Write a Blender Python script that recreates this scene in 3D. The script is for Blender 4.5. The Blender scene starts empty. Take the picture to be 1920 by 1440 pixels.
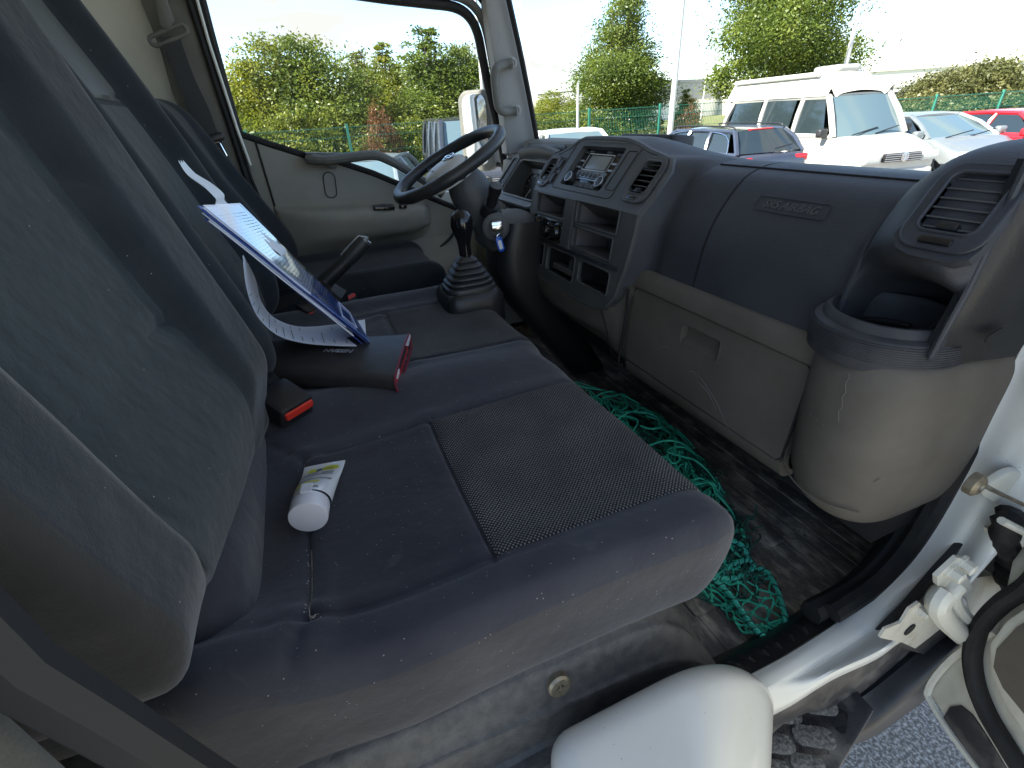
import bpy, math, random
import numpy as np
from mathutils import Vector, Matrix
from mathutils.noise import noise as pnoise
rnd = random.Random(7)
S = bpy.context.scene
COL = S.collection
R = math.radians

# ------------------------------------------------------------------ camera
FPX, CX, CY = 890., 960., 720.            # focal length and centre in photo pixels (1920 wide)
PITCH, ROLL, YAW = R(29.6), R(3.72), R(20.8)
EYE = np.array([0., 0., 2.])
_fw = np.array([math.sin(YAW)*math.cos(PITCH), math.cos(YAW)*math.cos(PITCH), -math.sin(PITCH)])
_r0 = np.array([math.cos(YAW), -math.sin(YAW), 0.])
_u0 = np.cross(_r0, _fw)
_ri = _r0*math.cos(ROLL)-_u0*math.sin(ROLL)
_up = _r0*math.sin(ROLL)+_u0*math.cos(ROLL)
cam_d = bpy.data.cameras.new('camera'); cam = bpy.data.objects.new('camera', cam_d); COL.objects.link(cam)
cam.matrix_world = Matrix(((_ri[0], _up[0], -_fw[0], EYE[0]), (_ri[1], _up[1], -_fw[1], EYE[1]), (_ri[2], _up[2], -_fw[2], EYE[2]), (0, 0, 0, 1)))
cam_d.sensor_width = 36; cam_d.lens = 36*FPX/1920; cam_d.clip_start = .02; cam_d.clip_end = 3000
S.camera = cam
S.render.resolution_x, S.render.resolution_y = 1024, 768

# ------------------------------------------------------------------ sky, sun, exposure
SUN_EL, SUN_AZ = R(42), R(180)            # azimuth of the sun measured from +X towards +Y
sv = Vector((math.cos(SUN_EL)*math.cos(SUN_AZ), math.cos(SUN_EL)*math.sin(SUN_AZ), math.sin(SUN_EL)))
W = bpy.data.worlds.new('World'); S.world = W; W.use_nodes = True
wn, wl = W.node_tree.nodes, W.node_tree.links
wn.clear()
sky = wn.new('ShaderNodeTexSky'); sky.sky_type = 'NISHITA'; sky.sun_disc = False
sky.sun_elevation = SUN_EL; sky.sun_rotation = R(90)-SUN_AZ
sky.air_density = 1.0; sky.dust_density = .4
bg = wn.new('ShaderNodeBackground'); bg.inputs[1].default_value = .15
tc = wn.new('ShaderNodeTexCoord'); mp = wn.new('ShaderNodeMapping'); mp.inputs['Scale'].default_value = (1.4, 1.4, 4.2)
cn = wn.new('ShaderNodeTexNoise'); cn.inputs['Scale'].default_value = 2.1; cn.inputs['Detail'].default_value = 7; cn.inputs['Roughness'].default_value = .55
cr = wn.new('ShaderNodeValToRGB'); cr.color_ramp.elements[0].position = .48; cr.color_ramp.elements[1].position = .60
mxw = wn.new('ShaderNodeMix'); mxw.data_type = 'RGBA'
mxw.inputs[7].default_value = (1.95, 1.94, 1.88, 1)
wl.new(tc.outputs['Generated'], mp.inputs[0]); wl.new(mp.outputs[0], cn.inputs['Vector']); wl.new(cn.outputs['Fac'], cr.inputs[0])
wl.new(cr.outputs[0], mxw.inputs[0]); tn = wn.new('ShaderNodeMix'); tn.data_type = 'RGBA'; tn.blend_type = 'MULTIPLY'; tn.inputs[0].default_value = 1; tn.inputs[7].default_value = (.64, .70, .76, 1); wl.new(sky.outputs[0], tn.inputs[6]); wl.new(tn.outputs[2], mxw.inputs[6]); wl.new(mxw.outputs[2], bg.inputs[0])
wo = wn.new('ShaderNodeOutputWorld'); wl.new(bg.outputs[0], wo.inputs[0])
sl = bpy.data.lights.new('sun', 'SUN'); sl.energy = 5.0; sl.angle = R(.5); sl.color = (1, .95, .85)
so = bpy.data.objects.new('sun', sl); COL.objects.link(so); so.rotation_euler = sv.to_track_quat('Z', 'Y').to_euler()
S.view_settings.view_transform = 'Standard'; S.view_settings.look = 'None'; S.view_settings.gamma = 1
S.view_settings.exposure = 1.78
S.render.engine = 'CYCLES'
try:
    S.cycles.max_bounces = 8; S.cycles.diffuse_bounces = 5; S.cycles.transparent_max_bounces = 16
except Exception: pass

# ------------------------------------------------------------------ geometry helpers
def ray(px, py): return _fw+_ri*(px-CX)/FPX-_up*(py-CY)/FPX
def at(px, py, x=None, y=None, z=None):
    """world point seen at photo pixel (px,py) at the real depth given by one coordinate"""
    d = ray(px, py)
    t = (x-EYE[0])/d[0] if x is not None else (y-EYE[1])/d[1] if y is not None else (z-EYE[2])/d[2]
    return EYE+d*t
class Fr:
    def __init__(s, O, U, V):
        s.O = np.array(O, float); s.U = np.array(U, float); s.U /= np.linalg.norm(s.U)
        s.V = np.array(V, float); s.V -= s.U*s.U.dot(s.V); s.V /= np.linalg.norm(s.V); s.N = np.cross(s.U, s.V)
    def p(s, u, v, w=0.): return s.O+s.U*u+s.V*v+s.N*w
    def uv(s, px, py, w=0.):
        d = ray(px, py); t = (s.O+s.N*w-EYE).dot(s.N)/d.dot(s.N); q = EYE+d*t-s.O
        return float(q.dot(s.U)), float(q.dot(s.V))
def sst(a, b, x): t = np.clip((x-a)/(b-a), 0, 1); return t*t*(3-2*t)
def crom(P_, n=6, closed=False):
    P_ = [np.array(p, float) for p in P_]; m = len(P_); out = []
    rng = range(m if closed else m-1)
    for i in rng:
        g = lambda k: P_[k % m] if closed else P_[min(max(k, 0), m-1)]
        a, b, c, d = g(i-1), g(i), g(i+1), g(i+2)
        for k in range(n):
            t = k/n
            out.append(.5*((2*b)+(c-a)*t+(2*a-5*b+4*c-d)*t*t+(3*b-a-3*c+d)*t**3))
    if not closed: out.append(P_[-1])
    return out
class MB:
    """collects shapes for ONE mesh object"""
    def __init__(s): s.v = []; s.f = []; s.n = 0
    def add(s, V, F):
        V = [tuple(map(float, p)) for p in V]
        s.v += V; s.f += [tuple(i+s.n for i in f) for f in F]; s.n += len(V); return s
    def box(s, lo, hi, b=0.):
        if b: return s.plate(Fr(((lo[0]+hi[0])/2, (lo[1]+hi[1])/2, lo[2]), (1, 0, 0), (0, 1, 0)), [(-(hi[0]-lo[0])/2, -(hi[1]-lo[1])/2), ((hi[0]-lo[0])/2, -(hi[1]-lo[1])/2), ((hi[0]-lo[0])/2, (hi[1]-lo[1])/2), (-(hi[0]-lo[0])/2, (hi[1]-lo[1])/2)], 0, hi[2]-lo[2], b)
        (a, c, e), (d, g, h) = lo, hi
        V = [(a, c, e), (d, c, e), (d, g, e), (a, g, e), (a, c, h), (d, c, h), (d, g, h), (a, g, h)]
        return s.add(V, [(0, 3, 2, 1), (4, 5, 6, 7), (0, 1, 5, 4), (1, 2, 6, 5), (2, 3, 7, 6), (3, 0, 4, 7)])
    def fbox(s, fr, u0, u1, v0, v1, w0, w1):
        V = [fr.p(u, v, w) for w in (w0, w1) for u, v in ((u0, v0), (u1, v0), (u1, v1), (u0, v1))]
        return s.add(V, [(0, 3, 2, 1), (4, 5, 6, 7), (0, 1, 5, 4), (1, 2, 6, 5), (2, 3, 7, 6), (3, 0, 4, 7)])
    def plate(s, fr, pts, w0, w1, b=.0):
        """polygon pts (u,v, counter-clockwise) extruded w0->w1 with a small bevel at w1"""
        A = np.array(pts, float); n = len(A)
        e = np.roll(A, -1, 0)-A; e /= np.maximum(np.linalg.norm(e, axis=1, keepdims=True), 1e-9)
        nr = np.stack([-e[:, 1], e[:, 0]], 1); m = nr+np.roll(nr, 1, 0); m /= np.maximum(np.linalg.norm(m, axis=1, keepdims=True), 1e-9)
        rings = [(A, w0)]
        if b: rings += [(A, w1-b), (A+m*b*.3, w1-b*.3), (A+m*b, w1)]
        else: rings += [(A, w1)]
        V = [fr.p(u, v, w) for (Q, w) in rings for u, v in Q]; F = [tuple(range(n-1, -1, -1)), tuple(range((len(rings)-1)*n, len(rings)*n))]
        for r in range(len(rings)-1):
            for i in range(n):
                j = (i+1) % n; F.append((r*n+i, r*n+j, (r+1)*n+j, (r+1)*n+i))
        return s.add(V, F)
    def tube(s, pts, r, k=8, closed=False, cap=True, flat=1., upv=None):
        pts = [np.array(p, float) for p in pts]; n = len(pts)
        rr = r if hasattr(r, '__len__') else [r]*n
        V = []; F = []; ref = None
        for i, p in enumerate(pts):
            a = pts[(i-1) % n] if (closed or i) else p; b = pts[(i+1) % n] if (closed or i < n-1) else p
            t = b-a; t /= max(np.linalg.norm(t), 1e-9)
            if upv is not None: ref = np.array(upv, float)
            if ref is None: ref = np.array([0, 0, 1.]) if abs(t[2]) < .9 else np.array([1., 0, 0])
            x = ref-t*ref.dot(t); x /= max(np.linalg.norm(x), 1e-9)
            if upv is None: ref = x
            y = np.cross(t, x)
            for q in range(k):
                c = 2*math.pi*(q+.5)/k; V.append(p+x*math.cos(c)*rr[i]*flat+y*math.sin(c)*rr[i])
        m = n if closed else n-1
        for i in range(m):
            for q in range(k):
                a = i*k; b = ((i+1) % n)*k; F.append((a+q, a+(q+1) % k, b+(q+1) % k, b+q))
        if cap and not closed: F += [tuple(range(k-1, -1, -1)), tuple(range((n-1)*k, n*k))]
        return s.add(V, F)
    def lathe(s, fr, prof, k=32, cap=True):
        """prof: (radius, height along fr.N)"""
        V = [fr.p(r*math.cos(2*math.pi*q/k), r*math.sin(2*math.pi*q/k), h) for r, h in prof for q in range(k)]; F = []
        for i in range(len(prof)-1):
            for q in range(k): F.append((i*k+q, i*k+(q+1) % k, (i+1)*k+(q+1) % k, (i+1)*k+q))
        if cap: F += [tuple(range(k-1, -1, -1)), tuple(range((len(prof)-1)*k, len(prof)*k))]
        return s.add(V, F)
    def grid(s, G, flip=False, wrap=False):
        nu, nv = len(G), len(G[0]); V = [p for r in G for p in r]; F = []
        for i in range(nu-1 if not wrap else nu):
            for j in range(nv-1):
                a, b, c, d = i*nv+j, i*nv+j+1, ((i+1) % nu)*nv+j+1, ((i+1) % nu)*nv+j
                F.append((a, d, c, b) if flip else (a, b, c, d))
        return s.add(V, F)
    def slab(s, G, off):
        """grid surface given real thickness along vector off"""
        off = np.array(off, float); nu, nv = len(G), len(G[0]); s.grid(G)
        B = [[np.array(p)+off for p in r] for r in G]; s.grid(B, flip=True)
        ring = [(0, j) for j in range(nv)]+[(i, nv-1) for i in range(1, nu)]+[(nu-1, j) for j in range(nv-2, -1, -1)]+[(i, 0) for i in range(nu-2, 0, -1)]
        ring.append(ring[0])
        return s.grid([[G[i][j] for i, j in ring], [B[i][j] for i, j in ring]], flip=True)
    def loft(s, secs, n=6, m=6, flip=False, slab=None):
        """secs: list of point lists (same length); smooth in both directions"""
        A = [crom(q, m) for q in secs]; k = len(A[0])
        cols = [crom([a[j] for a in A], n) for j in range(k)]
        G = [[cols[j][i] for j in range(k)] for i in range(len(cols[0]))]
        return s.slab(G, slab) if slab is not None else s.grid(G, flip)
    def rbox(s, lo, hi, r, step, fn=None):
        lo, hi = np.array(lo, float), np.array(hi, float); n = np.maximum(((hi-lo)/step).astype(int), 2)
        idx = {}; V = []; F = []
        def vid(t):
            if t not in idx: idx[t] = len(V); V.append(t)
            return idx[t]
        for ax in range(3):
            a, b = [q for q in range(3) if q != ax]
            for side in (0, n[ax]):
                for i in range(n[a]):
                    for j in range(n[b]):
                        q = []
                        for di, dj in ((0, 0), (1, 0), (1, 1), (0, 1)):
                            t = [0, 0, 0]; t[ax] = int(side); t[a] = i+di; t[b] = j+dj; q.append(vid(tuple(t)))
                        if (side == 0) != (ax == 1): q = q[::-1]
                        F.append(tuple(q))
        P_ = lo+(hi-lo)*np.array(V, float)/n
        P_ = rmap(P_, lo, hi, r)
        if fn is not None: P_ = fn(P_)
        return s.add(P_, F)
    def build(s, name, mat=None, parent=None, smooth=True, angle=35, label=None):
        me = bpy.data.meshes.new(name); me.from_pydata(s.v, [], s.f); me.update()
        o = bpy.data.objects.new(name, me); COL.objects.link(o)
        if mat: me.materials.append(mat)
        if smooth:
            me.shade_smooth()
            try: me.set_sharp_from_angle(angle=R(angle))
            except Exception: pass
        if parent:
            o.parent = parent; o.matrix_parent_inverse = Matrix.Translation(WORLD(parent)).inverted()
        if label: o['label'] = label
        return o
def WORLD(o):
    p = Vector((0, 0, 0))
    if o.type == 'EMPTY': return o.location.copy()
    return p
def rmap(P_, lo, hi, r):
    r = np.array(r, float)*np.ones(3); lo, hi = np.array(lo, float), np.array(hi, float)
    c = np.clip(P_, lo+r, hi-r); d = (P_-c)/r; L = np.linalg.norm(d, axis=1, keepdims=True); L[L < 1e-6] = 1
    d2 = d/L
    # keep flat faces flat, round edges
    M = np.abs(d).max(axis=1, keepdims=True)
    return c+d2*r*np.where(M > 0, M, 1)
def tag(o, label=None, cat=None, group=None, kind=None):
    if label: o['label'] = label
    if cat: o['category'] = cat
    if group: o['group'] = group
    if kind: o['kind'] = kind
    return o
def thing(name, loc, label, cat, group=None):
    o = bpy.data.objects.new(name, None); COL.objects.link(o); o.location = Vector([float(q) for q in loc]); o.empty_display_size = .1
    return tag(o, label, cat, group)
def rrect(u0, v0, u1, v1, r, n=4):
    o = []
    for cx, cy, a in ((u1-r, v0+r, -90), (u1-r, v1-r, 0), (u0+r, v1-r, 90), (u0+r, v0+r, 180)):
        for k in range(n+1):
            t = R(a+90*k/n); o.append((cx+r*math.cos(t), cy+r*math.sin(t)))
    return o
def text_mesh(body, fr, size, depth=.0006, w=0., flipu=1, shear=0., align='CENTER', bold=0.):
    cu = bpy.data.curves.new('t', 'FONT'); cu.body = body; cu.size = size; cu.align_x = align; cu.align_y = 'CENTER'; cu.extrude = depth; cu.shear = shear; cu.offset = bold; cu.resolution_u = 3
    ob = bpy.data.objects.new('t', cu); COL.objects.link(ob)
    dg = bpy.context.evaluated_depsgraph_get(); dg.update(); me = bpy.data.meshes.new_from_object(ob.evaluated_get(dg))
    V = [fr.p(v.co.x, v.co.y, v.co.z+w) for v in me.vertices]; F = [tuple(p.vertices) for p in me.polygons]
    bpy.data.objects.remove(ob); bpy.data.curves.remove(cu); bpy.data.meshes.remove(me)
    return V, F

# ------------------------------------------------------------------ materials
BOOST = {'navy_seat_fabric': 1.45, 'teal_grey_seat_fabric': 1.35, 'charcoal_seat_fabric': 1.35, 'taupe_plastic': 1.3, 'charcoal_dash_skin': 1.3, 'dark_grey_console_plastic': 1.2, 'grey_vinyl': 1.9,
         'grey_taupe_door_trim': 1.6, 'pale_olive_rear_wall': 1.3, 'speckled_grey_seat_base_plastic': 1.2, 'matt_black_ring': 2.2, 'dusty_black_step_plastic': 1.6, 'muddy_black_rubber_mat': 2.1, 'black_leatherette': 1.2}
def mat(name, col, rough=.6, col2=None, nscale=8., bump=0., bscale=200., metal=0., spec=.5, coat=0., sheen=0., specks=0., coord='Object', nlo=.35, nhi=.65, det=5., streak=None, bump2=0., b2scale=20., rvar=.0):
    kb = BOOST.get(name, 1.)
    col = tuple(q*kb for q in col); col2 = tuple(q*kb for q in col2) if col2 is not None else None
    m = bpy.data.materials.new(name); m.use_nodes = True; N, L = m.node_tree.nodes, m.node_tree.links
    b = N['Principled BSDF']; b.inputs['Roughness'].default_value = rough; b.inputs['Metallic'].default_value = metal
    b.inputs['Specular IOR Level'].default_value = spec; b.inputs['Coat Weight'].default_value = coat
    b.inputs['Sheen Weight'].default_value = sheen
    t = N.new('ShaderNodeTexCoord'); cur = None
    col = tuple(col)+(1,)
    b.inputs['Base Color'].default_value = col
    if col2 is not None:
        n = N.new('ShaderNodeTexNoise'); n.inputs['Scale'].default_value = nscale; n.inputs['Detail'].default_value = det; n.inputs['Roughness'].default_value = .6
        src = t.outputs[coord]
        if streak:
            mpn = N.new('ShaderNodeMapping'); mpn.inputs['Scale'].default_value = streak; L.new(src, mpn.inputs[0]); src = mpn.outputs[0]
        L.new(src, n.inputs['Vector'])
        r_ = N.new('ShaderNodeMapRange'); r_.inputs[1].default_value = nlo; r_.inputs[2].default_value = nhi; L.new(n.outputs['Fac'], r_.inputs[0])
        x = N.new('ShaderNodeMix'); x.data_type = 'RGBA'; x.inputs[6].default_value = col; x.inputs[7].default_value = tuple(col2)+(1,)
        L.new(r_.outputs[0], x.inputs[0]); cur = x.outputs[2]
        if rvar:
            rr = N.new('ShaderNodeMapRange'); rr.inputs[3].default_value = rough; rr.inputs[4].default_value = rough+rvar; L.new(r_.outputs[0], rr.inputs[0]); L.new(rr.outputs[0], b.inputs['Roughness'])
    if specks:
        v = N.new('ShaderNodeTexVoronoi'); v.inputs['Scale'].default_value = 170; L.new(t.outputs[coord], v.inputs['Vector'])
        c = N.new('ShaderNodeMath'); c.operation = 'LESS_THAN'; c.inputs[1].default_value = .13; L.new(v.outputs['Distance'], c.inputs[0])
        sp = N.new('ShaderNodeSeparateColor'); L.new(v.outputs['Color'], sp.inputs[0])
        g = N.new('ShaderNodeMath'); g.operation = 'LESS_THAN'; g.inputs[1].default_value = specks; L.new(sp.outputs[0], g.inputs[0])
        mu = N.new('ShaderNodeMath'); mu.operation = 'MULTIPLY'; L.new(c.outputs[0], mu.inputs[0]); L.new(g.outputs[0], mu.inputs[1])
        x = N.new('ShaderNodeMix'); x.data_type = 'RGBA'; x.inputs[6].default_value = col; x.inputs[7].default_value = (.35, .34, .31, 1)
        if cur: L.new(cur, x.inputs[6])
        L.new(mu.outputs[0], x.inputs[0]); cur = x.outputs[2]
    if cur: L.new(cur, b.inputs['Base Color'])
    prev = None
    for amt, sc in ((bump, bscale), (bump2, b2scale)):
        if not amt: continue
        n = N.new('ShaderNodeTexNoise'); n.inputs['Scale'].default_value = sc; n.inputs['Detail'].default_value = 4; L.new(t.outputs[coord], n.inputs['Vector'])
        bp = N.new('ShaderNodeBump'); bp.inputs['Strength'].default_value = amt; bp.inputs['Distance'].default_value = .6/sc; L.new(n.outputs['Fac'], bp.inputs['Height'])
        if prev: L.new(prev, bp.inputs['Normal'])
        prev = bp.outputs[0]
    if prev: L.new(prev, b.inputs['Normal'])
    m['cur'] = 1
    return m
def glassmat(name, tint=(.95, .98, .97), refl=.06, rough=.0):
    m = bpy.data.materials.new(name); m.use_nodes = True; N, L = m.node_tree.nodes, m.node_tree.links; N.clear()
    o = N.new('ShaderNodeOutputMaterial'); tr = N.new('ShaderNodeBsdfTransparent'); tr.inputs[0].default_value = tuple(tint)+(1,)
    g = N.new('ShaderNodeBsdfGlossy'); g.inputs['Roughness'].default_value = rough
    f = N.new('ShaderNodeFresnel'); f.inputs[0].default_value = 1.45; mu = N.new('ShaderNodeMath'); mu.operation = 'MULTIPLY'; mu.inputs[1].default_value = refl/.05
    L.new(f.outputs[0], mu.inputs[0]); mx = N.new('ShaderNodeMixShader'); L.new(mu.outputs[0], mx.inputs[0]); L.new(tr.outputs[0], mx.inputs[1]); L.new(g.outputs[0], mx.inputs[2]); L.new(mx.outputs[0], o.inputs[0])
    return m
M = {}
M['navy'] = mat('navy_seat_fabric', (.016, .017, .024), .95, (.026, .027, .034), 14, .5, 700, spec=.2, sheen=.25, specks=.0, bump2=.15, b2scale=30)
M['teal'] = mat('teal_grey_seat_fabric', (.019, .025, .027), .95, (.027, .034, .036), 22, .4, 600, spec=.2, sheen=.2, specks=.015, streak=(1, 3, 1), bump2=.15, b2scale=25)
M['charcoal'] = mat('charcoal_seat_fabric', (.013, .016, .019), .95, (.019, .023, .026), 12, .4, 700, spec=.2, sheen=.12, specks=.02)
M['sideskirt'] = mat('grey_seat_side_cloth', (.055, .052, .050), .9, (.075, .070, .066), 9, .3, 500, spec=.2, sheen=.2, specks=.05)
M['sidecloth'] = mat('olive_grey_backrest_side_cloth', (.034, .036, .031), .95, (.048, .049, .042), 7, .4, 500, spec=.2, sheen=.3)
M['vinyl'] = mat('grey_vinyl', (.065, .065, .058), .6, (.085, .083, .075), 8, .3, 300, spec=.35)
M['tan'] = mat('taupe_plastic', (.076, .067, .056), .75, (.112, .100, .085), 6, .25, 420, spec=.2, nlo=.3, nhi=.75, bump2=.05, b2scale=12)
M['tan_d'] = mat('grey_taupe_door_trim', (.155, .150, .130), .6, (.185, .178, .156), 5, .25, 380, spec=.35)
M['dash'] = mat('charcoal_dash_skin', (.026, .028, .034), .5, (.036, .038, .044), 9, .35, 360, spec=.45, bump2=.05, b2scale=15, rvar=.1)
M['dashgrey'] = mat('dark_grey_console_plastic', (.062, .063, .064), .5, (.076, .077, .077), 10, .2, 400, spec=.45)
M['black'] = mat('black_plastic', (.012, .012, .014), .4, (.018, .018, .020), 10, .15, 300, spec=.5)
M['deep'] = mat('black_cavity', (.008, .008, .009), .7)
M['gloss'] = mat('gloss_black_plastic', (.008, .008, .010), .12, spec=.6)
M['rubber'] = mat('black_rubber', (.012, .012, .013), .65, (.022, .021, .020), 20, .3, 200, spec=.3)
M['boot'] = mat('dull_black_rubber_boot', (.020, .021, .023), .42, (.034, .034, .034), 16, .1, 300, spec=.5)
M['silver'] = mat('silver_plastic', (.42, .43, .44), .35, metal=.6)
M['chrome'] = mat('chrome', (.75, .75, .75), .15, metal=1.)
M['lcd'] = mat('grey_lcd', (.30, .31, .31), .25)
M['red'] = mat('red_plastic', (.62, .035, .02), .4)
M['white'] = mat('white_body_paint', (.66, .67, .63), .3, (.73, .73, .69), 4, spec=.5, coat=.4, specks=.05)
M['whiteold'] = mat('dirty_cream_paint', (.58, .57, .50), .4, (.36, .32, .24), 9, .1, 60, spec=.4, nlo=.5, nhi=.8)
M['metal'] = mat('dull_bracket_metal', (.56, .54, .47), .45, (.38, .32, .23), 25, .1, 90, nlo=.5, nhi=.8)
M['screw'] = mat('brass_screw', (.30, .27, .20), .45, (.18, .15, .11), 90, metal=.6)
M['belt'] = mat('seat_belt_webbing', (.028, .029, .031), .8, (.034, .034, .036), 40, .3, 500, streak=(1, 1, 8))
M['wall'] = mat('pale_olive_rear_wall', (.43, .42, .33), .6, (.48, .46, .37), 3)
M['paper'] = mat('white_paper', (.74, .76, .80), .6)
M['paperb'] = mat('bluish_paper', (.50, .56, .72), .5)
M['blue'] = mat('blue_folder_plastic', (.03, .075, .32), .25)
M['ink'] = mat('grey_print_ink', (.12, .12, .14), .7)
M['leather'] = mat('black_leatherette', (.022, .021, .022), .42, (.034, .032, .032), 30, .2, 350, spec=.45)
M['maroon'] = mat('maroon_edge', (.16, .02, .035), .5)
M['redcard'] = mat('red_card', (.50, .02, .035), .5)
M['ring'] = mat('matt_black_ring', (.016, .016, .018), .6, (.024, .024, .026), 30, .2, 300, spec=.3)
M['tubew'] = mat('white_tube_plastic', (.72, .73, .74), .25, spec=.5, coat=.3)
M['tubecap'] = mat('white_tube_cap', (.62, .62, .66), .3)
M['yellow'] = mat('yellow_green_print', (.60, .62, .02), .4)
M['bluetag'] = mat('blue_key_tag', (.01, .10, .55), .3)
M['glass'] = glassmat('window_glass', (.96, .985, .975), .012)
M['tglass'] = glassmat('dark_tinted_glass', (.25, .28, .28), .12)
# ================================================================== OUTSIDE
M['asphalt'] = mat('grey_asphalt', (.13, .122, .11), .85, (.46, .44, .40), 95, 1., 70, spec=.25, nlo=.44, nhi=.66)
M['dry'] = mat('dry_grass_ground', (.13, .14, .04), .95, (.20, .19, .07), 1.5, .5, 20)
def leafmat(name, a, b, c):
    m = bpy.data.materials.new(name); m.use_nodes = True; N, L = m.node_tree.nodes, m.node_tree.links; N.clear()
    o = N.new('ShaderNodeOutputMaterial'); t = N.new('ShaderNodeTexCoord'); n = N.new('ShaderNodeTexNoise'); n.inputs['Scale'].default_value = 1.1; n.inputs['Detail'].default_value = 6; n.inputs['Roughness'].default_value = .75
    L.new(t.outputs['Object'], n.inputs['Vector']); r_ = N.new('ShaderNodeValToRGB'); e = r_.color_ramp.elements; e[0].position = .36; e[1].position = .64
    e[0].color = tuple(a)+(1,); e[1].color = tuple(c)+(1,); k = e.new(.5); k.color = tuple(b)+(1,)
    L.new(n.outputs['Fac'], r_.inputs[0]); d = N.new('ShaderNodeBsdfDiffuse'); tr = N.new('ShaderNodeBsdfTranslucent'); L.new(r_.outputs[0], d.inputs[0]); L.new(r_.outputs[0], tr.inputs[0])
    g = N.new('ShaderNodeBsdfGlossy'); g.inputs['Roughness'].default_value = .45; g.inputs[0].default_value = (.5, .5, .5, 1)
    x = N.new('ShaderNodeMixShader'); x.inputs[0].default_value = .45; L.new(d.outputs[0], x.inputs[1]); L.new(tr.outputs[0], x.inputs[2])
    y = N.new('ShaderNodeMixShader'); y.inputs[0].default_value = .05; L.new(x.outputs[0], y.inputs[1]); L.new(g.outputs[0], y.inputs[2]); L.new(y.outputs[0], o.inputs[0])
    return m
M['leafA'] = leafmat('yellow_green_leaves', (.10, .13, .016), (.19, .22, .026), (.32, .31, .045))
M['leafB'] = leafmat('mid_green_leaves', (.07, .11, .020), (.13, .18, .028), (.22, .26, .04))
M['leafC'] = leafmat('olive_leaves', (.11, .12, .04), (.18, .18, .06), (.29, .27, .11))
M['leafR'] = leafmat('red_brown_leaves', (.16, .07, .03), (.22, .10, .04), (.17, .13, .04))
M['bark'] = mat('grey_brown_bark', (.09, .075, .055), .9, (.14, .12, .095), 12, .6, 30)
M['fence'] = mat('green_fence_wire', (.025, .16, .11), .45)
M['lamp'] = mat('pale_galvanised_pole', (.55, .55, .50), .5, (.62, .61, .56), 6)
M['bgrey'] = mat('grey_cladding', (.26, .27, .28), .6, (.30, .31, .32), 4)
M['bwhite'] = mat('white_cladding', (.75, .74, .70), .6)
M['cglass'] = mat('dark_car_glass', (.02, .03, .035), .05, spec=.8)
M['cglassb'] = mat('bluish_windscreen_glass', (.10, .15, .17), .06, spec=.8)
M['tyre'] = mat('black_tyre', (.015, .015, .015), .8)
M['rim'] = mat('grey_wheel_rim', (.35, .35, .36), .35, metal=.7)
M['lens'] = mat('clear_headlamp', (.55, .56, .52), .12, spec=.7, coat=.5)
M['tail'] = mat('red_tail_lamp', (.55, .01, .02), .15, spec=.7)

# ground sheet reaching the horizon
mb = MB(); mb.add([(-600, -600, 0), (900, -600, 0), (900, 900, 0), (-600, 900, 0)], [(0, 1, 2, 3)])
tag(mb.build('ground', M['asphalt']), 'grey coarse asphalt of the yard', kind='structure')
mb = MB(); mb.add([(-60, 14.8, .004), (9, 14.8, .004), (22, 12.2, .004), (60, 4, .004), (200, 120, .004), (-60, 160, .004)], [(0, 1, 2, 3, 4, 5)])
tag(mb.build('verge', M['dry']), 'dry grassy verge behind the parked cars', kind='structure')
g_rng = np.random.RandomState(3)
mb = MB(); V = []; F = []
for k in range(9000):
    x = g_rng.uniform(-6, 9); y = 14.8+abs(g_rng.normal(0, 1.4)); h = g_rng.uniform(.2, .75); a = g_rng.uniform(0, 6.28); w = .012
    l = g_rng.normal(0, .14, 2); n = len(V)
    V += [(x-w*math.cos(a), y-w*math.sin(a), 0), (x+w*math.cos(a), y+w*math.sin(a), 0), (x+l[0], y+l[1], h)]; F.append((n, n+1, n+2))
mb.add(V, F); M['grassb'] = leafmat('dry_yellow_grass', (.16, .16, .03), (.24, .22, .05), (.30, .26, .09))
tag(mb.build('grass', M['grassb'], smooth=False), 'tall dry yellow grass at the foot of the fence', 'grass', kind='stuff')

# ---- trees
def crown_mesh(seed, n, leaf, lobes, dens=2.2):
    """lobes: (cx,cy,cz,rx,ry,rz); leaves grouped in clumps near the lobes' outsides"""
    g = np.random.RandomState(seed); L = np.array(lobes); vol = (L[:, 3]*L[:, 4]*L[:, 5])**.67; pr = vol/vol.sum()
    nc = n//45; li = g.choice(len(L), nc, p=pr); d = g.normal(size=(nc, 3)); d /= np.linalg.norm(d, axis=1, keepdims=True)
    rad = g.uniform(.35, 1.08, (nc, 1))**.6
    cc = L[li, :3]+d*rad*L[li, 3:6]; cs = g.uniform(.12, .30, nc)*L[li, 3:6].mean(1)
    ci = g.randint(0, nc, n); p = cc[ci]+g.normal(size=(n, 3))*cs[ci, None]*np.array([1, 1, .62])
    a = g.normal(size=(n, 3)); a /= np.linalg.norm(a, axis=1, keepdims=True); b = np.cross(a, g.normal(size=(n, 3))); b /= np.linalg.norm(b, axis=1, keepdims=True)
    s = leaf*g.uniform(.6, 1.3, (n, 1)); V = np.stack([p-a*s, p-b*s*.55+a*s*.1, p+a*s, p+b*s*.55+a*s*.1], 1).reshape(-1, 3)
    me = bpy.data.meshes.new('crown'); F = np.arange(4*n).reshape(-1, 4)
    me.from_pydata(V.tolist(), [], F.tolist()); me.update(); return me
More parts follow.
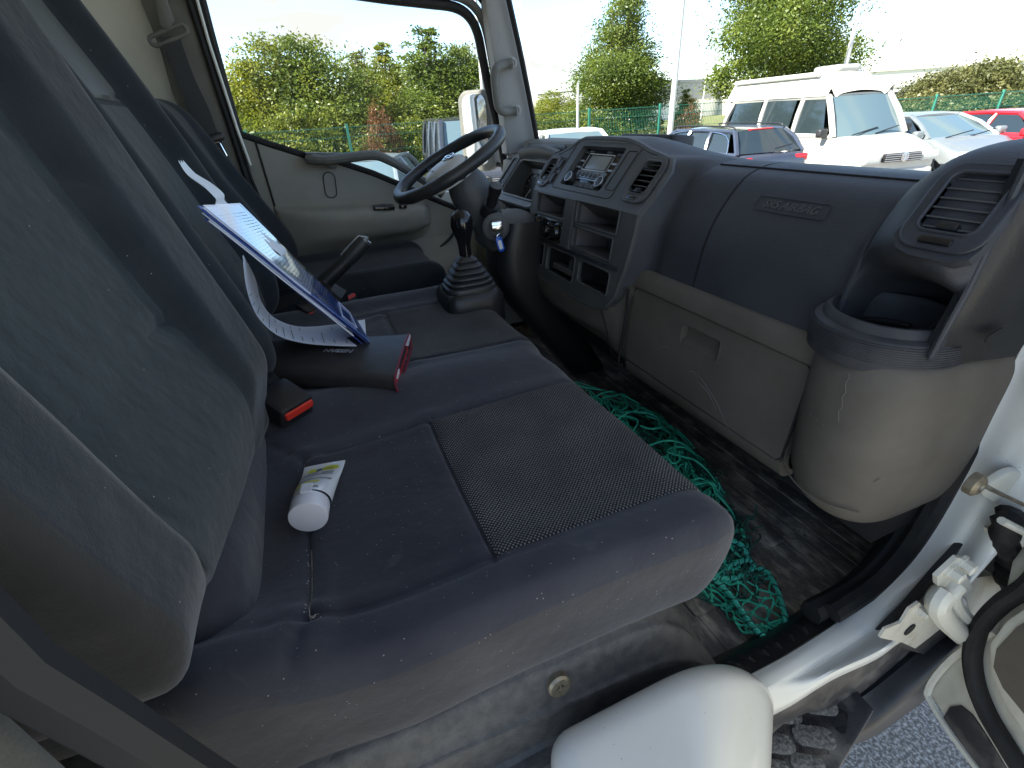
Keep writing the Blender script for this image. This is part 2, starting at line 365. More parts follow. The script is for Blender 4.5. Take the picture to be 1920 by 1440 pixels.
def trunk_mesh(seed, h, r, lobes):
    g = random.Random(seed); mb = MB(); pts = [(g.uniform(-.1, .1)*k, g.uniform(-.1, .1)*k, h*k/5) for k in range(6)]
    mb.tube(pts, [r*(1-.13*k) for k in range(6)], 8)
    for (cx, cy, cz, rx, ry, rz) in lobes:
        for q in range(3):
            b = np.array(pts[2+q % 3]); e = np.array((cx, cy, cz))+np.array([g.uniform(-.6, .6)*rx, g.uniform(-.6, .6)*ry, g.uniform(-.2, .7)*rz])
            m_ = (b+e)/2+np.array([0, 0, -.15*rz]); mb.tube(crom([b, m_, e], 3), [r*.4*(1-.13*i) for i in range(7)], 5)
    return mb
def tree(name, label, x, y, sc, mesh, trunk, cm, group=None, rz=0., z=0., cat='tree'):
    t = thing(name, (x, y, z), label, cat, group)
    c = bpy.data.objects.new('crown', mesh); COL.objects.link(c); c.parent = t; c.scale = sc; c.rotation_euler.z = rz
    if not mesh.materials: mesh.materials.append(cm)
    if trunk is not None:
        b = bpy.data.objects.new('trunk', trunk); COL.objects.link(b); b.parent = t; b.scale = sc; b.rotation_euler.z = rz
    return t
LB = [(0, 0, 3.4, 1.5, 1.5, 1.5), (.9, .4, 2.3, 1.2, 1.2, 1.1), (-.9, -.2, 2.4, 1.2, 1.2, 1.2), (.2, -.9, 1.7, 1.2, 1.1, 1.0), (-.3, .5, 4.6, .8, .8, .9), (.5, -.4, 1.0, 1.3, 1.2, .9), (-.7, .2, .9, 1.2, 1.2, .8)]
LN = [(0, 0, 1.3, 1.1, 1.1, 1.1), (.1, .1, 2.5, 1.0, 1.0, 1.2), (-.15, 0, 3.7, .8, .8, 1.1), (.1, 0, 4.8, .5, .5, .9), (.4, -.3, 1.8, .7, .7, .8), (-.45, .2, 2.9, .6, .6, .8), (.1, .1, 5.6, .22, .22, .6)]
LO = [(0, 0, 5.2, 1.7, 1.7, 1.3), (1.5, .3, 4.0, 1.4, 1.4, 1.0), (-1.6, -.2, 4.1, 1.5, 1.4, 1.0), (.3, -1.0, 3.3, 1.4, 1.3, .9), (-.4, .9, 6.3, 1.2, 1.2, 1.0), (2.2, -.3, 2.9, 1.0, .9, .6), (-2.2, .3, 2.8, .9, .9, .6), (.8, .4, 6.0, 1.0, 1.0, .9), (-.9, .2, 2.5, .9, .9, .5), (.2, 0, 7.3, .9, .9, .8)]
LP = [(0, 0, 6.4, .8, .8, 1.1), (.3, .2, 5.0, 1.3, 1.3, 1.1), (-.6, -.2, 3.9, 1.5, 1.4, 1.1), (.9, -.2, 3.3, 1.4, 1.3, 1.0), (-.3, .3, 2.2, 1.7, 1.6, .9), (.6, 0, 7.6, .45, .45, .7), (-.3, 0, 1.2, 1.4, 1.3, .7)]
LS = [(0, 0, .6, .8, .7, .6), (.7, .1, .5, .6, .6, .5), (-.7, 0, .55, .6, .6, .55), (.1, 0, 1.1, .5, .5, .45)]
cB = crown_mesh(1, 46000, .056, LB); tB = trunk_mesh(1, 3.2, .13, LB)
cN = crown_mesh(2, 40000, .050, LN); tN = trunk_mesh(2, 4.8, .10, LN)
def asmesh(mb, n, m): o = mb.build(n, m); me = o.data; bpy.data.objects.remove(o); return me
tBm = asmesh(tB, 'trunk', M['bark']); tNm = asmesh(tN, 'trunk', M['bark'])
cN2 = cN.copy(); cB2 = cB.copy(); cN3 = cN.copy(); cB3 = crown_mesh(9, 44000, .056, LB)
GL = 'trees in a belt behind the green fence'
def top_at(px, py, y): return at(px, py, y=y)
def place(name, label, px, py, y, w, mesh, trunk, m, hh, group=GL, rz=0., cat='tree'):
    p = top_at(px, py, y); s = p[2]/hh; return tree(name, label, p[0], y, (w, w, s), mesh, trunk, m, group, rz, 0, cat)
place('broadleaf_tree', 'yellow green bushy tree furthest left in the driver window', 425, 125, 21, 1.05, cB, tBm, M['leafA'], 5.3, rz=.4)
place('broadleaf_tree', 'broad yellow green tree with rounded top left of centre in the driver window', 505, 88, 20.5, 1.05, cB2, tBm, M['leafA'], 5.3, rz=2.)
place('broadleaf_tree', 'darker green round topped tree in the middle of the driver window', 590, 76, 20, 1.12, cB3, tBm, M['leafB'], 5.3, rz=1.2)
place('birch_tree', 'thin grey green birch in the gap between the two taller clumps', 665, 92, 23, 1.3, cN, tNm, M['leafC'], 6.0, rz=.5)
place('birch_tree', 'slim yellowing tree just left of the tall pointed tree', 722, 75, 22, 1.25, cN2, tNm, M['leafA'], 6.0, rz=2.5)
place('birch_tree', 'tall pointed green tree rising highest near the window pillar', 795, 48, 20, 1.55, cN3, tNm, M['leafB'], 6.0, rz=3.9)
place('broadleaf_tree', 'green tree behind the door mirror and window pillar', 850, 88, 20, .95, cB3, tBm, M['leafB'], 5.3, rz=5.)
place('broadleaf_tree', 'far pale green tree seen between the pillar and the lone oak', 1050, 175, 30, 1.0, cB2, tBm, M['leafA'], 5.3, rz=.9)
place('broadleaf_tree', 'low yellow green tree next to the windscreen pillar', 1015, 192, 27, .75, cB, tBm, M['leafA'], 5.3, rz=2.9)
cS = crown_mesh(5, 14000, .036, LS); cSR = crown_mesh(6, 9000, .036, LS); cSY = cS.copy()
GS = 'shrubs along the foot of the fence'
for i, (px, py, y, w, lab, cm, mm) in enumerate([
    (455, 215, 17.6, 1.5, 'bright green shrub at the left edge of the driver window', cS, M['leafA']),
    (540, 205, 18.0, 1.5, 'second bright shrub behind the fence from the left', cS, M['leafA']),
    (620, 200, 18.0, 1.5, 'yellow green shrub behind the slanted fence post', cS, M['leafA']),
    (705, 192, 17.2, .75, 'orange red shrub between the green ones', cSR, M['leafR']),
    (765, 215, 18.4, 1.4, 'green shrub to the left of the black van', cS, M['leafA']),
    (850, 215, 19., 1.4, 'green shrub over the roof of the black van', cS, M['leafA']),
    (1040, 215, 19., 1.4, 'shrub behind the fence above the white car roof', cS, M['leafA']),
    (1120, 205, 18., 1.2, 'shrub at the foot of the tall tree left of the lamp post', cS, M['leafA']),
    (1210, 205, 18., 1.2, 'yellowing shrub under the right side of the tall tree', cSY, M['leafC']),
    (1295, 190, 17., .7, 'small orange tinted bush right of the lamp post', cSR, M['leafR'])]):
    place('shrub', lab, px, py, y, w, cm, None, mm, 1.6, GS, rz=i*1.3, cat='shrub')
cP = crown_mesh(3, 72000, .052, LP); tPm = asmesh(trunk_mesh(3, 6.2, .16, LP), 'trunk', M['bark'])
place('maple_tree', 'tall full green tree standing alone between the pillar and the lamp post', 1168, -45, 19, 1.0, cP, tPm, M['leafB'], 8.2, None, rz=.3)
cO = crown_mesh(4, 80000, .048, LO); tOm = asmesh(trunk_mesh(4, 6.0, .17, LO), 'trunk', M['bark'])
q = at(1475, 60, y=15.5)
tree('oak_tree', 'large spreading green tree towering behind the white camper van', q[0], 15.5, (1.22, 1.1, .92), cO, tOm, M['leafB'], None, .4)
cH = crown_mesh(8, 52000, .030, LS); cH2 = cH.copy()
place('hedge_bush', 'tall olive bush behind the silver car', 1770, 118, 13.2, 1.9, cH, None, M['leafC'], 1.7, 'tall bushes behind the right fence', 0.2, 'bush')
place('hedge_bush', 'tall olive bush behind the red car at the right edge', 1880, 92, 12.5, 2.1, cH2, None, M['leafC'], 1.7, 'tall bushes behind the right fence', 1.9, 'bush')
place('young_tree', 'small young tree with yellow leaves right of the lamp post', 1290, 165, 19, .62, cN2, tNm, M['leafA'], 6.0, None, 1.)

# ---- fences
def fence(label, pts, h, bay=2.5):
    t = thing('mesh_fence', (pts[0][0], pts[0][1], 0), label, 'fence')
    for (x0, y0), (x1, y1) in zip(pts[:-1], pts[1:]):
        L_ = math.hypot(x1-x0, y1-y0); nb = max(1, round(L_/bay)); dx, dy = (x1-x0)/L_, (y1-y0)/L_
        for b in range(nb):
            s0 = L_*b/nb; px, py = x0+dx*s0, y0+dy*s0
            MB().box((px-.035, py-.035, 0), (px+.035, py+.035, h+.06), .008).build('post', M['fence'], t)
            mb = MB(); fr = Fr((px, py, 0), (dx, dy, 0), (0, 0, 1)); w = L_/nb
            for k in range(int(w/.06)): mb.fbox(fr, k*.06+.03, k*.06+.037, .05, h, -.0035, .0035)
            for z in (.08, .48, .88, 1.28, 1.68, h-.03): mb.fbox(fr, 0, w, z, z+.014, .004, .014)
            mb.build('wire_panel', M['fence'], t, smooth=False)
    return t
fence('green wire mesh fence running behind the trees side of the yard', [(-9, 16.2), (9.5, 16.0), (14.5, 15.)], 1.96)
fence('green wire mesh fence behind the silver and red cars', [(15.5, 12.6), (20., 11.5), (30., 9.2)], 1.72)

# ---- lamp posts
def lamppost(label, x, y, h, r, arm=None, z0=0., group='lamp posts around the yard'):
    t = thing('lamp_post', (x, y, z0), label, 'lamp post', group)
    MB().tube([(x, y, z0), (x, y, z0+h*.5), (x, y, z0+h)], [r, r*.8, r*.55], 12).build('pole', M['lamp'], t)
    MB().tube([(x, y, z0), (x, y, z0+.35)], [r*1.35, r*1.3], 12).build('base_sleeve', M['lamp'], t)
    if arm:
        dx, dy = arm; MB().tube(crom([(x, y, z0+h-.02), (x+dx*.3, y+dy*.3, z0+h+.1), (x+dx, y+dy, z0+h+.15)], 5), r*.4, 8).build('arm', M['lamp'], t)
        fr = Fr((x+dx, y+dy, z0+h+.12), (dx, dy, 0), (-dy, dx, 0))
        MB().plate(fr, rrect(0, -.12, .6, .12, .08), -.03, .07, .03).build('lamp_head', M['bgrey'], t)
p = at(1258, 230, y=12.5); lamppost('tall white lamp post right of the lone green tree', p[0], 12.5, 9, .085, (.8, -.3))
p = at(1584, 130, y=12.5); lamppost('lamp post with an arm rising behind the camper van roof', p[0], 12.5, at(1618, 8, y=12.5)[2], .095, (.8, -.2))
p = at(1083, 235, y=15.2); lamppost('short white post in front of the left side of the tree', p[0], 15.2, at(1085, 155, y=15.2)[2], .06)
p = at(1320, 175, y=48); lamppost('far thin lamp post before the grey hall', p[0], 48, at(1320, 143, y=48)[2], .09, (1., 0))
p = at(903, 150, y=17.5); lamppost('grey lamp post seen through the driver window beside the mirror', p[0], 17.5, 8, .07)

# ---- buildings far behind
def hall(label, a, b, dep, h, hb, m1, m2):
    t = thing('industrial_hall', (a[0], a[1], 0), label, 'building'); L_ = math.hypot(b[0]-a[0], b[1]-a[1])
    fr = Fr((a[0], a[1], 0), (b[0]-a[0], b[1]-a[1], 0), (0, 0, 1))
    MB().fbox(fr, 0, L_, hb, h, -dep, 0).build('upper_wall', m1, t, False)
    MB().fbox(fr, .1, L_-.1, 0, hb, -dep+.1, -.1).build('lower_wall', m2, t, False)
    MB().fbox(fr, -.2, L_+.2, h, h+.35, -dep-.2, .2).build('roof', m1, t, False)
    for k in range(int(L_/9)):
        w = MB().fbox(fr, k*9+2, k*9+5, 1.6, hb*.6, -.1, .02).build('window', M['cglass'], t, False)
    return t
a = at(1262, 150, y=62); b = at(1372, 140, y=62)
hall('long grey hall with white lower storey far behind the trees', (a[0]-6, 62), (b[0]+14, 70), 20, at(1300, 152, y=62)[2], at(1300, 186, y=62)[2], M['bgrey'], M['bwhite'])
hall('low white hall far behind the camper van and the olive bushes', (60, 60), (120, 34), 30, 4.2, 2.2, M['bwhite'], M['bwhite'])

# ---- vehicles
def vehicle(name, label, cat, pos, deg, s, body, gh, paint, glass, side, front=None, rear=None, hw=.86, wheels=(1.35, -1.3), wr=.31, group='vehicles parked in the row across the yard', roofmat=None, windshield=None, mirrors=True, pil=.045):
    """body: (x,ztop,half width) stations nose to tail; gh: (xa_base,za_base,xa_top,xr_top,xr_base,zr_base,z_roof,half_base,half_roof); side: list of side windows (x0b,x0t,x1t,x1b)"""
    th = R(deg); c, s_ = math.cos(th), math.sin(th); P0 = np.array([pos[0], pos[1], 0.])
    def T(p): return P0+s*np.array([p[0]*c-p[1]*s_, p[0]*s_+p[1]*c, p[2]])
    t = thing(name, P0, label, cat, group)
    def mk(pts_F, n, m, smooth=True, parent=t):
        mb = MB(); mb.add([T(p) for p in pts_F.v], pts_F.f); return mb.build(n, m, parent, smooth, 40)
    secs = []
    for x, z, w in body:
        zb = .24; secs.append([(x, -w*.93, zb), (x, -w, .42), (x, -w*1.0, z*.72), (x, -w*.975, z-.07), (x, -w*.88, z-.005), (x, -w*.4, z+.02), (x, w*.4, z+.02), (x, w*.88, z-.005), (x, w*.975, z-.07), (x, w, z*.72), (x, w, .42), (x, w*.93, zb)])
    mb = MB(); A = []
    for q in secs: A.append(q)
    mb.loft(A, 5, 3); fs = len(A[0])
    n0 = crom(A[0], 3); n1 = crom(A[-1], 3)
    mb.add(n0, [tuple(range(len(n0)))]); mb.add(n1, [tuple(range(len(n1)))[::-1]])
    bo = mk(mb, 'body', paint)
    xa, za, xat, xrt, xr, zr, zt, hb, hr = gh
    # roof: crowned slab
    G = []
    for i in range(13):
        f = i/12; x = xat+(xrt-xat)*f; row = []
        for j in range(13):
            g = j/12*2-1; row.append((x, g*hr, zt-.05*abs(g)**2.5-.035*abs(2*f-1)**3))
        G.append(row)
    mb = MB(); mb.slab(G, (0, 0, -.04)); mk(mb, 'roof', roofmat or paint)
    # pillars in body colour
    mb = MB()
    for sg in (-1, 1):
        pil_pts = [(xa, za, xat)]+[(x, None, xt) for x, xt in [(w[3], w[2]) for w in side[:-1]]]+[(xr, zr, xrt)]
        for k, (xb, z, xt) in enumerate(pil_pts):
            zb = z if z else zr+(za-zr)*(xb-xr)/(xa-xr); r_ = pil if k in (0,) else pil*1.1
            mb.tube([(xb, sg*hb, zb-.03), ((xb+xt)/2, sg*(hb+hr)/2*1.01, (zb+zt)/2-.0), (xt, sg*hr*.985, zt-.075)], [r_, r_, r_], 6)
        mb.tube([(xat, sg*hr*.985, zt-.07), ((xat+xrt)/2, sg*hr*.985, zt-.05), (xrt, sg*hr*.985, zt-.07)], pil, 6)
        # lower waist rail
        mb.tube([(xa, sg*hb, za-.02), (xr, sg*hb, zr-.02)], pil, 6)
    mk(mb, 'pillars', paint)
    def pane(q, n, m, th=.006, par=t):
        q = [np.array(p, float) for p in q]; nn = np.cross(q[1]-q[0], q[3]-q[0]); nn /= np.linalg.norm(nn); mb = MB()
        mb.add([p for p in q]+[p-nn*th for p in q], [(0, 1, 2, 3), (7, 6, 5, 4), (0, 4, 5, 1), (1, 5, 6, 2), (2, 6, 7, 3), (3, 7, 4, 0)]); return mk(mb, n, m, False, par)
    G = [[(xa+(xat-xa)*f+(.10*(1-f)+.05)*(1-g*g), g*(hb*.97+(hr*.95-hb*.97)*f), za-.02+(zt-.06-za)*f) for g in np.linspace(-1, 1, 9)] for f in np.linspace(0, 1, 6)]
    mb = MB(); mb.grid(G); mk(mb, 'windscreen', windshield or M['cglassb'])
    G = [[(xr+(xrt-xr)*f-(.08)*(1-g*g), g*(hb*.97+(hr*.95-hb*.97)*f), zr+(zt-.06-zr)*f) for g in np.linspace(-1, 1, 9)] for f in np.linspace(0, 1, 6)]
    mb = MB(); mb.grid(G); rw = mk(mb, 'rear_window', M['cglass'])
    for sg in (-1, 1):
        for (x0b, x0t, x1t, x1b) in side:
            zz = lambda x: zr+(za-zr)*(x-xr)/(xa-xr)
            pane([(x0b, sg*(hb+.0), zz(x0b)+.015), (x1b, sg*(hb+.0), zz(x1b)+.015), (x1t, sg*(hr+.004), zt-.10), (x0t, sg*(hr+.004), zt-.10)], 'side_window', glass)
        for wx in wheels:
            y = sg*(hw-.02); fr = Fr((wx, y-sg*.18, wr), (1, 0, 0), (0, 0, -sg)); fr.N = np.array([0., sg, 0.])
            w_ = MB(); w_.lathe(fr, [(wr*.62, 0), (wr*.95, .0), (wr, .03), (wr, .17), (wr*.95, .2), (wr*.62, .2)], 28); wo_ = mk(w_, 'wheel', M['tyre'])
            w_ = MB(); w_.lathe(fr, [(wr*.6, .19), (wr*.6, .205), (wr*.5, .2), (wr*.12, .19), (wr*.1, .205)], 28)
            rm = mk(w_, 'rim', M['rim'], True, t); rm.parent = wo_; rm.matrix_parent_inverse = Matrix.Identity(4)
        if mirrors:
            mb = MB(); mb.rbox((xa-.22, sg*(hb+.16)-.10, za-.02), (xa-.08, sg*(hb+.16)+.10, za+.14), .04, .03); mk(mb, 'door_mirror', mirrors if mirrors is not True else paint)
    if front:
        hx, hz, hy, hwid, hh, gw, gh_, gz = front
        for sg in (-1, 1):
            mb = MB(); mb.rbox((hx-.25, sg*hy-hwid, hz-hh), (hx+.02, sg*hy+hwid, hz+hh), .03, .03); mk(mb, 'headlight', M['lens'])
        g_ = MB(); fr = Fr((hx+.03, 0, gz), (0, 1, 0), (0, 0, 1)); g_.plate(fr, rrect(-gw, -gh_, gw, gh_, .02), -.06, .008, .004)
        gr = mk(g_, 'grille', M['black'])
        mb = MB()
        for k in range(4): mb.fbox(fr, -gw*.97, gw*.97, -gh_+gh_*2*(k+.35)/4, -gh_+gh_*2*(k+.75)/4, .008, .02)
        sl_ = mk(mb, 'grille_bars', M['silver'], False); sl_.parent = gr; sl_.matrix_parent_inverse = Matrix.Identity(4)
        mb = MB(); mb.rbox((body[0][0]-.25, -hw*.96, .32), (body[0][0]+.07, hw*.96, .54), .07, .06); mk(mb, 'bumper', paint if rear is None else M['black'])
        mb = MB()
        for (y0, y1) in ((-.55, .1), (0, .6)): mb.tube([(xa+.14, y0, za-.0), (xa+.06, y1, za+.11)], .012, 5)
        mk(mb, 'wiper', M['black'])
    if rear:
        rx, rz_, ry, rw_, rh = rear
        for sg in (-1, 1):
            mb = MB(); mb.rbox((rx-.03, sg*ry-rw_, rz_-rh), (rx+.25, sg*ry+rw_, rz_+rh), .03, .03); mk(mb, 'tail_light', M['tail'])
        mb = MB(); mb.rbox((body[-1][0]-.06, -hw*.95, .34), (body[-1][0]+.2, hw*.95, .58), .07, .06); mk(mb, 'bumper', paint)
        mb = MB(); mb.tube([(xr-.1, .0, zr+.06), (xr-.085, -.42, zr+.12)], .014, 5); mk(mb, 'wiper', M['black'])
    return t, T, mk
def paint(name, c, rough=.22, metal=.0): return mat(name, c, rough, tuple(min(1, q*1.12) for q in c), 3, metal=metal, spec=.5, coat=.6)
pW = paint('camper_white_paint', (.48, .47, .42)); pS = paint('silver_car_paint', (.22, .24, .245), .3, .3); pR = paint('red_car_paint', (.52, .02, .03)); pA = paint('dark_blue_grey_paint', (.05, .06, .085), .2, .3)
pB = paint('black_van_paint', (.03, .035, .045)); pC = paint('white_car_paint', (.70, .72, .74)); pG = paint('grey_saloon_paint', (.22, .26, .28), .3, .3)
estate = [(2.3, .62, .70), (2.15, .72, .84), (1.4, .86, .89), (.9, .95, .90), (-1., .98, .90), (-1.9, .98, .87), (-2.25, .94, .80), (-2.32, .70, .76)]
small = [(2.05, .60, .66), (1.9, .74, .80), (1.3, .90, .85), (.95, .97, .86), (-1., .97, .86), (-1.7, .96, .83), (-1.95, .90, .78), (-2.02, .62, .74)]
t, T, mk = vehicle('estate_car', 'dark estate car with roof rails seen from behind in front of the camper van', 'car', (9.35, 10.2), 83, 1.02, estate,
    (1.05, .97, .35, -1.75, -2.15, 1.0, 1.45, .78, .60), pA, M['cglass'], [(.85, .28, -.25, -.2), (-.28, -.33, -1.0, -1.1), (-1.18, -1.08, -1.62, -1.85)], rear=(-2.27, .86, .66, .16, .07))
for sg in (-1, 1):
    mb = MB(); mb.tube(crom([(.35, sg*.58, 1.42), (.2, sg*.58, 1.475), (-1.5, sg*.58, 1.475), (-1.7, sg*.58, 1.41)], 5), .016, 6); mk(mb, 'roof_rail', M['black'])
    mb = MB(); mb.tube(crom([(.95, sg*.79, .985), (.3, sg*.635, 1.345), (-1.4, sg*.628, 1.345), (-1.8, sg*.75, 1.06), (-1.75, sg*.79, .985)], 6), .011, 6); mk(mb, 'window_trim', M['chrome'])
mb = MB(); mb.rbox((-1.80, -.28, 1.385), (-1.72, .28, 1.42), .012, .02); mk(mb, 'brake_light', M['tail'])
# camper van
vanb = [(2.36, .70, .78), (2.28, .86, .88), (1.9, 1.03, .91), (1.5, 1.12, .92), (.6, 1.16, .92), (-1.5, 1.16, .92), (-2.2, 1.15, .91), (-2.36, 1.1, .86), (-2.4, .7, .84)]
t, T, mk = vehicle('camper_van', 'white high roofed camper van facing the dashboard with roof awning', 'camper van', (11.88, 9.33), -100.4, 1.05, vanb,
    (1.52, 1.14, 1.02, -2.1, -2.36, 1.15, 1.92, .86, .74), pW, M['cglass'], [(1.25, .98, .35, .35), (.16, .16, -.86, -.86), (-1.0, -1.0, -2.0, -2.1)],
    front=(2.40, .74, .66, .19, .085, .42, .075, .75), wheels=(1.42, -1.5), wr=.33, pil=.06, windshield=M['cglassb'], mirrors=M['boot'])
G = []
for i in range(15):
    f = i/14; x = 1.05-3.45*f
    top = 2.29-.40*max(0, 1-f*6)**1.6
    G.append([(x, y_, z_) for y_, z_ in crom([(-.80, 1.86), (-.74, 1.98), (-.60, top-.06), (-.45, top), (0, top+.04), (.45, top), (.60, top-.06), (.74, 1.98), (.80, 1.86)], 4)])
mb = MB(); mb.grid(G); mb.add(G[-1], [tuple(range(len(G[-1])))]); mk(mb, 'high_roof', pW)
mb = MB(); mb.tube([(.55, -.66, 2.26), (-2.3, -.66, 2.26)], .05, 8); mk(mb, 'awning', M['lamp'])
mb = MB(); mb.rbox((-.1, -.3, 2.28), (.6, .3, 2.42), .06, .06); mk(mb, 'roof_hatch', pW)
fr = Fr(T((2.462, 0, .755)), np.array(T((2.3, 1, 0)))-np.array(T((2.3, 0, 0))), (0, 0, 1))
mb = MB(); mb.lathe(fr, [(.085, -.01), (.085, .012), (.075, .014), (.072, .008), (.001, .008)], 28)
for (a, b) in (((-.035, .062), (-.0, .0)), ((.035, .062), (0, .0)), ((-.062, .03), (-.028, -.055)), ((-.028, -.055), (0, .0)), ((.062, .03), (.028, -.055)), ((.028, -.055), (0, 0))):
    mb.tube([fr.p(a[0], a[1], .013), fr.p(b[0], b[1], .013)], .007, 5)
mb.build('emblem', M['chrome'], t)
for x0 in (.28, -.94):
    mb = MB(); mb.tube([(x0, -.925, .35), (x0, -.93, 1.1)], .006, 4); mk(mb, 'door_seam', M['black'])
silv = [(1.98, .56, .68), (1.85, .72, .82), (1.3, .92, .86), (.9, 1.0, .87), (-1., 1.0, .87), (-1.7, 1.0, .84), (-2.0, .95, .78), (-2.05, .62, .74)]
vehicle('silver_car', 'silver hatchback parked between the camper van and the red car', 'car', (13.95, 8.0), -108, 1.02, silv,
    (1.0, 1.0, .12, -1.5, -1.85, 1.02, 1.46, .78, .58), pS, M['cglass'], [(.75, .1, -.4, -.4), (-.5, -.5, -1.2, -1.5)], front=(1.99, .68, .58, .17, .10, .3, .05, .62))
vehicle('red_car', 'bright red car at the right edge beyond the silver one', 'car', (15.9, 6.9), -110, 1.0, small,
    (.95, .97, .15, -1.3, -1.75, 1.0, 1.44, .78, .6), pR, M['cglass'], [(.75, .15, -.4, -.4), (-.5, -.5, -1.1, -1.4)], front=(2.06, .68, .58, .17, .08, .3, .05, .6))
vehicle('white_car', 'white car of which only the rounded roof shows above the dashboard', 'car', (6.6, 12.0), -104, 1.06, small,
    (.95, .97, .3, -1.4, -1.85, 1.0, 1.50, .8, .66), pC, M['cglass'], [(.75, .2, -.4, -.4), (-.5, -.5, -1.1, -1.4)], front=(2.06, .68, .58, .17, .08, .3, .05, .6))
vanl = [(2.3, .75, .80), (2.2, .92, .88), (1.85, 1.06, .92), (1.4, 1.14, .93), (.6, 1.16, .93), (-2., 1.16, .93), (-2.4, 1.1, .9), (-2.45, .7, .86)]
vehicle('black_van', 'dark blue black van beside the driver door mirror', 'van', (3.95, 12.2), -98, 1.02, vanl,
    (1.6, 1.12, 1.0, -2.2, -2.4, 1.14, 1.98, .86, .76), pB, M['cglass'], [(1.3, .95, .3, .3), (.2, .2, -.9, -.9), (-1., -1., -2., -2.1)], front=(2.33, .80, .66, .17, .1, .4, .07, .8), wr=.33, wheels=(1.4, -1.5), pil=.06, mirrors=M['boot'])
vehicle('grey_saloon', 'grey car seen through the gap under the driver door pull', 'car', (1.25, 10.6), -112, 1.0, small,
    (.95, .97, .2, -1.3, -1.75, 1.0, 1.44, .78, .6), pG, M['cglassb'], [(.75, .15, -.4, -.4), (-.5, -.5, -1.1, -1.4)], front=(2.06, .68, .58, .17, .08, .3, .05, .6), mirrors=M['black'])
# ================================================================== TRUCK CAB SHELL
from mathutils.geometry import tessellate_polygon
def holeplate(mb, fr, outer, holes, w0, w1, hd=None):
    """front face with openings at w1, outer wall down to w0, opening walls down to hd"""
    lists = [outer]+holes; pts = [p for l in lists for p in l]
    tris = tessellate_polygon([[Vector((p[0], p[1], 0)) for p in l] for l in lists])
    mb.add([fr.p(p[0], p[1], w1) for p in pts], [tuple(t) for t in tris])
    for k, l in enumerate(lists):
        n = len(l); d = w0 if k == 0 else (hd if hd is not None else w0)
        mb.add([fr.p(p[0], p[1], w1) for p in l]+[fr.p(p[0], p[1], d) for p in l], [(i, (i+1) % n, n+(i+1) % n, n+i) for i in range(n)])
    return mb
def rim(mb, fr, pts, r, w, k=6): return mb.tube([fr.p(u, v, w) for u, v in pts], r, k, closed=True)
def bb(fr, a, b, w=0.):
    (u0, v0), (u1, v1) = fr.uv(*a, w), fr.uv(*b, w); return min(u0, u1), min(v0, v1), max(u0, u1), max(v0, v1)

cab = thing('truck_cab', (.3, 1.15, 1.05), 'white truck cab shell around the seats with its right door open', 'truck cab')
M['matdirt'] = mat('muddy_black_rubber_mat', (.062, .057, .050), .6, (.30, .265, .215), 15, .35, 70, spec=.4, nlo=.47, nhi=.78, det=14, streak=(1.7, .7, 1), bump2=.25, b2scale=14, rvar=.35)
M['stepdirt'] = mat('dusty_black_step_plastic', (.022, .022, .024), .45, (.12, .11, .10), 16, .3, 120, spec=.5, nlo=.46, nhi=.75, det=8, rvar=.3)
M['scuff'] = mat('scuffed_black_sill_plastic', (.014, .014, .015), .4, (.20, .19, .18), 28, .3, 150, spec=.5, nlo=.60, nhi=.74, det=8)
# floor with its rubber mat: ribs along and across, raised rim
fl = MB(); fl.box((-.55, .27, .98), (1.5, 2.14, 1.055)); fl.build('floor_pan', M['deep'], cab)
mb = MB(); fr = Fr((.40, .31, 1.058), (1, 0, 0), (0, 1, 0))
mb.plate(fr, rrect(0, -.02, .98, 1.74, .05), 0, .012, .004)
mb.tube([fr.p(u, v, .014) for u, v in rrect(.012, -.005, .965, 1.725, .05)], .007, 6, closed=True)
for k in range(20):
    v = .06+.045*k
    mb.tube([fr.p(v, .05, .012), fr.p(v, 1.68, .012)], .0035, 5)
for (u0, v0, u1, v1) in ((.14, .0, .27, .05), (.30, .0, .41, .05), (.44, .0, .60, .05), (.14, .13, .20, .5), (.42, .2, .47, .6)):
    mb.plate(fr, rrect(u0, v0, u1, v1, .01), .01, .019, .003)
mt = mb.build('rubber_floor_mat', M['matdirt'], cab)
# raised wording strip by the sill (unreadable, worn)
tf = Fr((.66, .345, 1.0705), (.93, -.36, 0), (.36, .93, 0))
V, F = text_mesh('COOL VAN STAR', tf, .028, .0012, .002, align='CENTER'); tb = MB(); tb.add(V, F)
mb = MB(); mb.plate(tf, rrect(-.13, -.022, .13, .022, .006), 0, .002, .001); mb.build('raised_strip', M['matdirt'], mt) if False else None
# firewall, tunnel and toe board
mb = MB(); G = [[(x, y, z) for x, z in crom([(1.02, 1.06), (1.16, 1.10), (1.27, 1.25), (1.30, 1.55), (1.30, 1.80)], 4)] for y in (.24, .8, 1.4, 2.17)]
mb.slab(G, (.03, 0, -.01)); mb.build('firewall', M['rubber'], cab)
# rear wall, roof, exterior panels
mb = MB(); mb.box((-.60, .16, 1.0), (-.56, 2.18, 2.86)); mb.build('rear_wall', M['wall'], cab, False)
mb = MB()
for y0 in (.62, 1.12, 1.66): mb.tube([(-.558, y0, 1.2), (-.556, y0, 2.8)], .012, 8)
mb.build('rear_wall_ribs', M['wall'], cab)
mb = MB(); mb.rbox((-.62, .10, 2.80), (.98, 2.24, 2.92), .05, .08); mb.build('roof', M['white'], cab)
mb = MB(); mb.box((-.56, .16, 2.775), (.90, 2.18, 2.798)); mb.build('headliner', M['wall'], cab, False)
mb = MB()
G = [[(1.02+.33*(1-g*g)**.8, 1.15+g*1.0, 1.81), (1.06+.33*(1-g*g)**.8, 1.15+g*1.03, 1.6), (1.06+.33*(1-g*g)**.8, 1.15+g*1.04, .75)] for g in np.linspace(-1, 1, 15)]
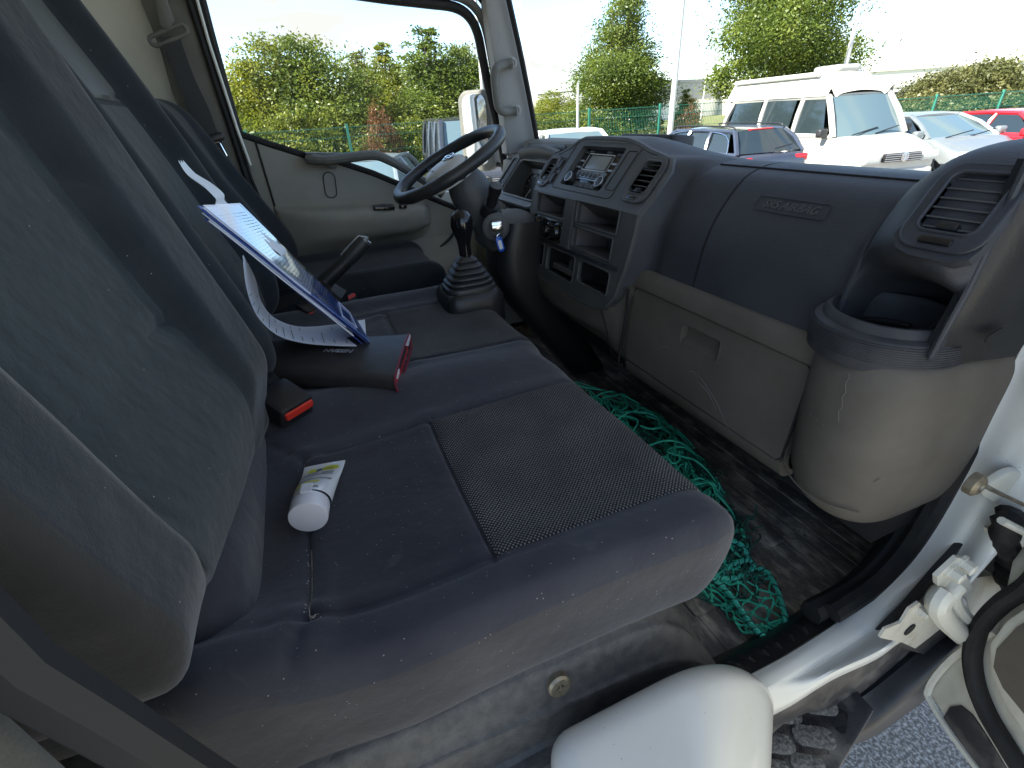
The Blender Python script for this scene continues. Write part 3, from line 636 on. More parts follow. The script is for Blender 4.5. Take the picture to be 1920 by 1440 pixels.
mb.slab(G, (-.03, 0, 0)); mb.build('front_panel', M['white'], cab)
# windscreen
G = [[((1.0+.29*(1-g*g)**.8)*(1-f)+(.86+.09*(1-g*g))*f, 1.15+g*(.93-.03*f), 1.885+f*.90) for f in np.linspace(0, 1, 9)] for g in np.linspace(-1, 1, 17)]
mb = MB(); mb.grid(G); mb.build('windscreen', M['glass'], cab)
# driver side A pillar trim, polygon in the plane y = 2.02
def xz(px, py, y): p = at(px, py, y=y); return (p[0], p[2])
def yplate(mb, pts, y, th, b=.01):
    """polygon given in photo pixels on the plane y, facing the camera, thickness th away from it"""
    fr = Fr((0, y, 0), (1, 0, 0), (0, 0, 1)); q = [xz(a, b_, y) for a, b_ in pts]
    A = sum(q[i][0]*q[(i+1) % len(q)][1]-q[(i+1) % len(q)][0]*q[i][1] for i in range(len(q)))
    if A < 0: q = q[::-1]
    return mb.plate(fr, q, -th, 0, b)
M['agrey'] = mat('light_grey_pillar_trim', (.30, .30, .30), .6, (.34, .34, .335), 6, .3, 350)
mb = MB(); yplate(mb, [(905, -60), (912, 20), (922, 90), (934, 160), (944, 225), (950, 288), (975, 300), (1012, 290), (1006, 262), (990, 180), (972, 90), (952, 0), (938, -60)], 2.02, .05, .012)
mb.build('pillar_trim', M['agrey'], cab, label='light grey trim of the driver side windscreen pillar')
mb = MB(); mb.tube([at(a, b, y=2.0) for a, b in ((940, -60), (954, 0), (974, 90), (992, 180), (1007, 262), (1013, 292))], .010, 6); mb.build('windscreen_seal', M['rubber'], cab)
# grab handle on that pillar
gh = MB(); hp = [(960, 118), (945, 121), (931, 128), (927, 142), (929, 170), (934, 200), (943, 209), (956, 209), (968, 207)]
gh.tube(crom([at(a, b, y=1.985-(.03 if 1 < i < 7 else 0)) for i, (a, b) in enumerate(hp)], 4), .0125, 10, flat=1.25)
hd = gh.build('grab_handle', M['vinyl'], cab)
for (a, b) in ((960, 118), (968, 207)):
    fr = Fr(at(a, b, y=1.99), (1, 0, 0), (0, 0, 1)); MB().lathe(fr, [(.020, -.012), (.020, .004), (.016, .008), (.010, .008), (.009, .004), (.0, .004)], 20).build('handle_screw', M['agrey'], hd)
# driver side B pillar with belt, strips at slightly different depths
mb = MB(); yplate(mb, [(246, -80), (262, 0), (300, 95), (322, 175), (345, 230), (420, 400), (500, 420), (455, 300), (425, 215), (398, 130), (372, 40), (350, -80)], 2.06, .06, .01)
bp = mb.build('pillar_trim', M['vinyl'], cab, label='taupe trim of the driver side door pillar')
mb = MB()
for off, r in ((0, .010), (9, .006)): mb.tube([at(a+off, b, y=2.055) for a, b in ((338, -60), (354, 0), (380, 80), (405, 160), (430, 235), (462, 335), (490, 400))], r, 6)
mb.build('door_seal', M['rubber'], cab)
mb = MB(); mb.tube([at(a, b, y=2.05) for a, b in ((364, -20), (392, 80), (420, 165), (446, 245), (470, 310))], .005, 6); mb.build('pillar_edge', M['white'], cab)
# driver side outer side panel below and above the window, and passenger B pillar
mb = MB(); mb.box((-.62, 2.16, .9), (-.2, 2.2, 2.85)); mb.box((-.2, 2.165, .9), (1.05, 2.2, 1.72)); mb.box((-.2, 2.165, 2.5), (.9, 2.2, 2.85)); mb.build('side_panel', M['white'], cab, False)
mb = MB(); mb.rbox((-.62, .13, 1.0), (-.185, .215, 2.86), .02, .05); mb.build('passenger_pillar', M['teal'] if False else M['vinyl'], cab, label='grey green passenger door pillar close to the camera')
mb = MB(); mb.tube([(-.178, .205, 2.8), (-.172, .203, 1.9), (-.168, .200, 1.80), (-.158, .200, 1.75), (-.146, .20, 1.684), (-.13, .205, 1.58)], .013, 8, flat=1.2); mb.build('door_opening_seal', M['deep'], cab)
mb = MB(); mb.rbox((-.2, .13, 2.68), (.9, .22, 2.86), .02, .05); mb.build('roof_rail', M['white'], cab)
# white wheel arch bulge
mb = MB(); 
def arch(P_):
    x, y, z = P_[:, 0], P_[:, 1], P_[:, 2]
    t = np.clip((x-.27)/.21, 0, 1); drop = .16*t**2.2*np.clip((z-1.0)/.3, 0, 1)
    sink = .012*np.exp(-((y-.09)/.02)**2)*(z > 1.3)
    slope = np.clip((.125-y)/.06, 0, 1)*.035*np.clip((z-1.1)/.25, 0, 1)
    x = x-1.2*np.clip(.225-y, 0, .2)*sst(.12, .46, x)
    return np.stack([x, y, z-drop-sink-slope], 1)
mb.rbox((.105, -.06, .85), (.485, .262, 1.372), (.035, .04, .035), .010, arch); mb.build('wheel_arch_panel', M['white'], cab)
# grey plastic trim between seat and arch
mb = MB()
px = [(470, 1470, 1130, 1300), (830, 1445), (1130, 1310)]
rows = []
for x, z0, z1, zz in ((-.50, 1.47, 1.345, 1.29), (-.2, 1.465, 1.345, 1.29), (.0, 1.455, 1.335, 1.28), (.12, 1.45, 1.325, 1.28), (.24, 1.44, 1.315, 1.27), (.33, 1.42, 1.30, 1.26), (.40, 1.33, 1.24, 1.20), (.46, 1.20, 1.14, 1.12), (.50, 1.08, 1.075, 1.07)):
    rows.append([(x, .50, z0-.01), (x, .37, z0-.03), (x+.004, .335, z0-.07), (x+.006, .318, (z0+z1)/2-.02), (x+.008, .304, z1), (x+.008, .296, z1-.012), (x+.008, .294, zz-.02), (x+.006, .262, zz-.03), (x+.004, .255, zz-.12)])
mb.loft(rows, 5, 4); M['basecover'] = mat('speckled_grey_seat_base_plastic', (.050, .050, .050), .55, (.085, .083, .08), 60, .5, 260, spec=.4)
mb.build('seat_base_trim', M['basecover'], cab, label='dark grey trim between the seat and the white arch')
c0 = at(1047, 1283, y=.309); fr = Fr(c0, (1, 0, .03), (0, .25, 1)); mb = MB(); mb.lathe(fr, [(.016, -.01), (.016, .004), (.013, .007), (.0055, .007), (.004, .003), (.0, .003)], 24)
for k in range(2): mb.fbox(fr, -.009 if k else -.0012, .009 if k else .0012, -.0012 if k else -.009, .0012 if k else .009, .0065, .0082)
mb.build('trim_screw', M['screw'], cab)
# white door opening flange
I = [(1388, 1292, .268), (1440, 1264, .268), (1500, 1230, .268), (1600, 1163, .268), (1690, 1083, .268), (1750, 1008, .268), (1820, 888, .268), (1880, 765, .268), (1930, 672, .268), (1985, 560, .268), (2040, 440, .268)]
Mi = [(1400, 1312, .252), (1455, 1288, .250), (1520, 1258, .246), (1620, 1198, .240), (1716, 1128, .236), (1790, 1050, .230), (1868, 930, .228), (1935, 815, .226), (1990, 710, .225), (2050, 590, .225), (2100, 470, .225)]
O = [(1414, 1345, .245), (1480, 1312, .235), (1560, 1262, .225), (1645, 1222, .212), (1690, 1190, .205), (1770, 1140, .200), (1850, 1050, .195), (1960, 920, .19), (2050, 800, .19), (2120, 660, .19), (2180, 520, .19)]
rows = [[at(a, b, y=c) for a, b, c in (i, m, o)] for i, m, o in zip(I, Mi, O)]
rows = [[r[0]+np.array([0, .012, -.004]), r[0], (r[0]+r[1])/2+np.array([-.003, -.003, .002]), r[1], r[2], r[2]+np.array([.01, .0, -.03])] for r in rows]
mb = MB(); mb.loft(rows, 6, 4, slab=(.012, .01, -.02)); mb.build('door_sill_flange', M['white'], cab, label='curved white painted edge of the open doorway')
# recess plate for the check strap
c0 = at(1890, 915, y=.222); fr = Fr(c0, (.8, -.25, -.55), (.35, -.2, .9)); mb = MB(); mb.plate(fr, rrect(-.045, -.028, .045, .028, .02, 6), -.004, .006, .004); mb.build('strap_recess', M['whiteold'], cab)
# rubber seals along the flange
mb = MB()
for pts, r in (([(1560, 1150), (1640, 1096), (1700, 1032), (1752, 950), (1812, 845), (1872, 735), (1930, 628), (1990, 500), (2040, 400)], .017), ([(1600, 1150), (1662, 1092), (1716, 1040), (1768, 960), (1828, 858), (1888, 745), (1945, 640), (2000, 520)], .010)):
    mb.tube(crom([at(a, b, y=.287) for a, b in pts], 4), r, 8)
mb.build('door_opening_seal', M['rubber'], cab)
mb = MB(); mb.tube(crom([at(a, b, y=.31) for a, b in ((1520, 1148), (1606, 1100), (1668, 1040), (1716, 968), (1770, 870), (1830, 752), (1880, 660))], 4), .02, 8); mb.build('trim_edge', M['deep'], cab)
# scuff plate
A_ = [(1290, 1268), (1360, 1232), (1450, 1186), (1530, 1136), (1590, 1092), (1640, 1050), (1670, 1010)]
B_ = [(1380, 1286), (1430, 1262), (1500, 1224), (1570, 1176), (1640, 1120), (1690, 1070), (1720, 1030)]
rows = [[at(*a, y=.335)+np.array([0, .02, -.03]), at(*a, y=.33), (at(*a, y=.33)+at(*b, y=.277))/2+np.array([0, 0, .006]), at(*b, y=.277), at(*b, y=.275)+np.array([0, 0, -.02])] for a, b in zip(A_, B_)]
mb = MB(); mb.loft(rows, 5, 4)
sp = mb.build('sill_scuff_plate', M['scuff'], cab)
for k in range(16):
    f = k/15*(len(A_)-2.2)+.5; i = int(f); t_ = f-i; a = np.array(A_[i])*(1-t_)+np.array(A_[i+1])*t_; b = np.array(B_[i])*(1-t_)+np.array(B_[i+1])*t_
    p0, p1 = at(*(a*.8+b*.2), y=.318), at(*(a*.3+b*.7), y=.293); mb = MB(); mb.tube([p0+np.array([0, 0, .001]), (p0+p1)/2+np.array([0, 0, .006]), p1+np.array([0, 0, .001])], [.004, .0055, .004], 6); mb.build('grip_rib', M['scuff'], sp)
# step below the sill
mb = MB(); z = .92
sq = [at(a, b, z=z)[:2] for a, b in ((1420, 1300), (1500, 1262), (1600, 1285), (1640, 1330), (1628, 1352), (1560, 1465), (1470, 1520), (1425, 1420))]
ctr = np.mean(sq, 0); fr = Fr((0, 0, z-.03), (1, 0, 0), (0, 1, 0))
A = sum(sq[i][0]*sq[(i+1) % 8][1]-sq[(i+1) % 8][0]*sq[i][1] for i in range(8)); sq = sq if A > 0 else sq[::-1]
mb.plate(fr, sq, 0, .03, .006); stp = mb.build('entry_step', M['stepdirt'], cab, label='black ribbed plastic step dusted with dirt')
M['grit'] = mat('grey_grit_tread', (.09, .09, .09), .8, (.24, .235, .22), 150, 1., 120, nlo=.4, nhi=.62)
for (a, b, w, h, ang) in ((1468, 1338, .055, .026, .35), (1535, 1322, .055, .026, .35), (1458, 1395, .05, .024, .35), (1525, 1382, .062, .026, .35), (1452, 1445, .05, .024, .35), (1592, 1392, .0, .0, 0), (1515, 1435, .05, .024, .35)):
    if not w: continue
    p = at(a, b, z=z+.001); f2 = Fr((p[0], p[1], z+.0005), (math.cos(ang-.9), math.sin(ang-.9), 0), (-math.sin(ang-.9), math.cos(ang-.9), 0))
    mb = MB(); mb.plate(f2, rrect(-w*.62, -h*.75, w*.62, h*.75, h*.7, 6), 0, .006, .003); mb.build('grit_pad', M['grit'], stp)
for j in range(2):
    mb = MB()
    for i in range(34-8*j):
        a = 1440+i*4.4; b = 1366+j*50-(i*.5)
        p = at(a, b, z=z+.001); mb.tube([p+np.array([-.004, -.009, .001]), p+np.array([.004, .009, .001])], .0018, 4)
    mb.build('tread_row', M['stepdirt'], stp)
p = at(1578, 1352, z=z+.002); f2 = Fr((p[0], p[1], z+.0012), (.85, .5, 0), (-.5, .85, 0)); mb = MB(); mb.plate(f2, rrect(-.024, -.009, .024, .009, .005), 0, .0015); mb.build('drain_slot', M['deep'], stp)
# well wall above the step and black fairing outside it
rows = [[at(a, b, y=yy) for a, b, yy in r] for r in (
    ((1400, 1300, .262), (1412, 1352, .25), (1425, 1400, .245)), ((1470, 1268, .262), (1480, 1300, .25), (1490, 1345, .245)), ((1560, 1232, .262), (1580, 1275, .25), (1600, 1318, .245)),
    ((1640, 1200, .262), (1660, 1245, .25), (1665, 1300, .245)), ((1720, 1160, .262), (1745, 1200, .25), (1760, 1240, .245)), ((1800, 1110, .262), (1830, 1140, .25), (1860, 1170, .245)))]
mb = MB(); mb.loft(rows, 5, 5, slab=(0, .01, 0)); mb.build('step_well_panel', M['stepdirt'], cab)
rows = [[at(a, b, y=yy) for a, b, yy in r] for r in (
    ((1585, 1330, .24), (1600, 1372, .215), (1598, 1384, .21), (1570, 1400, .212)),
    ((1640, 1290, .24), (1648, 1345, .205), (1650, 1362, .20), (1632, 1385, .205)),
    ((1690, 1250, .24), (1712, 1292, .205), (1722, 1305, .20), (1712, 1330, .205)),
    ((1750, 1200, .24), (1775, 1235, .205), (1788, 1248, .20), (1790, 1270, .205)),
    ((1830, 1140, .24), (1850, 1168, .205), (1862, 1180, .20), (1880, 1205, .205)))]
M['fairing'] = mat('blue_black_fairing_plastic', (.012, .014, .018), .4, (.022, .024, .028), 20, .15, 200, spec=.5)
mb = MB(); mb.loft(rows, 6, 6, slab=(.008, .02, -.01)); mb.build('step_fairing', M['fairing'], cab)
# unseen box body added and widened to shade the cab, chassis underneath
tb_ = thing('added_box_body', (-3., 1.15, .9), 'unseen tall white box body added behind the cab to shade it', 'truck body')
mb = MB(); mb.rbox((-5.5, -.14, 1.0), (-.72, 2.34, 3.75), .04, .3); mb.build('box', M['white'], tb_)
mb = MB(); mb.box((-5.4, .7, .6), (.6, .8, .95)); mb.box((-5.4, 1.5, .6), (.6, 1.6, .95)); mb.build('chassis_rails', M['deep'], tb_, False)

# ------------------------------------------------------------------ hinge hardware between pillar and door
hg = thing('hinge_assembly', at(1760, 1160, y=.195), 'cream painted bolted door hinge beside the open doorway', 'hinge')
def poly3(mb, pts, y, th=.004):
    q = [at(a, b, y=y) for a, b in pts]; mb.add([p for p in q]+[p+np.array([0, th, 0]) for p in q], [tuple(range(len(q))), tuple(range(2*len(q)-1, len(q)-1, -1))]+[(i, (i+1) % len(q), len(q)+(i+1) % len(q), len(q)+i) for i in range(len(q))]); return mb
mb = poly3(MB(), [(1690, 1168), (1706, 1142), (1724, 1130), (1740, 1146), (1764, 1158), (1772, 1172), (1742, 1196), (1716, 1216), (1692, 1205), (1650, 1196), (1660, 1180)], .197, .004); mb.build('bracket_plate', M['metal'], hg, False)
def yl(mb, px, py, y, prof, k=20, tilt=(0, 0)):
    fr = Fr(at(px, py, y=y), (1, 0, tilt[0]), (0, tilt[1], 1)); return mb.lathe(fr, prof, k)
mb = MB(); yl(mb, 1705, 1180, .1965, [(.0115, 0), (.0115, .0016), (.0, .0016)]); mb.build('bracket_hole', M['deep'], hg)
mb = MB(); yl(mb, 1726, 1146, .195, [(.010, -.002), (.010, .003), (.007, .003), (.007, .010), (.0, .011)], 6); mb.build('bolt', M['metal'], hg)
mb = poly3(MB(), [(1757, 1082), (1776, 1064), (1796, 1046), (1812, 1048), (1806, 1066), (1818, 1090), (1826, 1108), (1806, 1124), (1776, 1102), (1758, 1098)], .192, .006); mb.build('hinge_leaf', M['whiteold'], hg, False)
for (a, b) in ((1782, 1071), (1804, 1056)):
    mb = MB(); yl(mb, a, b, .190, [(.0125, -.003), (.0125, .002), (.009, .002), (.009, .014), (.006, .016), (.0, .016)], 6); mb.build('bolt', M['whiteold'], hg)
mb = MB()
ap = [(1770, 1112, .185), (1758, 1130, .183), (1768, 1155, .18), (1795, 1182, .176), (1820, 1205, .172)]
mb.tube(crom([at(a, b, y=y) for a, b, y in ap], 5), .0155, 10, flat=1.1)
mb.tube(crom([at(a+22, b-16, y=y+.004) for a, b, y in ap], 5), .013, 10); mb.build('hinge_arm', M['whiteold'], hg)
mb = MB(); mb.tube([at(1800, 1128, y=.186), at(1808, 1150, y=.184)], .008, 10); mb.build('hinge_pin', M['metal'], hg)
mb = poly3(MB(), [(1808, 1112), (1830, 1084), (1862, 1078), (1880, 1098), (1862, 1140), (1836, 1176), (1820, 1150)], .203, .02); mb.build('hinge_base', M['whiteold'], hg, False)
mb = poly3(MB(), [(1858, 995), (1872, 992), (1905, 1004), (1935, 1000), (1935, 1090), (1890, 1066), (1898, 1030), (1876, 1012), (1862, 1012)], .205, .01); mb.build('upper_plate', M['whiteold'], hg, False)
mb = poly3(MB(), [(1650, 1190), (1700, 1140), (1760, 1070), (1840, 985), (1940, 930), (1940, 1130), (1860, 1190), (1780, 1240), (1700, 1218)], .232, .01); mb.build('inner_well', M['fairing'], hg, False)
mb = MB(); mb.tube(crom([at(a, b, y=y) for a, b, y in ((1838, 906, .225), (1860, 918, .215), (1885, 930, .20), (1915, 944, .19), (1950, 962, .18))], 4), [.008]*17, 6, flat=.35)
yl(mb, 1828, 908, .218, [(.016, -.006), (.016, .004), (.011, .008), (.007, .008), (.006, .004), (.0, .004)]); st = tag(mb.build('door_check_strap', M['screw']), 'worn brown steel door check strap bolted to the white pillar', 'door strap')
mb = MB(); mb.tube(crom([at(a, b, y=y) for a, b, y in ((1898, 962, .20), (1886, 985, .195), (1884, 1020, .192), (1896, 1052, .188), (1888, 1080, .185), (1905, 1100, .18), (1940, 1110, .17))], 5), [.016+.003*math.sin(k*1.9) for k in range(31)], 10)
tag(mb.build('cable_conduit', M['rubber']), 'black rubber cable conduit running from pillar to open door', 'cable conduit')
mb = MB(); mb.tube([at(1878, 976, y=.19), at(1925, 1000, y=.175)], .0055, 8); tag(mb.build('wiring_clip', M['whiteold']), 'small cream plastic clip lying across the black conduit', 'clip')

# ------------------------------------------------------------------ open passenger door
pdoor = thing('passenger_door', (.85, .17, 1.0), 'open white passenger door in the bottom right corner', 'door')
D = Fr((.85, .17, 1.0), (-.36, -.93, 0), (0, 0, 1))
def duv(pts, w=0.): return [D.uv(a, b, w) for a, b in pts]
lo = duv([(1737, 1300), (1742, 1282), (1775, 1235), (1822, 1198), (1862, 1180)])
def lerp(a, b, t): return (a[0]+(b[0]-a[0])*t, a[1]+(b[1]-a[1])*t)
u0, v0 = lo[0]; v1 = lo[-1][1]
base = D.uv(1835, 1445, 0.); 
outer = [lo[0], base, (base[0]+.12, base[1]-.0), (.95, base[1]+.02), (1.0, base[1]+.1), (1.0, .95), (.0, .95), (-.01, lo[-1][1]+.12)]+[lo[-1], lo[-2], lo[-3], lo[-4]]
Ar = sum(outer[i][0]*outer[(i+1) % len(outer)][1]-outer[(i+1) % len(outer)][0]*outer[i][1] for i in range(len(outer)))
outer = outer if Ar > 0 else outer[::-1]
mb = MB(); mb.plate(D, outer, -.09, -.0, .012); mb.build('door_frame', M['whiteold'], pdoor)
mb = MB(); mb.tube(crom([D.p(*D.uv(a, b, .004), .004) for a, b in ((1738, 1302), (1748, 1276), (1782, 1236), (1826, 1204), (1866, 1186))][::1]+[D.p(*D.uv(1866, 1186, .004), .004)], 4), .006, 6)
mb.tube(crom([D.p(*D.uv(a, b, .004), .004) for a, b in ((1738, 1302), (1756, 1335), (1790, 1385), (1835, 1445), (1880, 1500))], 4), .006, 6)
mb.build('door_edge_bead', M['whiteold'], pdoor)
ws = [(1960, 1060), (1925, 1100), (1880, 1130), (1842, 1170), (1824, 1220), (1828, 1275), (1850, 1335), (1885, 1395), (1925, 1460)]
mb = MB(); mb.tube(crom([D.p(*D.uv(a, b, .012), .012) for a, b in ws], 5), .0125, 10, flat=1.2); mb.build('weatherstrip', M['rubber'], pdoor)
ins = [(1980, 1090), (1930, 1128), (1880, 1162), (1850, 1205), (1852, 1262), (1880, 1325), (1925, 1390), (1990, 1450), (2100, 1500), (2300, 1300), (2300, 1100)]
q = duv(ins, .03); Ar = sum(q[i][0]*q[(i+1) % len(q)][1]-q[(i+1) % len(q)][0]*q[i][1] for i in range(len(q))); q = q if Ar > 0 else q[::-1]
mb = MB(); mb.plate(D, q, 0, .03, .01); dp = mb.build('inner_panel', M['whiteold'], pdoor)
q = duv([(1945, 1150), (1905, 1175), (1868, 1215), (1862, 1250), (1880, 1290), (1925, 1345), (2000, 1400), (2150, 1300)], .034); Ar = sum(q[i][0]*q[(i+1) % len(q)][1]-q[(i+1) % len(q)][0]*q[i][1] for i in range(len(q))); q = q if Ar > 0 else q[::-1]
mb = MB(); mb.plate(D, q, .02, .036, .004); mb.build('trim_insert', M['tan'], dp)
q = duv([(1768, 1345), (1780, 1325), (1800, 1322), (1822, 1340), (1850, 1382), (1885, 1440), (1920, 1500), (1880, 1520), (1820, 1440)], .003); Ar = sum(q[i][0]*q[(i+1) % len(q)][1]-q[(i+1) % len(q)][0]*q[i][1] for i in range(len(q))); q = q if Ar > 0 else q[::-1]
mb = MB(); mb.plate(D, q, -.01, .003, .001); mb.build('lower_recess', M['stepdirt'], pdoor)

# ------------------------------------------------------------------ driver door
ddoor = thing('driver_door', (.35, 2.1, 1.3), 'closed driver door with taupe trim and large window opposite the camera', 'door')
waist = [(445, 250), (505, 270), (575, 292), (640, 305), (700, 325), (760, 350), (810, 372), (860, 392)]
q = [xz(a, b, 2.08) for a, b in waist]+[(.98, q_) for q_ in (1.60, 1.25)]+[(-.12, 1.25), (-.17, 1.7)]
q = q if sum(q[i][0]*q[(i+1) % len(q)][1]-q[(i+1) % len(q)][0]*q[i][1] for i in range(len(q))) > 0 else q[::-1]
Y2 = Fr((0, 2.08, 0), (1, 0, 0), (0, 0, 1))
mb = MB(); mb.plate(Y2, q, -.05, 0, .012); mb.build('door_trim', M['tan_d'], ddoor)
mb = MB(); mb.tube([at(a, b, y=2.085) for a, b in waist], .012, 8); mb.tube([(-.115, 2.078, 1.97), (-.112, 2.078, 1.70), (-.10, 2.07, 1.60)], .004, 6); mb.build('waist_seal', M['rubber'], ddoor)
# armrest bulge
rows = []
for x, d, zt, zb in ((-.12, .0, 1.735, 1.50), (-.10, .035, 1.735, 1.53), (.0, .075, 1.725, 1.55), (.12, .09, 1.715, 1.555), (.24, .095, 1.705, 1.56), (.36, .09, 1.695, 1.565), (.42, .07, 1.690, 1.58), (.455, .03, 1.68, 1.60), (.47, .0, 1.67, 1.62)):
    y = 2.08; rows.append([(x, y+.002, zt+.04), (x, y-d*.25, zt+.012), (x, y-d*.8, zt), (x, y-d, zt-.02), (x, y-d, zt-.055), (x, y-d*.85, (zt+zb)/2-.02), (x, y-d*.35, zb+.02), (x, y+.002, zb-.02)])
mb = MB(); mb.loft(rows, 6, 5); ar = mb.build('armrest', M['tan_d'], ddoor)
mb = MB(); a = at(708, 408, y=2.0); b = at(733, 423, y=2.0); sf = Fr((.275, 2.015, 1.705), (1, 0, -.08), (0, 1, .08))
mb.plate(sf, rrect(-.04, -.022, .04, .022, .005), .0, .012, .003); sw = mb.build('window_switch', M['gloss'], ar)
mb = MB(); mb.plate(Fr((.35, 2.015, 1.70), (1, 0, -.08), (0, 1, .08)), rrect(-.015, -.012, .015, .012, .008), 0, .012, .003); mb.build('lock_switch', M['gloss'], ar)
mb = MB(); mb.plate(sf, rrect(-.012, -.008, .012, .008, .003), .011, .017, .003); mb.build('button', M['dashgrey'], sw)
# oval cap, curved pocket
c0 = at(619, 347, y=2.078); mb = MB(); oval = [(math.cos(t)*.022, math.sin(t)*.046) for t in np.linspace(0, 2*math.pi, 28)[:-1]]
oval = [(u, v) for u, v in rrect(-.021, -.045, .021, .045, .0205, 6)]
rim(mb, Fr(c0, (1, 0, -.1), (.1, 0, 1)), oval, .0018, .001); mb.build('oval_cap', M['black'], ddoor)
mb = MB(); mb.tube(crom([at(a, b, y=2.06) for a, b in ((862, 395), (858, 425), (835, 455), (800, 478), (760, 492))], 5), .006, 6); mb.build('pocket_edge', M['black'], ddoor)
rows = []
for x, d in ((-.1, .0), (-.05, .05), (.1, .09), (.3, .10), (.5, .09), (.62, .05), (.68, 0)): rows.append([(x, 2.082, 1.56), (x, 2.08-d*.4, 1.50), (x, 2.08-d, 1.44), (x, 2.08-d, 1.3), (x, 2.08-d, 1.25)])
mb = MB(); mb.loft(rows, 5, 4); mb.build('door_pocket', M['tan_d'], ddoor)
# pull bar
pb = [(578, 297), (610, 300), (650, 296), (700, 291), (728, 300), (760, 317), (800, 342), (830, 365)]
mb = MB(); mb.tube(crom([at(a, b, y=2.02 if 0 < i < 6 else 2.05) for i, (a, b) in enumerate(pb)], 5), [.022]*4+[.019]*32, 10, flat=.9)
yplate(mb, [(572, 286), (640, 287), (640, 300), (630, 316), (612, 313), (585, 299)], 2.03, .04, .006); mb.build('pull_bar', M['vinyl'], ddoor)
# window frame and glass
ft = [(476, 330), (447, 250), (420, 160), (392, 60), (376, 0), (360, -50), (352, -90), (380, -80), (560, -30), (700, -6), (800, 6), (850, 13), (878, 30), (895, 62), (905, 110), (917, 170), (930, 225), (938, 262), (948, 320)]
mb = MB(); mb.tube(crom([at(a, b, y=2.10) for a, b in ft], 4), .017, 8); mb.build('window_frame', M['rubber'], ddoor)
ft2 = [(380, -95), (560, -48), (700, -26), (800, -14), (860, -6), (892, 16), (910, 52), (922, 110), (932, 170), (944, 225), (952, 262)]
mb = MB(); mb.tube(crom([at(a, b, y=2.085) for a, b in ft2], 4), .015, 8); mb.build('frame_trim', M['vinyl'], ddoor)
ft3 = [(380, -112), (560, -66), (700, -46), (800, -34), (872, -26), (908, 6), (924, 50), (934, 110), (944, 170), (955, 225), (962, 262)]
mb = MB(); mb.tube(crom([at(a, b, y=2.07) for a, b in ft3], 4), .012, 8); mb.build('frame_seal', M['black'], ddoor)
q = [xz(a, b, 2.125) for a, b in ft[1:-1]]+[xz(a, b, 2.125) for a, b in ((900, 420), (760, 352), (640, 310), (500, 275))]
q = q if sum(q[i][0]*q[(i+1) % len(q)][1]-q[(i+1) % len(q)][0]*q[i][1] for i in range(len(q))) > 0 else q[::-1]
mb = MB(); mb.plate(Fr((0, 2.125, 0), (1, 0, 0), (0, 0, 1)), q, 0, .0, 0); mb.v = mb.v[:len(q)]; mb.f = [tuple(range(len(q)))]; mb.build('window_glass', M['glass'], ddoor, False)

# driver door mirror outside
mr = thing('door_mirror', at(893, 330, y=2.36), 'tall grey framed door mirror outside the driver window reflecting sky', 'mirror')
mf = Fr(at(893, 245, y=2.36), (.62, -.78, 0), (0, 0, 1)); mz = at(893, 168, y=2.36)[2]-mf.O[2]; mb2 = at(893, 322, y=2.36)[2]-mf.O[2]
M['mirror'] = mat('mirror_glass', (.85, .87, .9), .02, metal=1.)
wv = .088
mb = MB(); mb.plate(mf, rrect(-wv, mb2, wv, mz, .05, 6), -.05, .006, .012); mb.build('housing', M['vinyl'], mr)
mb = MB(); mb.plate(mf, rrect(-wv+.028, mb2+.03, wv-.022, mz-.016, .04, 6), .0, .009, .001); mb.build('mirror_glass', M['mirror'], mr)
mb = MB(); mb.rbox(np.array(mf.p(-.06, mb2-.14, 0))-np.array([.01, .04, 0]), np.array(mf.p(.06, mb2-.02, 0))+np.array([.03, .04, 0]), .03, .02); mb.build('lower_mirror_housing', M['vinyl'], mr)
mb = MB(); mb.tube([mf.p(.07, mz-.05, -.03), mf.p(.12, mz-.08, -.02), (.98, 2.2, mf.O[2]+mz-.1)], .011, 8); mb.tube([mf.p(.07, mb2+.03, -.03), (.98, 2.2, mf.O[2]+mb2)], .011, 8); mb.build('mirror_arm', M['black'], mr)
# ================================================================== DASHBOARD
dash = thing('dashboard', (.9, 1.1, 1.1), 'charcoal and taupe dashboard spanning the cab with radio, vents and glovebox', 'dashboard')
SS = [(1.27, 1.84), (1.12, 1.858), (1.0, 1.873), (.91, 1.883), (.855, 1.877), (.812, 1.857), (.765, 1.80), (.741, 1.745), (.729, 1.685), (.722, 1.645)]
def sec(y, dx=0., dz=0., k=1.): return [(x+dx*min(1, (i)/4), y, z+dz*(1-i/12)) for i, (x, z) in enumerate(SS)]
mb = MB(); mb.loft([sec(.455), sec(.60), sec(.77)], 10, 6, slab=(.02, 0, -.01)); pad = mb.build('airbag_panel', M['dash'], dash, label='charcoal passenger airbag panel with moulded lettering')
mb = MB(); mb.loft([sec(.776), sec(.83), sec(.885)], 8, 6, slab=(.02, 0, -.01)); mb.build('side_panel', M['dash'], dash)
# seams
def S_at(y, f):
    q = crom(sec(y), 6); i = f*(len(q)-1); a = int(min(i, len(q)-2)); t = i-a; return q[a]*(1-t)+q[a+1]*t
mb = MB(); mb.tube([S_at(.773, f)+np.array([.002, 0, -.001]) for f in np.linspace(.42, 1, 30)], .0028, 6)
mb.tube([S_at(y, .44)+np.array([-.0005, 0, .0005]) for y in np.linspace(.46, .88, 30)], .0022, 6); mb.build('panel_seam', M['deep'], dash)
mb = MB(); mb.tube([S_at(y, .70+.01*math.sin((y-.5)*9))+np.array([.0015, 0, -.001]) for y in np.linspace(.50, .745, 30)], .0022, 6); mb.build('moulded_line', M['dash'], pad)
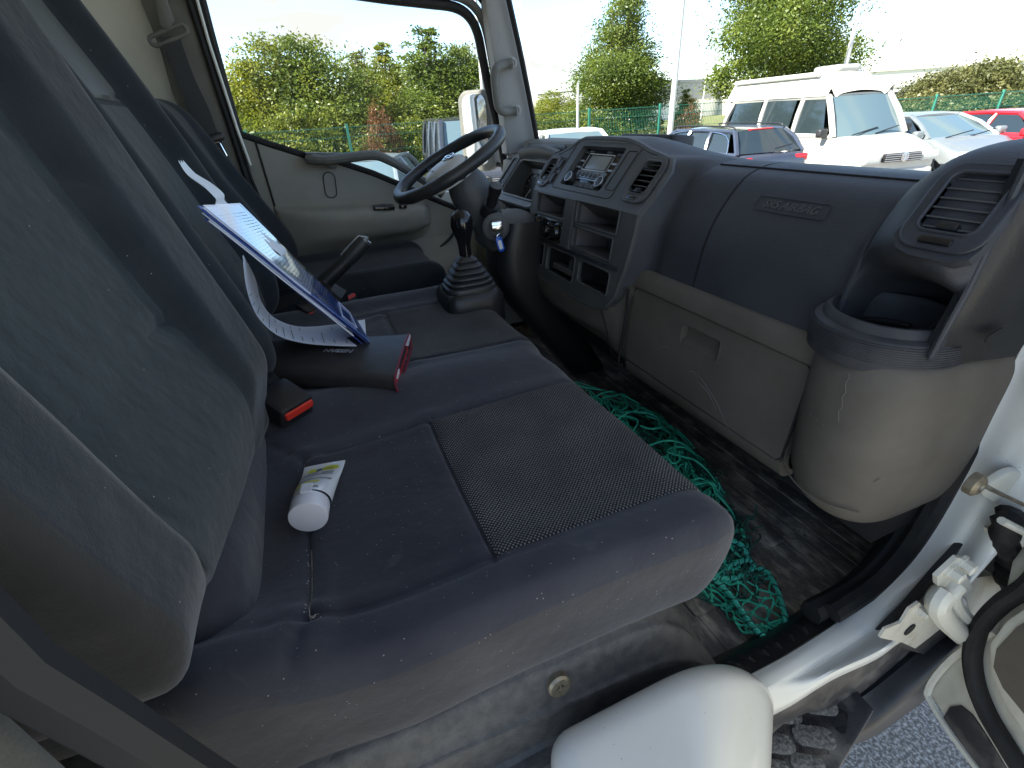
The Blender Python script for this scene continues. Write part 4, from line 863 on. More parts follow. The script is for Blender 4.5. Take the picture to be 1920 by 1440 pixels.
# moulded text
pt = S_at(.63, .615); pn = S_at(.63, .66)-S_at(.63, .57); pn /= np.linalg.norm(pn)
tf = Fr(pt, (0, -1, 0), -pn); V, F = text_mesh('SRS AIRBAG', tf, .021, .0009, .0008, shear=.25); mb = MB(); mb.add(V, F)
mb.build('moulded_lettering', M['dashgrey'], pad, False)
mb = MB(); rim(mb, tf, rrect(-.072, -.014, .072, .014, .004), .0009, .001, 5); mb.build('lettering_frame', M['dash'], pad)
# upper dash skin left of the stack (over the instruments) and far dash top
mb = MB(); rows = []
for y, dz, fx in ((.885, 0, .855), (.95, .008, .84), (1.0, .018, .815), (1.06, .030, .815), (1.125, .042, .822), (1.2, .048, .826), (1.4, .047, .826), (1.43, .042, .818), (1.48, .018, .80), (1.54, -.01, .80), (1.62, -.02, .83), (1.8, -.02, .83), (2.06, -.015, .83)):
    rows.append([(1.27, y, 1.835), (1.1, y, 1.855), (1.0, y, 1.872+dz*.35), (.93, y, 1.880+dz*.8), (.88, y, 1.879+dz), (fx, y, 1.872+dz)])
mb.loft(rows, 6, 5, slab=(.0, 0, -.02)); mb.build('dash_top', M['dash'], dash)
mb = MB(); mb.plate(Fr((.955, 1.27, 1.915), (0, -1, 0), (.98, 0, -.1)), rrect(-.13, -.02, .13, .06, .02), -.03, .012, .006); mb.build('top_lid', M['dash'], dash)
# ---- centre stack
LF = Fr((.70, 1.3, 1.78), (0, -1, 0), (.04, 0, .24)); UF = Fr((.70, 1.3, 1.78), (0, -1, 0), (.12, 0, .145))
def hole_rect(fr, a, b, r=.006, w=0.): q = bb(fr, a, b, w); return rrect(q[0], q[1], q[2], q[3], r)
hp1 = hole_rect(LF, (1012, 363), (1057, 402)); 
e = LF.uv(1071, 369); h1 = rrect(-.185, -.062, .01, -.004, .006); h2 = rrect(.072, -.058, .278, .0, .006); h3 = rrect(.068, -.124, .270, -.068, .006)
hA = rrect(-.205, -.222, -.095, -.152, .01); hB = rrect(-.072, -.226, .104, -.150, .012); hC = rrect(.128, -.212, .284, -.150, .012); hK = rrect(-.20, -.135, .008, -.070, .012)
outL = [(-.222, .0), (-.232, -.06), (-.234, -.146), (-.215, -.21), (-.16, -.248), (-.05, -.262), (.1, -.262), (.24, -.256), (.285, -.24), (.315, -.20), (.335, -.12), (.345, -.04), (.345, .0)]
mb = MB(); holeplate(mb, LF, outL, [h1, h2, h3, hA, hB, hC, hK], -.09, 0, -.012); stk = mb.build('console_face', M['dashgrey'], dash, True, label='dark centre console face with open storage pockets')
# face edge roundover
mb = MB(); mb.tube([LF.p(u, v, -.006) for u, v in outL], .0075, 8); mb.build('face_edge', M['dashgrey'], stk)
mb = MB(); mb.fbox(LF, .012, .062, -.135, .0, -.004, .008); mb.build('divider_bar', M['dashgrey'], stk)
mb = MB()
for v in (-.139, -.144): mb.tube([LF.p(-.225, v+.002, .003), LF.p(.05, v, .003), LF.p(.31, v-.003+.01, .003)], .0022, 6)
mb.build('trim_line', M['black'], stk)
def pocket(h, d, nm, m=M['black'], par=stk, fr=LF, side=None):
    A = np.array(h); u0, v0 = A.min(0); u1, v1 = A.max(0); mb = MB(); e = .003
    for q in ((u0-e, u0, v0-e, v1+e, -d, -.010), (u1, u1+e, v0-e, v1+e, -d, -.010), (u0, u1, v0-e, v0, -d, -.010), (u0, u1, v1, v1+e, -d, -.010), (u0-e, u1+e, v0-e, v1+e, -d-e, -d)): mb.fbox(fr, *q)
    o = mb.build(nm, m, par, False); mb = MB(); rim(mb, fr, h, .0028, .0005, 6); mb.build('pocket_rim', M['dashgrey'], o); return o
M['pock'] = mat('lit_pocket_plastic', (.17, .155, .16), .5)  # pale pinkish tone paints the light falling on the pocket walls
pocket(h1, .09, 'storage_pocket', M['pock']); p2_ = pocket(h2, .12, 'storage_pocket', M['pock']); pocket(h3, .12, 'storage_pocket', M['pock']); pA_ = pocket(hA, .03, 'switch_pocket'); pB_ = pocket(hB, .05, 'ashtray_pocket'); pC_ = pocket(hC, .05, 'storage_pocket')
c0 = LF.p(.24, -.0555, -.04); mb = MB(); mb.lathe(Fr(c0, (1, 0, 0), (0, 1, 0)), [(.012, 0), (.012, .002), (0, .002)], 20); mb.lathe(Fr(c0+np.array([.004, -.012, .002]), (1, 0, .2), (0, 1, .1)), [(.010, 0), (.010, .002), (0, .002)], 20); tag(mb.build('coins', M['chrome']), 'two small shiny coins lying in the upper right console pocket', 'coins')
mb = MB(); mb.fbox(LF, -.17, -.12, -.205, -.185, -.03, -.018); mb.build('socket', M['silver'], pA_)
mb = MB(); mb.plate(LF, rrect(-.05, -.215, .09, -.196, .004), -.04, -.012, .003); mb.build('tray_lip', M['dashgrey'], pB_)
mb = MB(); mb.tube([LF.p(.03, -.21, -.03), LF.p(.055, -.17, -.02)], .008, 8); mb.build('lighter', M['dashgrey'], pB_)
mb = MB(); mb.rbox(np.array(LF.p(.262, -.19, -.03))-.006, np.array(LF.p(.262, -.19, -.03))+.006, .004, .004); mb.build('switch_dot', M['chrome'], pC_)
# heater panel with three knobs
mb = MB(); mb.plate(LF, rrect(-.199, -.134, .007, -.071, .011), -.03, -.006, .002); hv = mb.build('heater_panel', M['gloss'], stk)
for i, (u, v, r) in enumerate(((-.168, -.098, .026), (-.097, -.108, .022), (-.036, -.104, .026))):
    fr = Fr(LF.p(u, v, -.006), LF.U, LF.V); mb = MB(); mb.lathe(fr, [(r, 0), (r, .004), (r*.9, .006), (r*.86, .006), (r*.78, .012), (r*.7, .018), (0, .018)], 28); k_ = mb.build('heater_knob', M['gloss'], hv)
    mb = MB(); mb.fbox(fr, -.002, .002, 0, r*.7, .018, .0195); mb.build('knob_mark', M['silver'], k_) if False else None
    mb = MB(); rim(mb, fr, [(r*1.08*math.cos(t), r*1.08*math.sin(t)) for t in np.linspace(0, 6.283, 25)[:-1]], .0009, .0008, 4); mb.build('knob_scale_ring', M['silver'], hv)
# upper face
outU = [(-.222, .0), (.345, .0), (.352, .05), (.352, .115), (.335, .140), (.300, .148), (.24, .160), (.175, .178), (.12, .187), (0., .190), (-.10, .187), (-.125, .178), (-.15, .155), (-.19, .135), (-.232, .118), (-.245, .095), (-.24, .05)]
hR = rrect(-.085, .036, .140, .163, .010); hV = rrect(.252, .040, .330, .136, .018); hW = rrect(-.226, .028, -.168, .116, .016)
mb = MB(); holeplate(mb, UF, outU, [hR, hV, hW], -.08, 0, -.02); up = mb.build('console_upper_face', M['dashgrey'], dash, True)
mb = MB(); mb.tube([UF.p(u, v, -.006) for u, v in outU[1:]], .009, 8)
mb.tube([UF.p(u, v, .0005) for u, v in rrect(-.125, .022, .205, .176, .015)], .0016, 5, closed=True); mb.build('face_edge', M['dashgrey'], up)
# pod side wall towards the instruments
mb = MB(); mb.slab([[UF.p(-.222, 0, -.004), UF.p(-.242, .05, -.004), UF.p(-.24, .1, -.004)], [UF.p(-.235, 0, -.10), UF.p(-.25, .05, -.10), UF.p(-.25, .1, -.10)]], (0, -.01, 0))
mb.slab([[LF.p(-.222, 0, -.004), LF.p(-.234, -.146, -.004), LF.p(-.215, -.21, -.004)], [LF.p(-.222, 0, -.16), LF.p(-.234, -.146, -.16), LF.p(-.21, -.21, -.16)]], (0, -.01, 0)); mb.build('console_side_wall', M['dashgrey'], dash)
rows = [[LF.p(.345, .0, -.004), LF.p(.36, .0, -.03), LF.p(.37, .0, -.07)], [LF.p(.345, -.04, -.004), LF.p(.362, -.04, -.03), LF.p(.375, -.04, -.07)], [LF.p(.335, -.12, -.004), LF.p(.355, -.12, -.03), LF.p(.38, -.11, -.06)], [LF.p(.30, -.215, -.004), LF.p(.33, -.19, -.03), LF.p(.37, -.16, -.055)], [LF.p(.28, -.245, -.004), LF.p(.31, -.22, -.03), LF.p(.35, -.17, -.055)]]
Bq = [UF.p(.285, .152, -.002), UF.p(.335, .138, -.002), UF.p(.352, .10, -.002), UF.p(.352, .04, -.002), LF.p(.345, -.01, -.002), LF.p(.338, -.09, -.002), LF.p(.318, -.185, -.002)]
Aq = [np.array((x, .885, z)) for x, z in SS[3:]]
Cq = [a*.55+b*.45+np.array([.018, 0, .004]) for a, b in zip(Aq, Bq)]
mb = MB(); mb.loft([Aq, Cq, Bq], 8, 6); mb.build('console_side_wall', M['dash'], dash)
# radio
RF = Fr(UF.p(0, 0, -.016), UF.U, UF.V)
mb = MB(); mb.plate(RF, rrect(-.087, .034, .142, .165, .006), -.05, 0, .001); rad = mb.build('radio', M['gloss'], up, label='gloss black radio with grey display')
mb = MB(); rim(mb, RF, rrect(-.045, .098, .088, .148, .004), .0016, .002); mb.build('display_frame', M['silver'], rad)
mb = MB(); mb.plate(RF, rrect(-.028, .102, .074, .144, .003), 0, .002, .0005); mb.build('display', M['lcd'], rad)
for k in range(6):
    fr = Fr(RF.p(-.038+.0215*k, .084, 0), UF.U, UF.V); mb = MB(); mb.lathe(fr, [(.0075, 0), (.0078, .003), (.006, .005), (0, .0055)], 16); mb.build('preset_button', M['dashgrey'], rad)
M['bluegrey'] = mat('blue_grey_gloss_trim', (.22, .27, .34), .15, spec=.6); mb = MB(); mb.plate(RF, rrect(-.055, .0745, .098, .096, .003), 0, .0016, .0005); mb.build('button_strip', M['bluegrey'], rad)
for u, v in ((-.068, .104), (-.068, .124), (.106, .104), (.106, .124), (-.068, .151), (.106, .151), (-.04, .155), (.05, .156)):
    mb = MB(); mb.plate(RF, rrect(u-.012, v-.003, u+.012, v+.003, .002), 0, .003, .001); mb.build('radio_button', M['silver'] if v < .15 else M['dashgrey'], rad)
for u in (-.058, .112):
    fr = Fr(RF.p(u, .062, 0), UF.U, UF.V); mb = MB(); mb.lathe(fr, [(.0175, 0), (.0175, .014), (.0155, .018), (.012, .019), (.0, .019)], 28); k_ = mb.build('radio_knob', M['black'], rad)
    mb = MB(); rim(mb, fr, [(.015*math.cos(t), .015*math.sin(t)) for t in np.linspace(0, 6.283, 25)[:-1]], .0014, .0185, 5); mb.build('knob_ring', M['silver'], k_)
mb = MB(); mb.fbox(RF, -.04, .095, .068, .0705, 0, .003); mb.build('chrome_line', M['silver'], rad)
for k in range(4): mb = MB(); mb.plate(RF, rrect(-.034+k*.031, .045, -.006+k*.031, .060, .002), 0, .003, .001); mb.build('radio_button', M['dashgrey'], rad)
mb = MB(); mb.plate(RF, rrect(-.08, .036, .135, .042, .001), 0, .003, .001); mb.build('cassette_lip', M['dashgrey'], rad)
mb = MB(); rim(mb, UF, rrect(.158, .045, .200, .155, .006), .0011, .0005, 5); rim(mb, UF, rrect(-.160, .030, -.132, .068, .005), .0011, .0005, 5); rim(mb, UF, rrect(-.160, .078, -.132, .118, .005), .0011, .0005, 5); mb.build('blank_panel_lines', M['deep'], up)
for v in (.035, .083): mb = MB(); mb.plate(UF, rrect(-.155, v, -.140, v+.03, .003), 0, .004, .0015); mb.build('toggle_switch', M['black'], up)
def vent(fr, u0, v0, u1, v1, r, nsl, par, wheel=True, fm=M['dashgrey'], d=.05):
    mb = MB(); h = rrect(u0, v0, u1, v1, r, 5); A = np.array(h); c = A.mean(0); big = [tuple(c+(a-c)*1.0) for a in A]
    holeplate(mb, fr, rrect(u0-.012, v0-.020, u1+.012, v1+.010, r+.01, 5), [h], -.01, .0045, -.03); v_ = mb.build('air_vent', fm, par)
    mb = MB(); rim(mb, fr, rrect(u0-.012, v0-.020, u1+.012, v1+.010, r+.01, 5), .0022, .003); rim(mb, fr, h, .0022, .0045); mb.build('vent_rim', fm, v_)
    mb = MB(); mb.plate(fr, h, -d-.004, -d); mb.fbox(fr, u0-.003, u0, v0, v1, -d, 0); mb.fbox(fr, u1, u1+.003, v0, v1, -d, 0); mb.build('vent_duct', M['deep'], v_, False)
    for k in range(nsl):
        v = v0+(v1-v0)*(k+.8)/(nsl+.2); ins = .0 if .15 < (v-v0)/(v1-v0) < .85 else r*.35
        A = [fr.p(u0+ins, v, -.002), fr.p(u1-ins, v, -.002), fr.p(u1-ins, v+.007, -.022), fr.p(u0+ins, v+.007, -.022)]; mb = MB(); nn = fr.V*.0022
        mb.add(A+[a-nn for a in A], [(0, 1, 2, 3), (7, 6, 5, 4), (0, 4, 5, 1), (1, 5, 6, 2), (2, 6, 7, 3), (3, 7, 4, 0)]); mb.build('vent_slat', M['dashgrey'], v_, False)
    um = (u0+u1)/2; v = v0+(v1-v0)*.8/(nsl+.2); mb = MB(); mb.plate(fr, rrect(um-.012, v-.005, um+.010, v+.006, .003), -.012, .003, .002); mb.build('vent_tab', M['black'], v_)
    if wheel: mb = MB(); mb.plate(fr, rrect(um-.018, v0-.016, um+.018, v0-.006, .003), .002, .0065, .002); mb.build('vent_wheel', M['gloss'], v_)
    return v_
vent(UF, .256, .046, .326, .132, .016, 6, up); vent(UF, -.222, .036, -.172, .112, .014, 6, up)

# ---- right hand end pod with large vent
def crv(y, pts): return [(x, y, z) for x, z in pts]
pod = [crv(.452, [(1.25, 1.842), (1.0, 1.875), (.90, 1.886), (.84, 1.882), (.795, 1.868), (.765, 1.84), (.746, 1.81), (.735, 1.78), (.728, 1.745), (.722, 1.715), (.72, 1.69)]),
       crv(.435, [(1.25, 1.845), (1.0, 1.884), (.89, 1.902), (.82, 1.900), (.77, 1.884), (.74, 1.85), (.722, 1.818), (.722, 1.795), (.742, 1.768), (.79, 1.735), (.83, 1.69)]),
       crv(.395, [(1.25, 1.85), (1.0, 1.900), (.87, 1.928), (.79, 1.926), (.745, 1.908), (.715, 1.868), (.690, 1.830), (.698, 1.806), (.74, 1.78), (.815, 1.752), (.875, 1.69)]),
       crv(.35, [(1.2, 1.85), (1.0, 1.905), (.87, 1.938), (.79, 1.936), (.742, 1.916), (.705, 1.868), (.676, 1.828), (.686, 1.803), (.735, 1.778), (.82, 1.750), (.88, 1.69)]),
       crv(.316, [(1.15, 1.85), (1.0, 1.902), (.87, 1.935), (.79, 1.932), (.74, 1.912), (.705, 1.868), (.678, 1.826), (.684, 1.80), (.72, 1.772), (.79, 1.742), (.85, 1.69)]),
       crv(.300, [(1.12, 1.84), (1.0, 1.89), (.88, 1.925), (.80, 1.925), (.74, 1.912), (.706, 1.89), (.700, 1.85), (.698, 1.81), (.692, 1.775), (.685, 1.74), (.68, 1.70)])]
mb = MB(); mb.loft(pod, 8, 6, slab=(.02, 0, -.01)); pd = mb.build('end_pod', M['dash'], dash, label='moulded charcoal pod around the passenger side vent')
mb = MB(); mb.tube(crom([np.array(p)+np.array([-.002, 0, .002]) for p in pod[0][2:]], 6), .004, 6); mb.build('pod_piping', M['dash'], pd)
PF = Fr((.699, .345, 1.862), (0, -1, 0), (.09, 0, .12)); PF = Fr(PF.p(0, 0, .004), PF.U, PF.V)
mb = MB(); hv_ = rrect(-.025, -.022, .040, .056, .012, 6); holeplate(mb, PF, [(-.042, -.030), (-.030, -.046), (-.010, -.052), (.035, -.052), (.048, -.044), (.052, -.030), (.052, .050), (.046, .062), (.030, .068), (-.012, .068), (-.026, .062), (-.032, .050)], [hv_], -.014, .0, -.02); pf_ = mb.build('vent_bezel', M['dash'], pd)
vent(PF, -.024, -.021, .039, .055, .012, 6, pd, d=.04, fm=M['dash'])
# corner trim beyond the pod (black) with slot
rows = [[at(a, b, y=y) for a, b, y in r] for r in (
   ((1930, 298, .302), (1905, 350, .302), (1862, 440, .302), (1815, 540, .302), (1775, 612, .303), (1742, 668, .304)),
   ((1965, 300, .288), (1940, 355, .288), (1900, 445, .288), (1850, 545, .29), (1812, 620, .292), (1792, 678, .294)),
   ((2010, 305, .276), (1990, 360, .276), (1950, 450, .276), (1900, 550, .278), (1862, 625, .28), (1840, 676, .282)),
   ((2080, 310, .268), (2060, 370, .268), (2020, 460, .268), (1970, 560, .268), (1930, 630, .27), (1905, 668, .272)))]
mb = MB(); mb.loft(rows, 6, 6, slab=(0, .01, 0)); ct = mb.build('corner_trim', M['black'], dash)
mb = MB(); mb.tube(crom([rows[0][i]+np.array([-.001, -.001, 0]) for i in range(6)], 5), .0042, 8); mb.build('trim_piping', M['dash'], ct)
fr = Fr(at(1862, 628, y=.274), (1, 0, .25), (-.25, 0, 1)); mb = MB(); mb.plate(fr, rrect(-.016, -.0055, .016, .0055, .0054, 6), 0, .002); mb.build('slot', M['deep'], ct)
# ---- taupe lower part
tl = [(.726, 1.655), (.717, 1.652), (.709, 1.642), (.704, 1.628), (.702, 1.614), (.706, 1.608)]
mb = MB(); mb.loft([crv(y, tl) for y in (.45, .6, .8, .96)], 5, 5, slab=(.02, 0, 0)); mb.build('taupe_upper_rail', M['tan'], dash)
# right end block
def end_sec(z, rx, ry, cx=.735, cy=.375, back=.95):
    out = []
    for t in np.linspace(0, 1, 15):
        a = R(90+ (270-90)*t); out.append((cx+rx*math.cos(a), cy+ry*math.sin(a), z))
    return [(back, out[0][1]+.0, z)]+out+[(back, .272, z)]
EP = [(.95, .464), (.76, .464), (.708, .461), (.688, .449), (.666, .428), (.650, .400), (.642, .368), (.644, .335), (.660, .305), (.695, .284), (.76, .276), (.95, .272)]
def end2(z, s_, d=0.): return [(.735+(x-.735)*(1-s_)+d if x < .94 else x, .372+(y-.372)*(1-s_*(1 if y < .45 else .4)), z) for x, y in EP]
er = [end2(1.684, .40), end2(1.680, .16), end2(1.66, .05), end2(1.63, .0), end2(1.55, .0, .002), end2(1.47, .02, .006), end2(1.425, .07, .01), end2(1.398, .18, .014), end2(1.386, .40, .02), end2(1.384, .7, .03)]
mb = MB(); mb.loft(er, 5, 4); eb = mb.build('end_block', M['tan'], dash, label='rounded taupe end block below the cup holder')
mb = MB(); mb.tube(crom([np.array(q) for q in ((.706, .462, 1.445), (.672, .436, 1.432), (.652, .39, 1.428), (.650, .345, 1.430), (.668, .30, 1.44))], 6), .0016, 5); mb.build('lower_crease', M['tan'], eb)
for (a, b, n) in (((1592, 700), (1570, 790), 10), ((1515, 770), (1545, 800), 8), ((1640, 905), (1650, 898), 4)):
    pts = []
    for k in range(n+1):
        px_, py_ = a[0]+(b[0]-a[0])*k/n+3*math.sin(k*2.1), a[1]+(b[1]-a[1])*k/n; d = ray(px_, py_); t_ = (.6415-EYE[0])/d[0]; p = EYE+d*t_
        for it in range(60):
            q = p-EYE; yy = p[1]; xs = np.interp(yy, [.284, .305, .335, .368, .400, .428, .449, .462], [.695, .660, .644, .642, .650, .666, .688, .708])
            if p[0] >= xs-.001: break
            p = p+d*.002/np.linalg.norm(d)
        pts.append(p-d*.0015)
    mb = MB(); mb.tube(pts, .0007, 4); mb.build('scratch', mat('faint_scratch', (.15, .138, .12), .8) if 'fs' not in M else M['fs'], eb)
# cup holder
cf = Fr((.735, .388, 1.716), (1, 0, 0), (0, 1, 0))
mb = MB(); mb.lathe(cf, [(.094, -.05), (.096, -.035), (.096, -.012), (.093, -.004), (.088, -.001), (.084, .0), (.082, .008), (.079, .012), (.074, .012), (.071, .008), (.069, .0), (.068, -.05), (.066, -.055), (.0, -.055)], 56, cap=False); ch = mb.build('cup_holder', M['ring'], dash, label='black ribbed cup holder ring set into the taupe corner')
mb = MB()
for k in range(9): mb.tube([cf.p(.0962*math.cos(t), .0962*math.sin(t), -.034+k*.0033) for t in np.linspace(0, 6.283, 49)[:-1]], .0009, 4, closed=True)
mb.build('ring_ribs', M['ring'], ch)
mb = MB(); mb.tube([cf.p(.058*math.cos(t), .058*math.sin(t), -.028) for t in np.linspace(.0, 5.2, 40)], .005, 8); mb.build('inner_ring', M['black'], ch)
mb = MB(); mb.tube([cf.p(-.005, -.072, .016), cf.p(.0, -.064, .018), cf.p(.004, -.052, .0)], [.006, .005, .004], 8); mb.tube([cf.p(-.004, -.084, .004), cf.p(-.005, -.072, .016)], .0065, 8); mb.build('holder_catch', M['boot'], ch)
# glovebox
GF = Fr((.702, .725, 1.505), (0, -1, 0), (.02, 0, .22))
gw0, gw1, gv0, gv1 = -.233, .262, -.093, .100
gl = [GF.p(u, v, 0) for u, v in ((gw0, gv1), (gw1, gv1), (gw1, gv0), (gw0, gv0))]
hq = bb(GF, (1281, 605), (1343, 680)); hh = rrect(hq[0], hq[1], hq[2], hq[3], .007); H0, H1, H2, H3 = hq
mb = MB(); ol = [(gw0+.012, gv0), (gw1-.008, gv0), (gw1, gv0+.01), (gw1, gv1-.01), (gw1-.008, gv1), (gw0+.012, gv1), (gw0, gv1-.01), (gw0-.0, gv0+.02)]
holeplate(mb, GF, ol, [hh], -.03, 0, -.018); gb = mb.build('glovebox_lid', M['tan'], dash, label='taupe glovebox lid with recessed pull and scratches')
mb = MB(); A = [GF.p(H0, H3, -.018), GF.p(H2, H3, -.018), GF.p(H2, H1+.014, -.018), GF.p(H0, H1+.014, -.018), GF.p(H0, H1, -.0015), GF.p(H2, H1, -.0015)]; mb.add(A, [(0, 1, 2, 3), (3, 2, 5, 4)]); gh_ = mb.build('recessed_handle', M['tan'], gb, False)
mb = MB(); mb.tube([GF.p(u, v, -.001) for u, v in hh], .0018, 6, closed=True); mb.build('handle_rim', M['tan'], gh_)
mb = MB(); mb.tube([GF.p(u, v, -.004) for u, v in ol], .0035, 6, closed=True); mb.build('lid_gap', M['deep'], gb)
M['scr'] = mat('pale_scratch', (.30, .285, .26), .8)
mb = MB(); g = random.Random(4)
for (a, b) in (((.025, -.02), (.15, -.105)), ((.03, -.04), (.10, -.075)), ((.0, -.03), (.03, -.035)), ((-.11, -.02), (-.065, -.005))):
    n = 14; pts = [(a[0]+(b[0]-a[0])*k/n, a[1]+(b[1]-a[1])*k/n+.010*math.sin(math.pi*k/n)+g.uniform(-.0012, .0012)) for k in range(n+1)]
    mb = MB(); mb.tube([GF.p(u, v, .0001) for u, v in pts], [.0001+.0004*math.sin(math.pi*min(1, k/n+.05)) for k in range(n+1)], 4); mb.build('scratch', M['scr'], gb)
# skirt below glovebox and centre lower panel
rows = []
for y, zt in ((.46, 1.410), (.6, 1.408), (.8, 1.404), (.955, 1.40)): rows.append([(.697, y, zt), (.697, y, zt-.010), (.702, y, zt-.026), (.718, y, zt-.04), (.78, y, zt-.045)])
mb = MB(); mb.loft(rows, 4, 5, slab=(.02, 0, .01)); mb.build('lower_skirt', M['tan'], dash)
rows = []
for y, z0, x0 in ((.965, 1.62, .703), (1.0, 1.585, .695), (1.03, 1.55, .68), (1.1, 1.522, .662), (1.25, 1.515, .655), (1.40, 1.522, .656), (1.50, 1.56, .668), (1.535, 1.62, .685), (1.55, 1.70, .70)):
    zb = 1.40+.0*(y-1.); s = max(0, min(1, (y-.965)/.15)); rows.append([(x0, y, z0), (x0+.002, y, z0-.02), (x0+.006*(1-s)+.008, y, z0-.06), (x0+.03*s+.0, y, 1.44), (x0+.06*s+.002, y, 1.40), (x0+.12*s+.01, y, 1.372), (x0+.2*s+.05, y, 1.35)])
mb = MB(); mb.loft(rows, 6, 6, slab=(.02, 0, .01)); lp = mb.build('centre_lower_panel', M['tan'], dash)
c0 = np.array((.675, 1.305, 1.47)); fr = Fr(c0+np.array([-.006, 0, 0]), (0, -1, 0), (-.1, 0, 1)); mb = MB(); mb.plate(fr, [(-.03, .025), (-.02, -.006), (.035, -.018), (.04, -.012), (.0, .0)], 0, .006, .002); mb.build('pull_notch', M['tan'], lp)
mb = MB(); mb.tube(crom([(.694, .962, 1.60), (.690, .962, 1.50), (.678, .962, 1.40), (.690, .96, 1.39)], 5), .0035, 6); mb.tube(crom([(.672, 1.045, 1.52), (.682, 1.03, 1.46), (.694, 1.02, 1.40), (.72, 1.0, 1.37)], 5), .0016, 6); mb.build('panel_gap', M['deep'], dash)
mb = MB(); mb.box((.74, .30, 1.34), (1.25, 1.55, 1.60)); mb.build('inner_ducting', M['deep'], dash, False)
# left edge curved strip beside the knee area
mb = MB(); mb.tube(crom([(.72, 1.62, 1.66), (.70, 1.585, 1.60), (.69, 1.57, 1.52), (.72, 1.56, 1.46)], 6), .022, 10, flat=.6); mb.build('knee_trim', M['tan_d'], dash)

# ---- instrument binnacle
KF = Fr((.74, 1.72, 1.755), (0, -1, .0), (.10, 0, .115))
op = [KF.uv(a, b) for a, b in ((950, 372), (1000, 388), (1010, 345), (1022, 306), (985, 300), (960, 303), (940, 330), (929, 356))]
Ar = sum(op[i][0]*op[(i+1) % 8][1]-op[(i+1) % 8][0]*op[i][1] for i in range(8)); op = op if Ar > 0 else op[::-1]; print('binn', np.round(op, 3))
ob = rrect(-.245, -.052, .165, .150, .045, 6); oh = rrect(-.158, -.030, .150, .118, .03, 6)
mb = MB(); holeplate(mb, KF, ob, [oh], -.08, 0, -.10); bn = mb.build('instrument_binnacle', M['dashgrey'], dash, True)
mb = MB(); rim(mb, KF, ob, .010, -.006, 8); rim(mb, KF, oh, .005, .0, 8); mb.build('binnacle_edge', M['dashgrey'], bn)
mb = MB(); mb.loft([[KF.p(u, v, 0) for u, v in ((-.16, .115), (0, .128), (.15, .118))], [KF.p(u, v, .03) for u, v in ((-.155, .125), (0, .142), (.148, .128))], [KF.p(u, v, .02) for u, v in ((-.16, .15), (0, .165), (.15, .15))]], 4, 4, slab=(0, 0, .004)); mb.build('instrument_hood', M['dashgrey'], bn)
GFm = Fr(KF.p(0, -.002, -.085), KF.U, (.05, 0, .14)); M['gauge'] = mat('grey_brown_gauge_face', (.22, .20, .185), .35, (.10, .09, .09), 22, .1, 80, nlo=.4, nhi=.6, det=8)
mb = MB(); mb.plate(GFm, rrect(-.16, -.03, .15, .12, .02), -.004, 0); gp = mb.build('gauge_panel', M['gauge'], bn)
for u in (-.08, .07):
    fr = Fr(GFm.p(u, .045, 0), GFm.U, GFm.V); mb = MB(); mb.lathe(fr, [(.062, 0), (.062, .006), (.058, .006), (.057, .001), (.0, .001)], 32); dl = mb.build('dial', M['black'], gp)
    mb = MB()
    for k in range(11):
        t = R(225-27*k); mb.tube([fr.p(.046*math.cos(t), .046*math.sin(t), .0018), fr.p(.054*math.cos(t), .054*math.sin(t), .0018)], .0009, 4)
    mb.tube([fr.p(0, 0, .004), fr.p(-.03, -.03, .004)], .0016, 5); mb.build('needle', M['paper'], dl)
for a in ((.055, -.012), (.09, -.018)): mb = MB(); mb.tube([KF.p(a[0], a[1]-.016, -.005), KF.p(a[0]-.02, a[1]-.0, -.06)], .004, 6); mb.build('reset_stalk', M['deep'], bn)
vent(KF, -.228, .0, -.188, .118, .014, 6, bn, wheel=False)
mb = MB(); mb.rbox((.87, 1.56, 1.84), (1.02, 2.0, 1.905), .022, .02); tr = mb.build('hood_tray', M['vinyl'], dash)
mb = MB(); mb.plate(Fr((.868, 1.78, 1.872), (0, -1, 0), (.1, 0, 1)), rrect(-.155, -.022, .165, .024, .014), -.01, .004, .003); mb.build('dark_front_plate', M['black'], tr)  # flat black plate across the front of the tray
# side filler of the dash towards driver door
mb = MB(); mb.rbox((.80, 1.95, 1.60), (1.2, 2.08, 1.845), .03, .04); mb.build('dash_end', M['dashgrey'], dash)
mb = MB(); mb.loft([[(.78, 1.56, 1.68), (.76, 1.75, 1.665), (.80, 2.06, 1.68)], [(.83, 1.56, 1.58), (.82, 1.75, 1.56), (.84, 2.06, 1.57)], [(.98, 1.56, 1.50), (.98, 1.75, 1.48), (.98, 2.06, 1.5)]], 4, 4, slab=(.02, 0, .01)); mb.build('knee_panel', M['black'], dash)

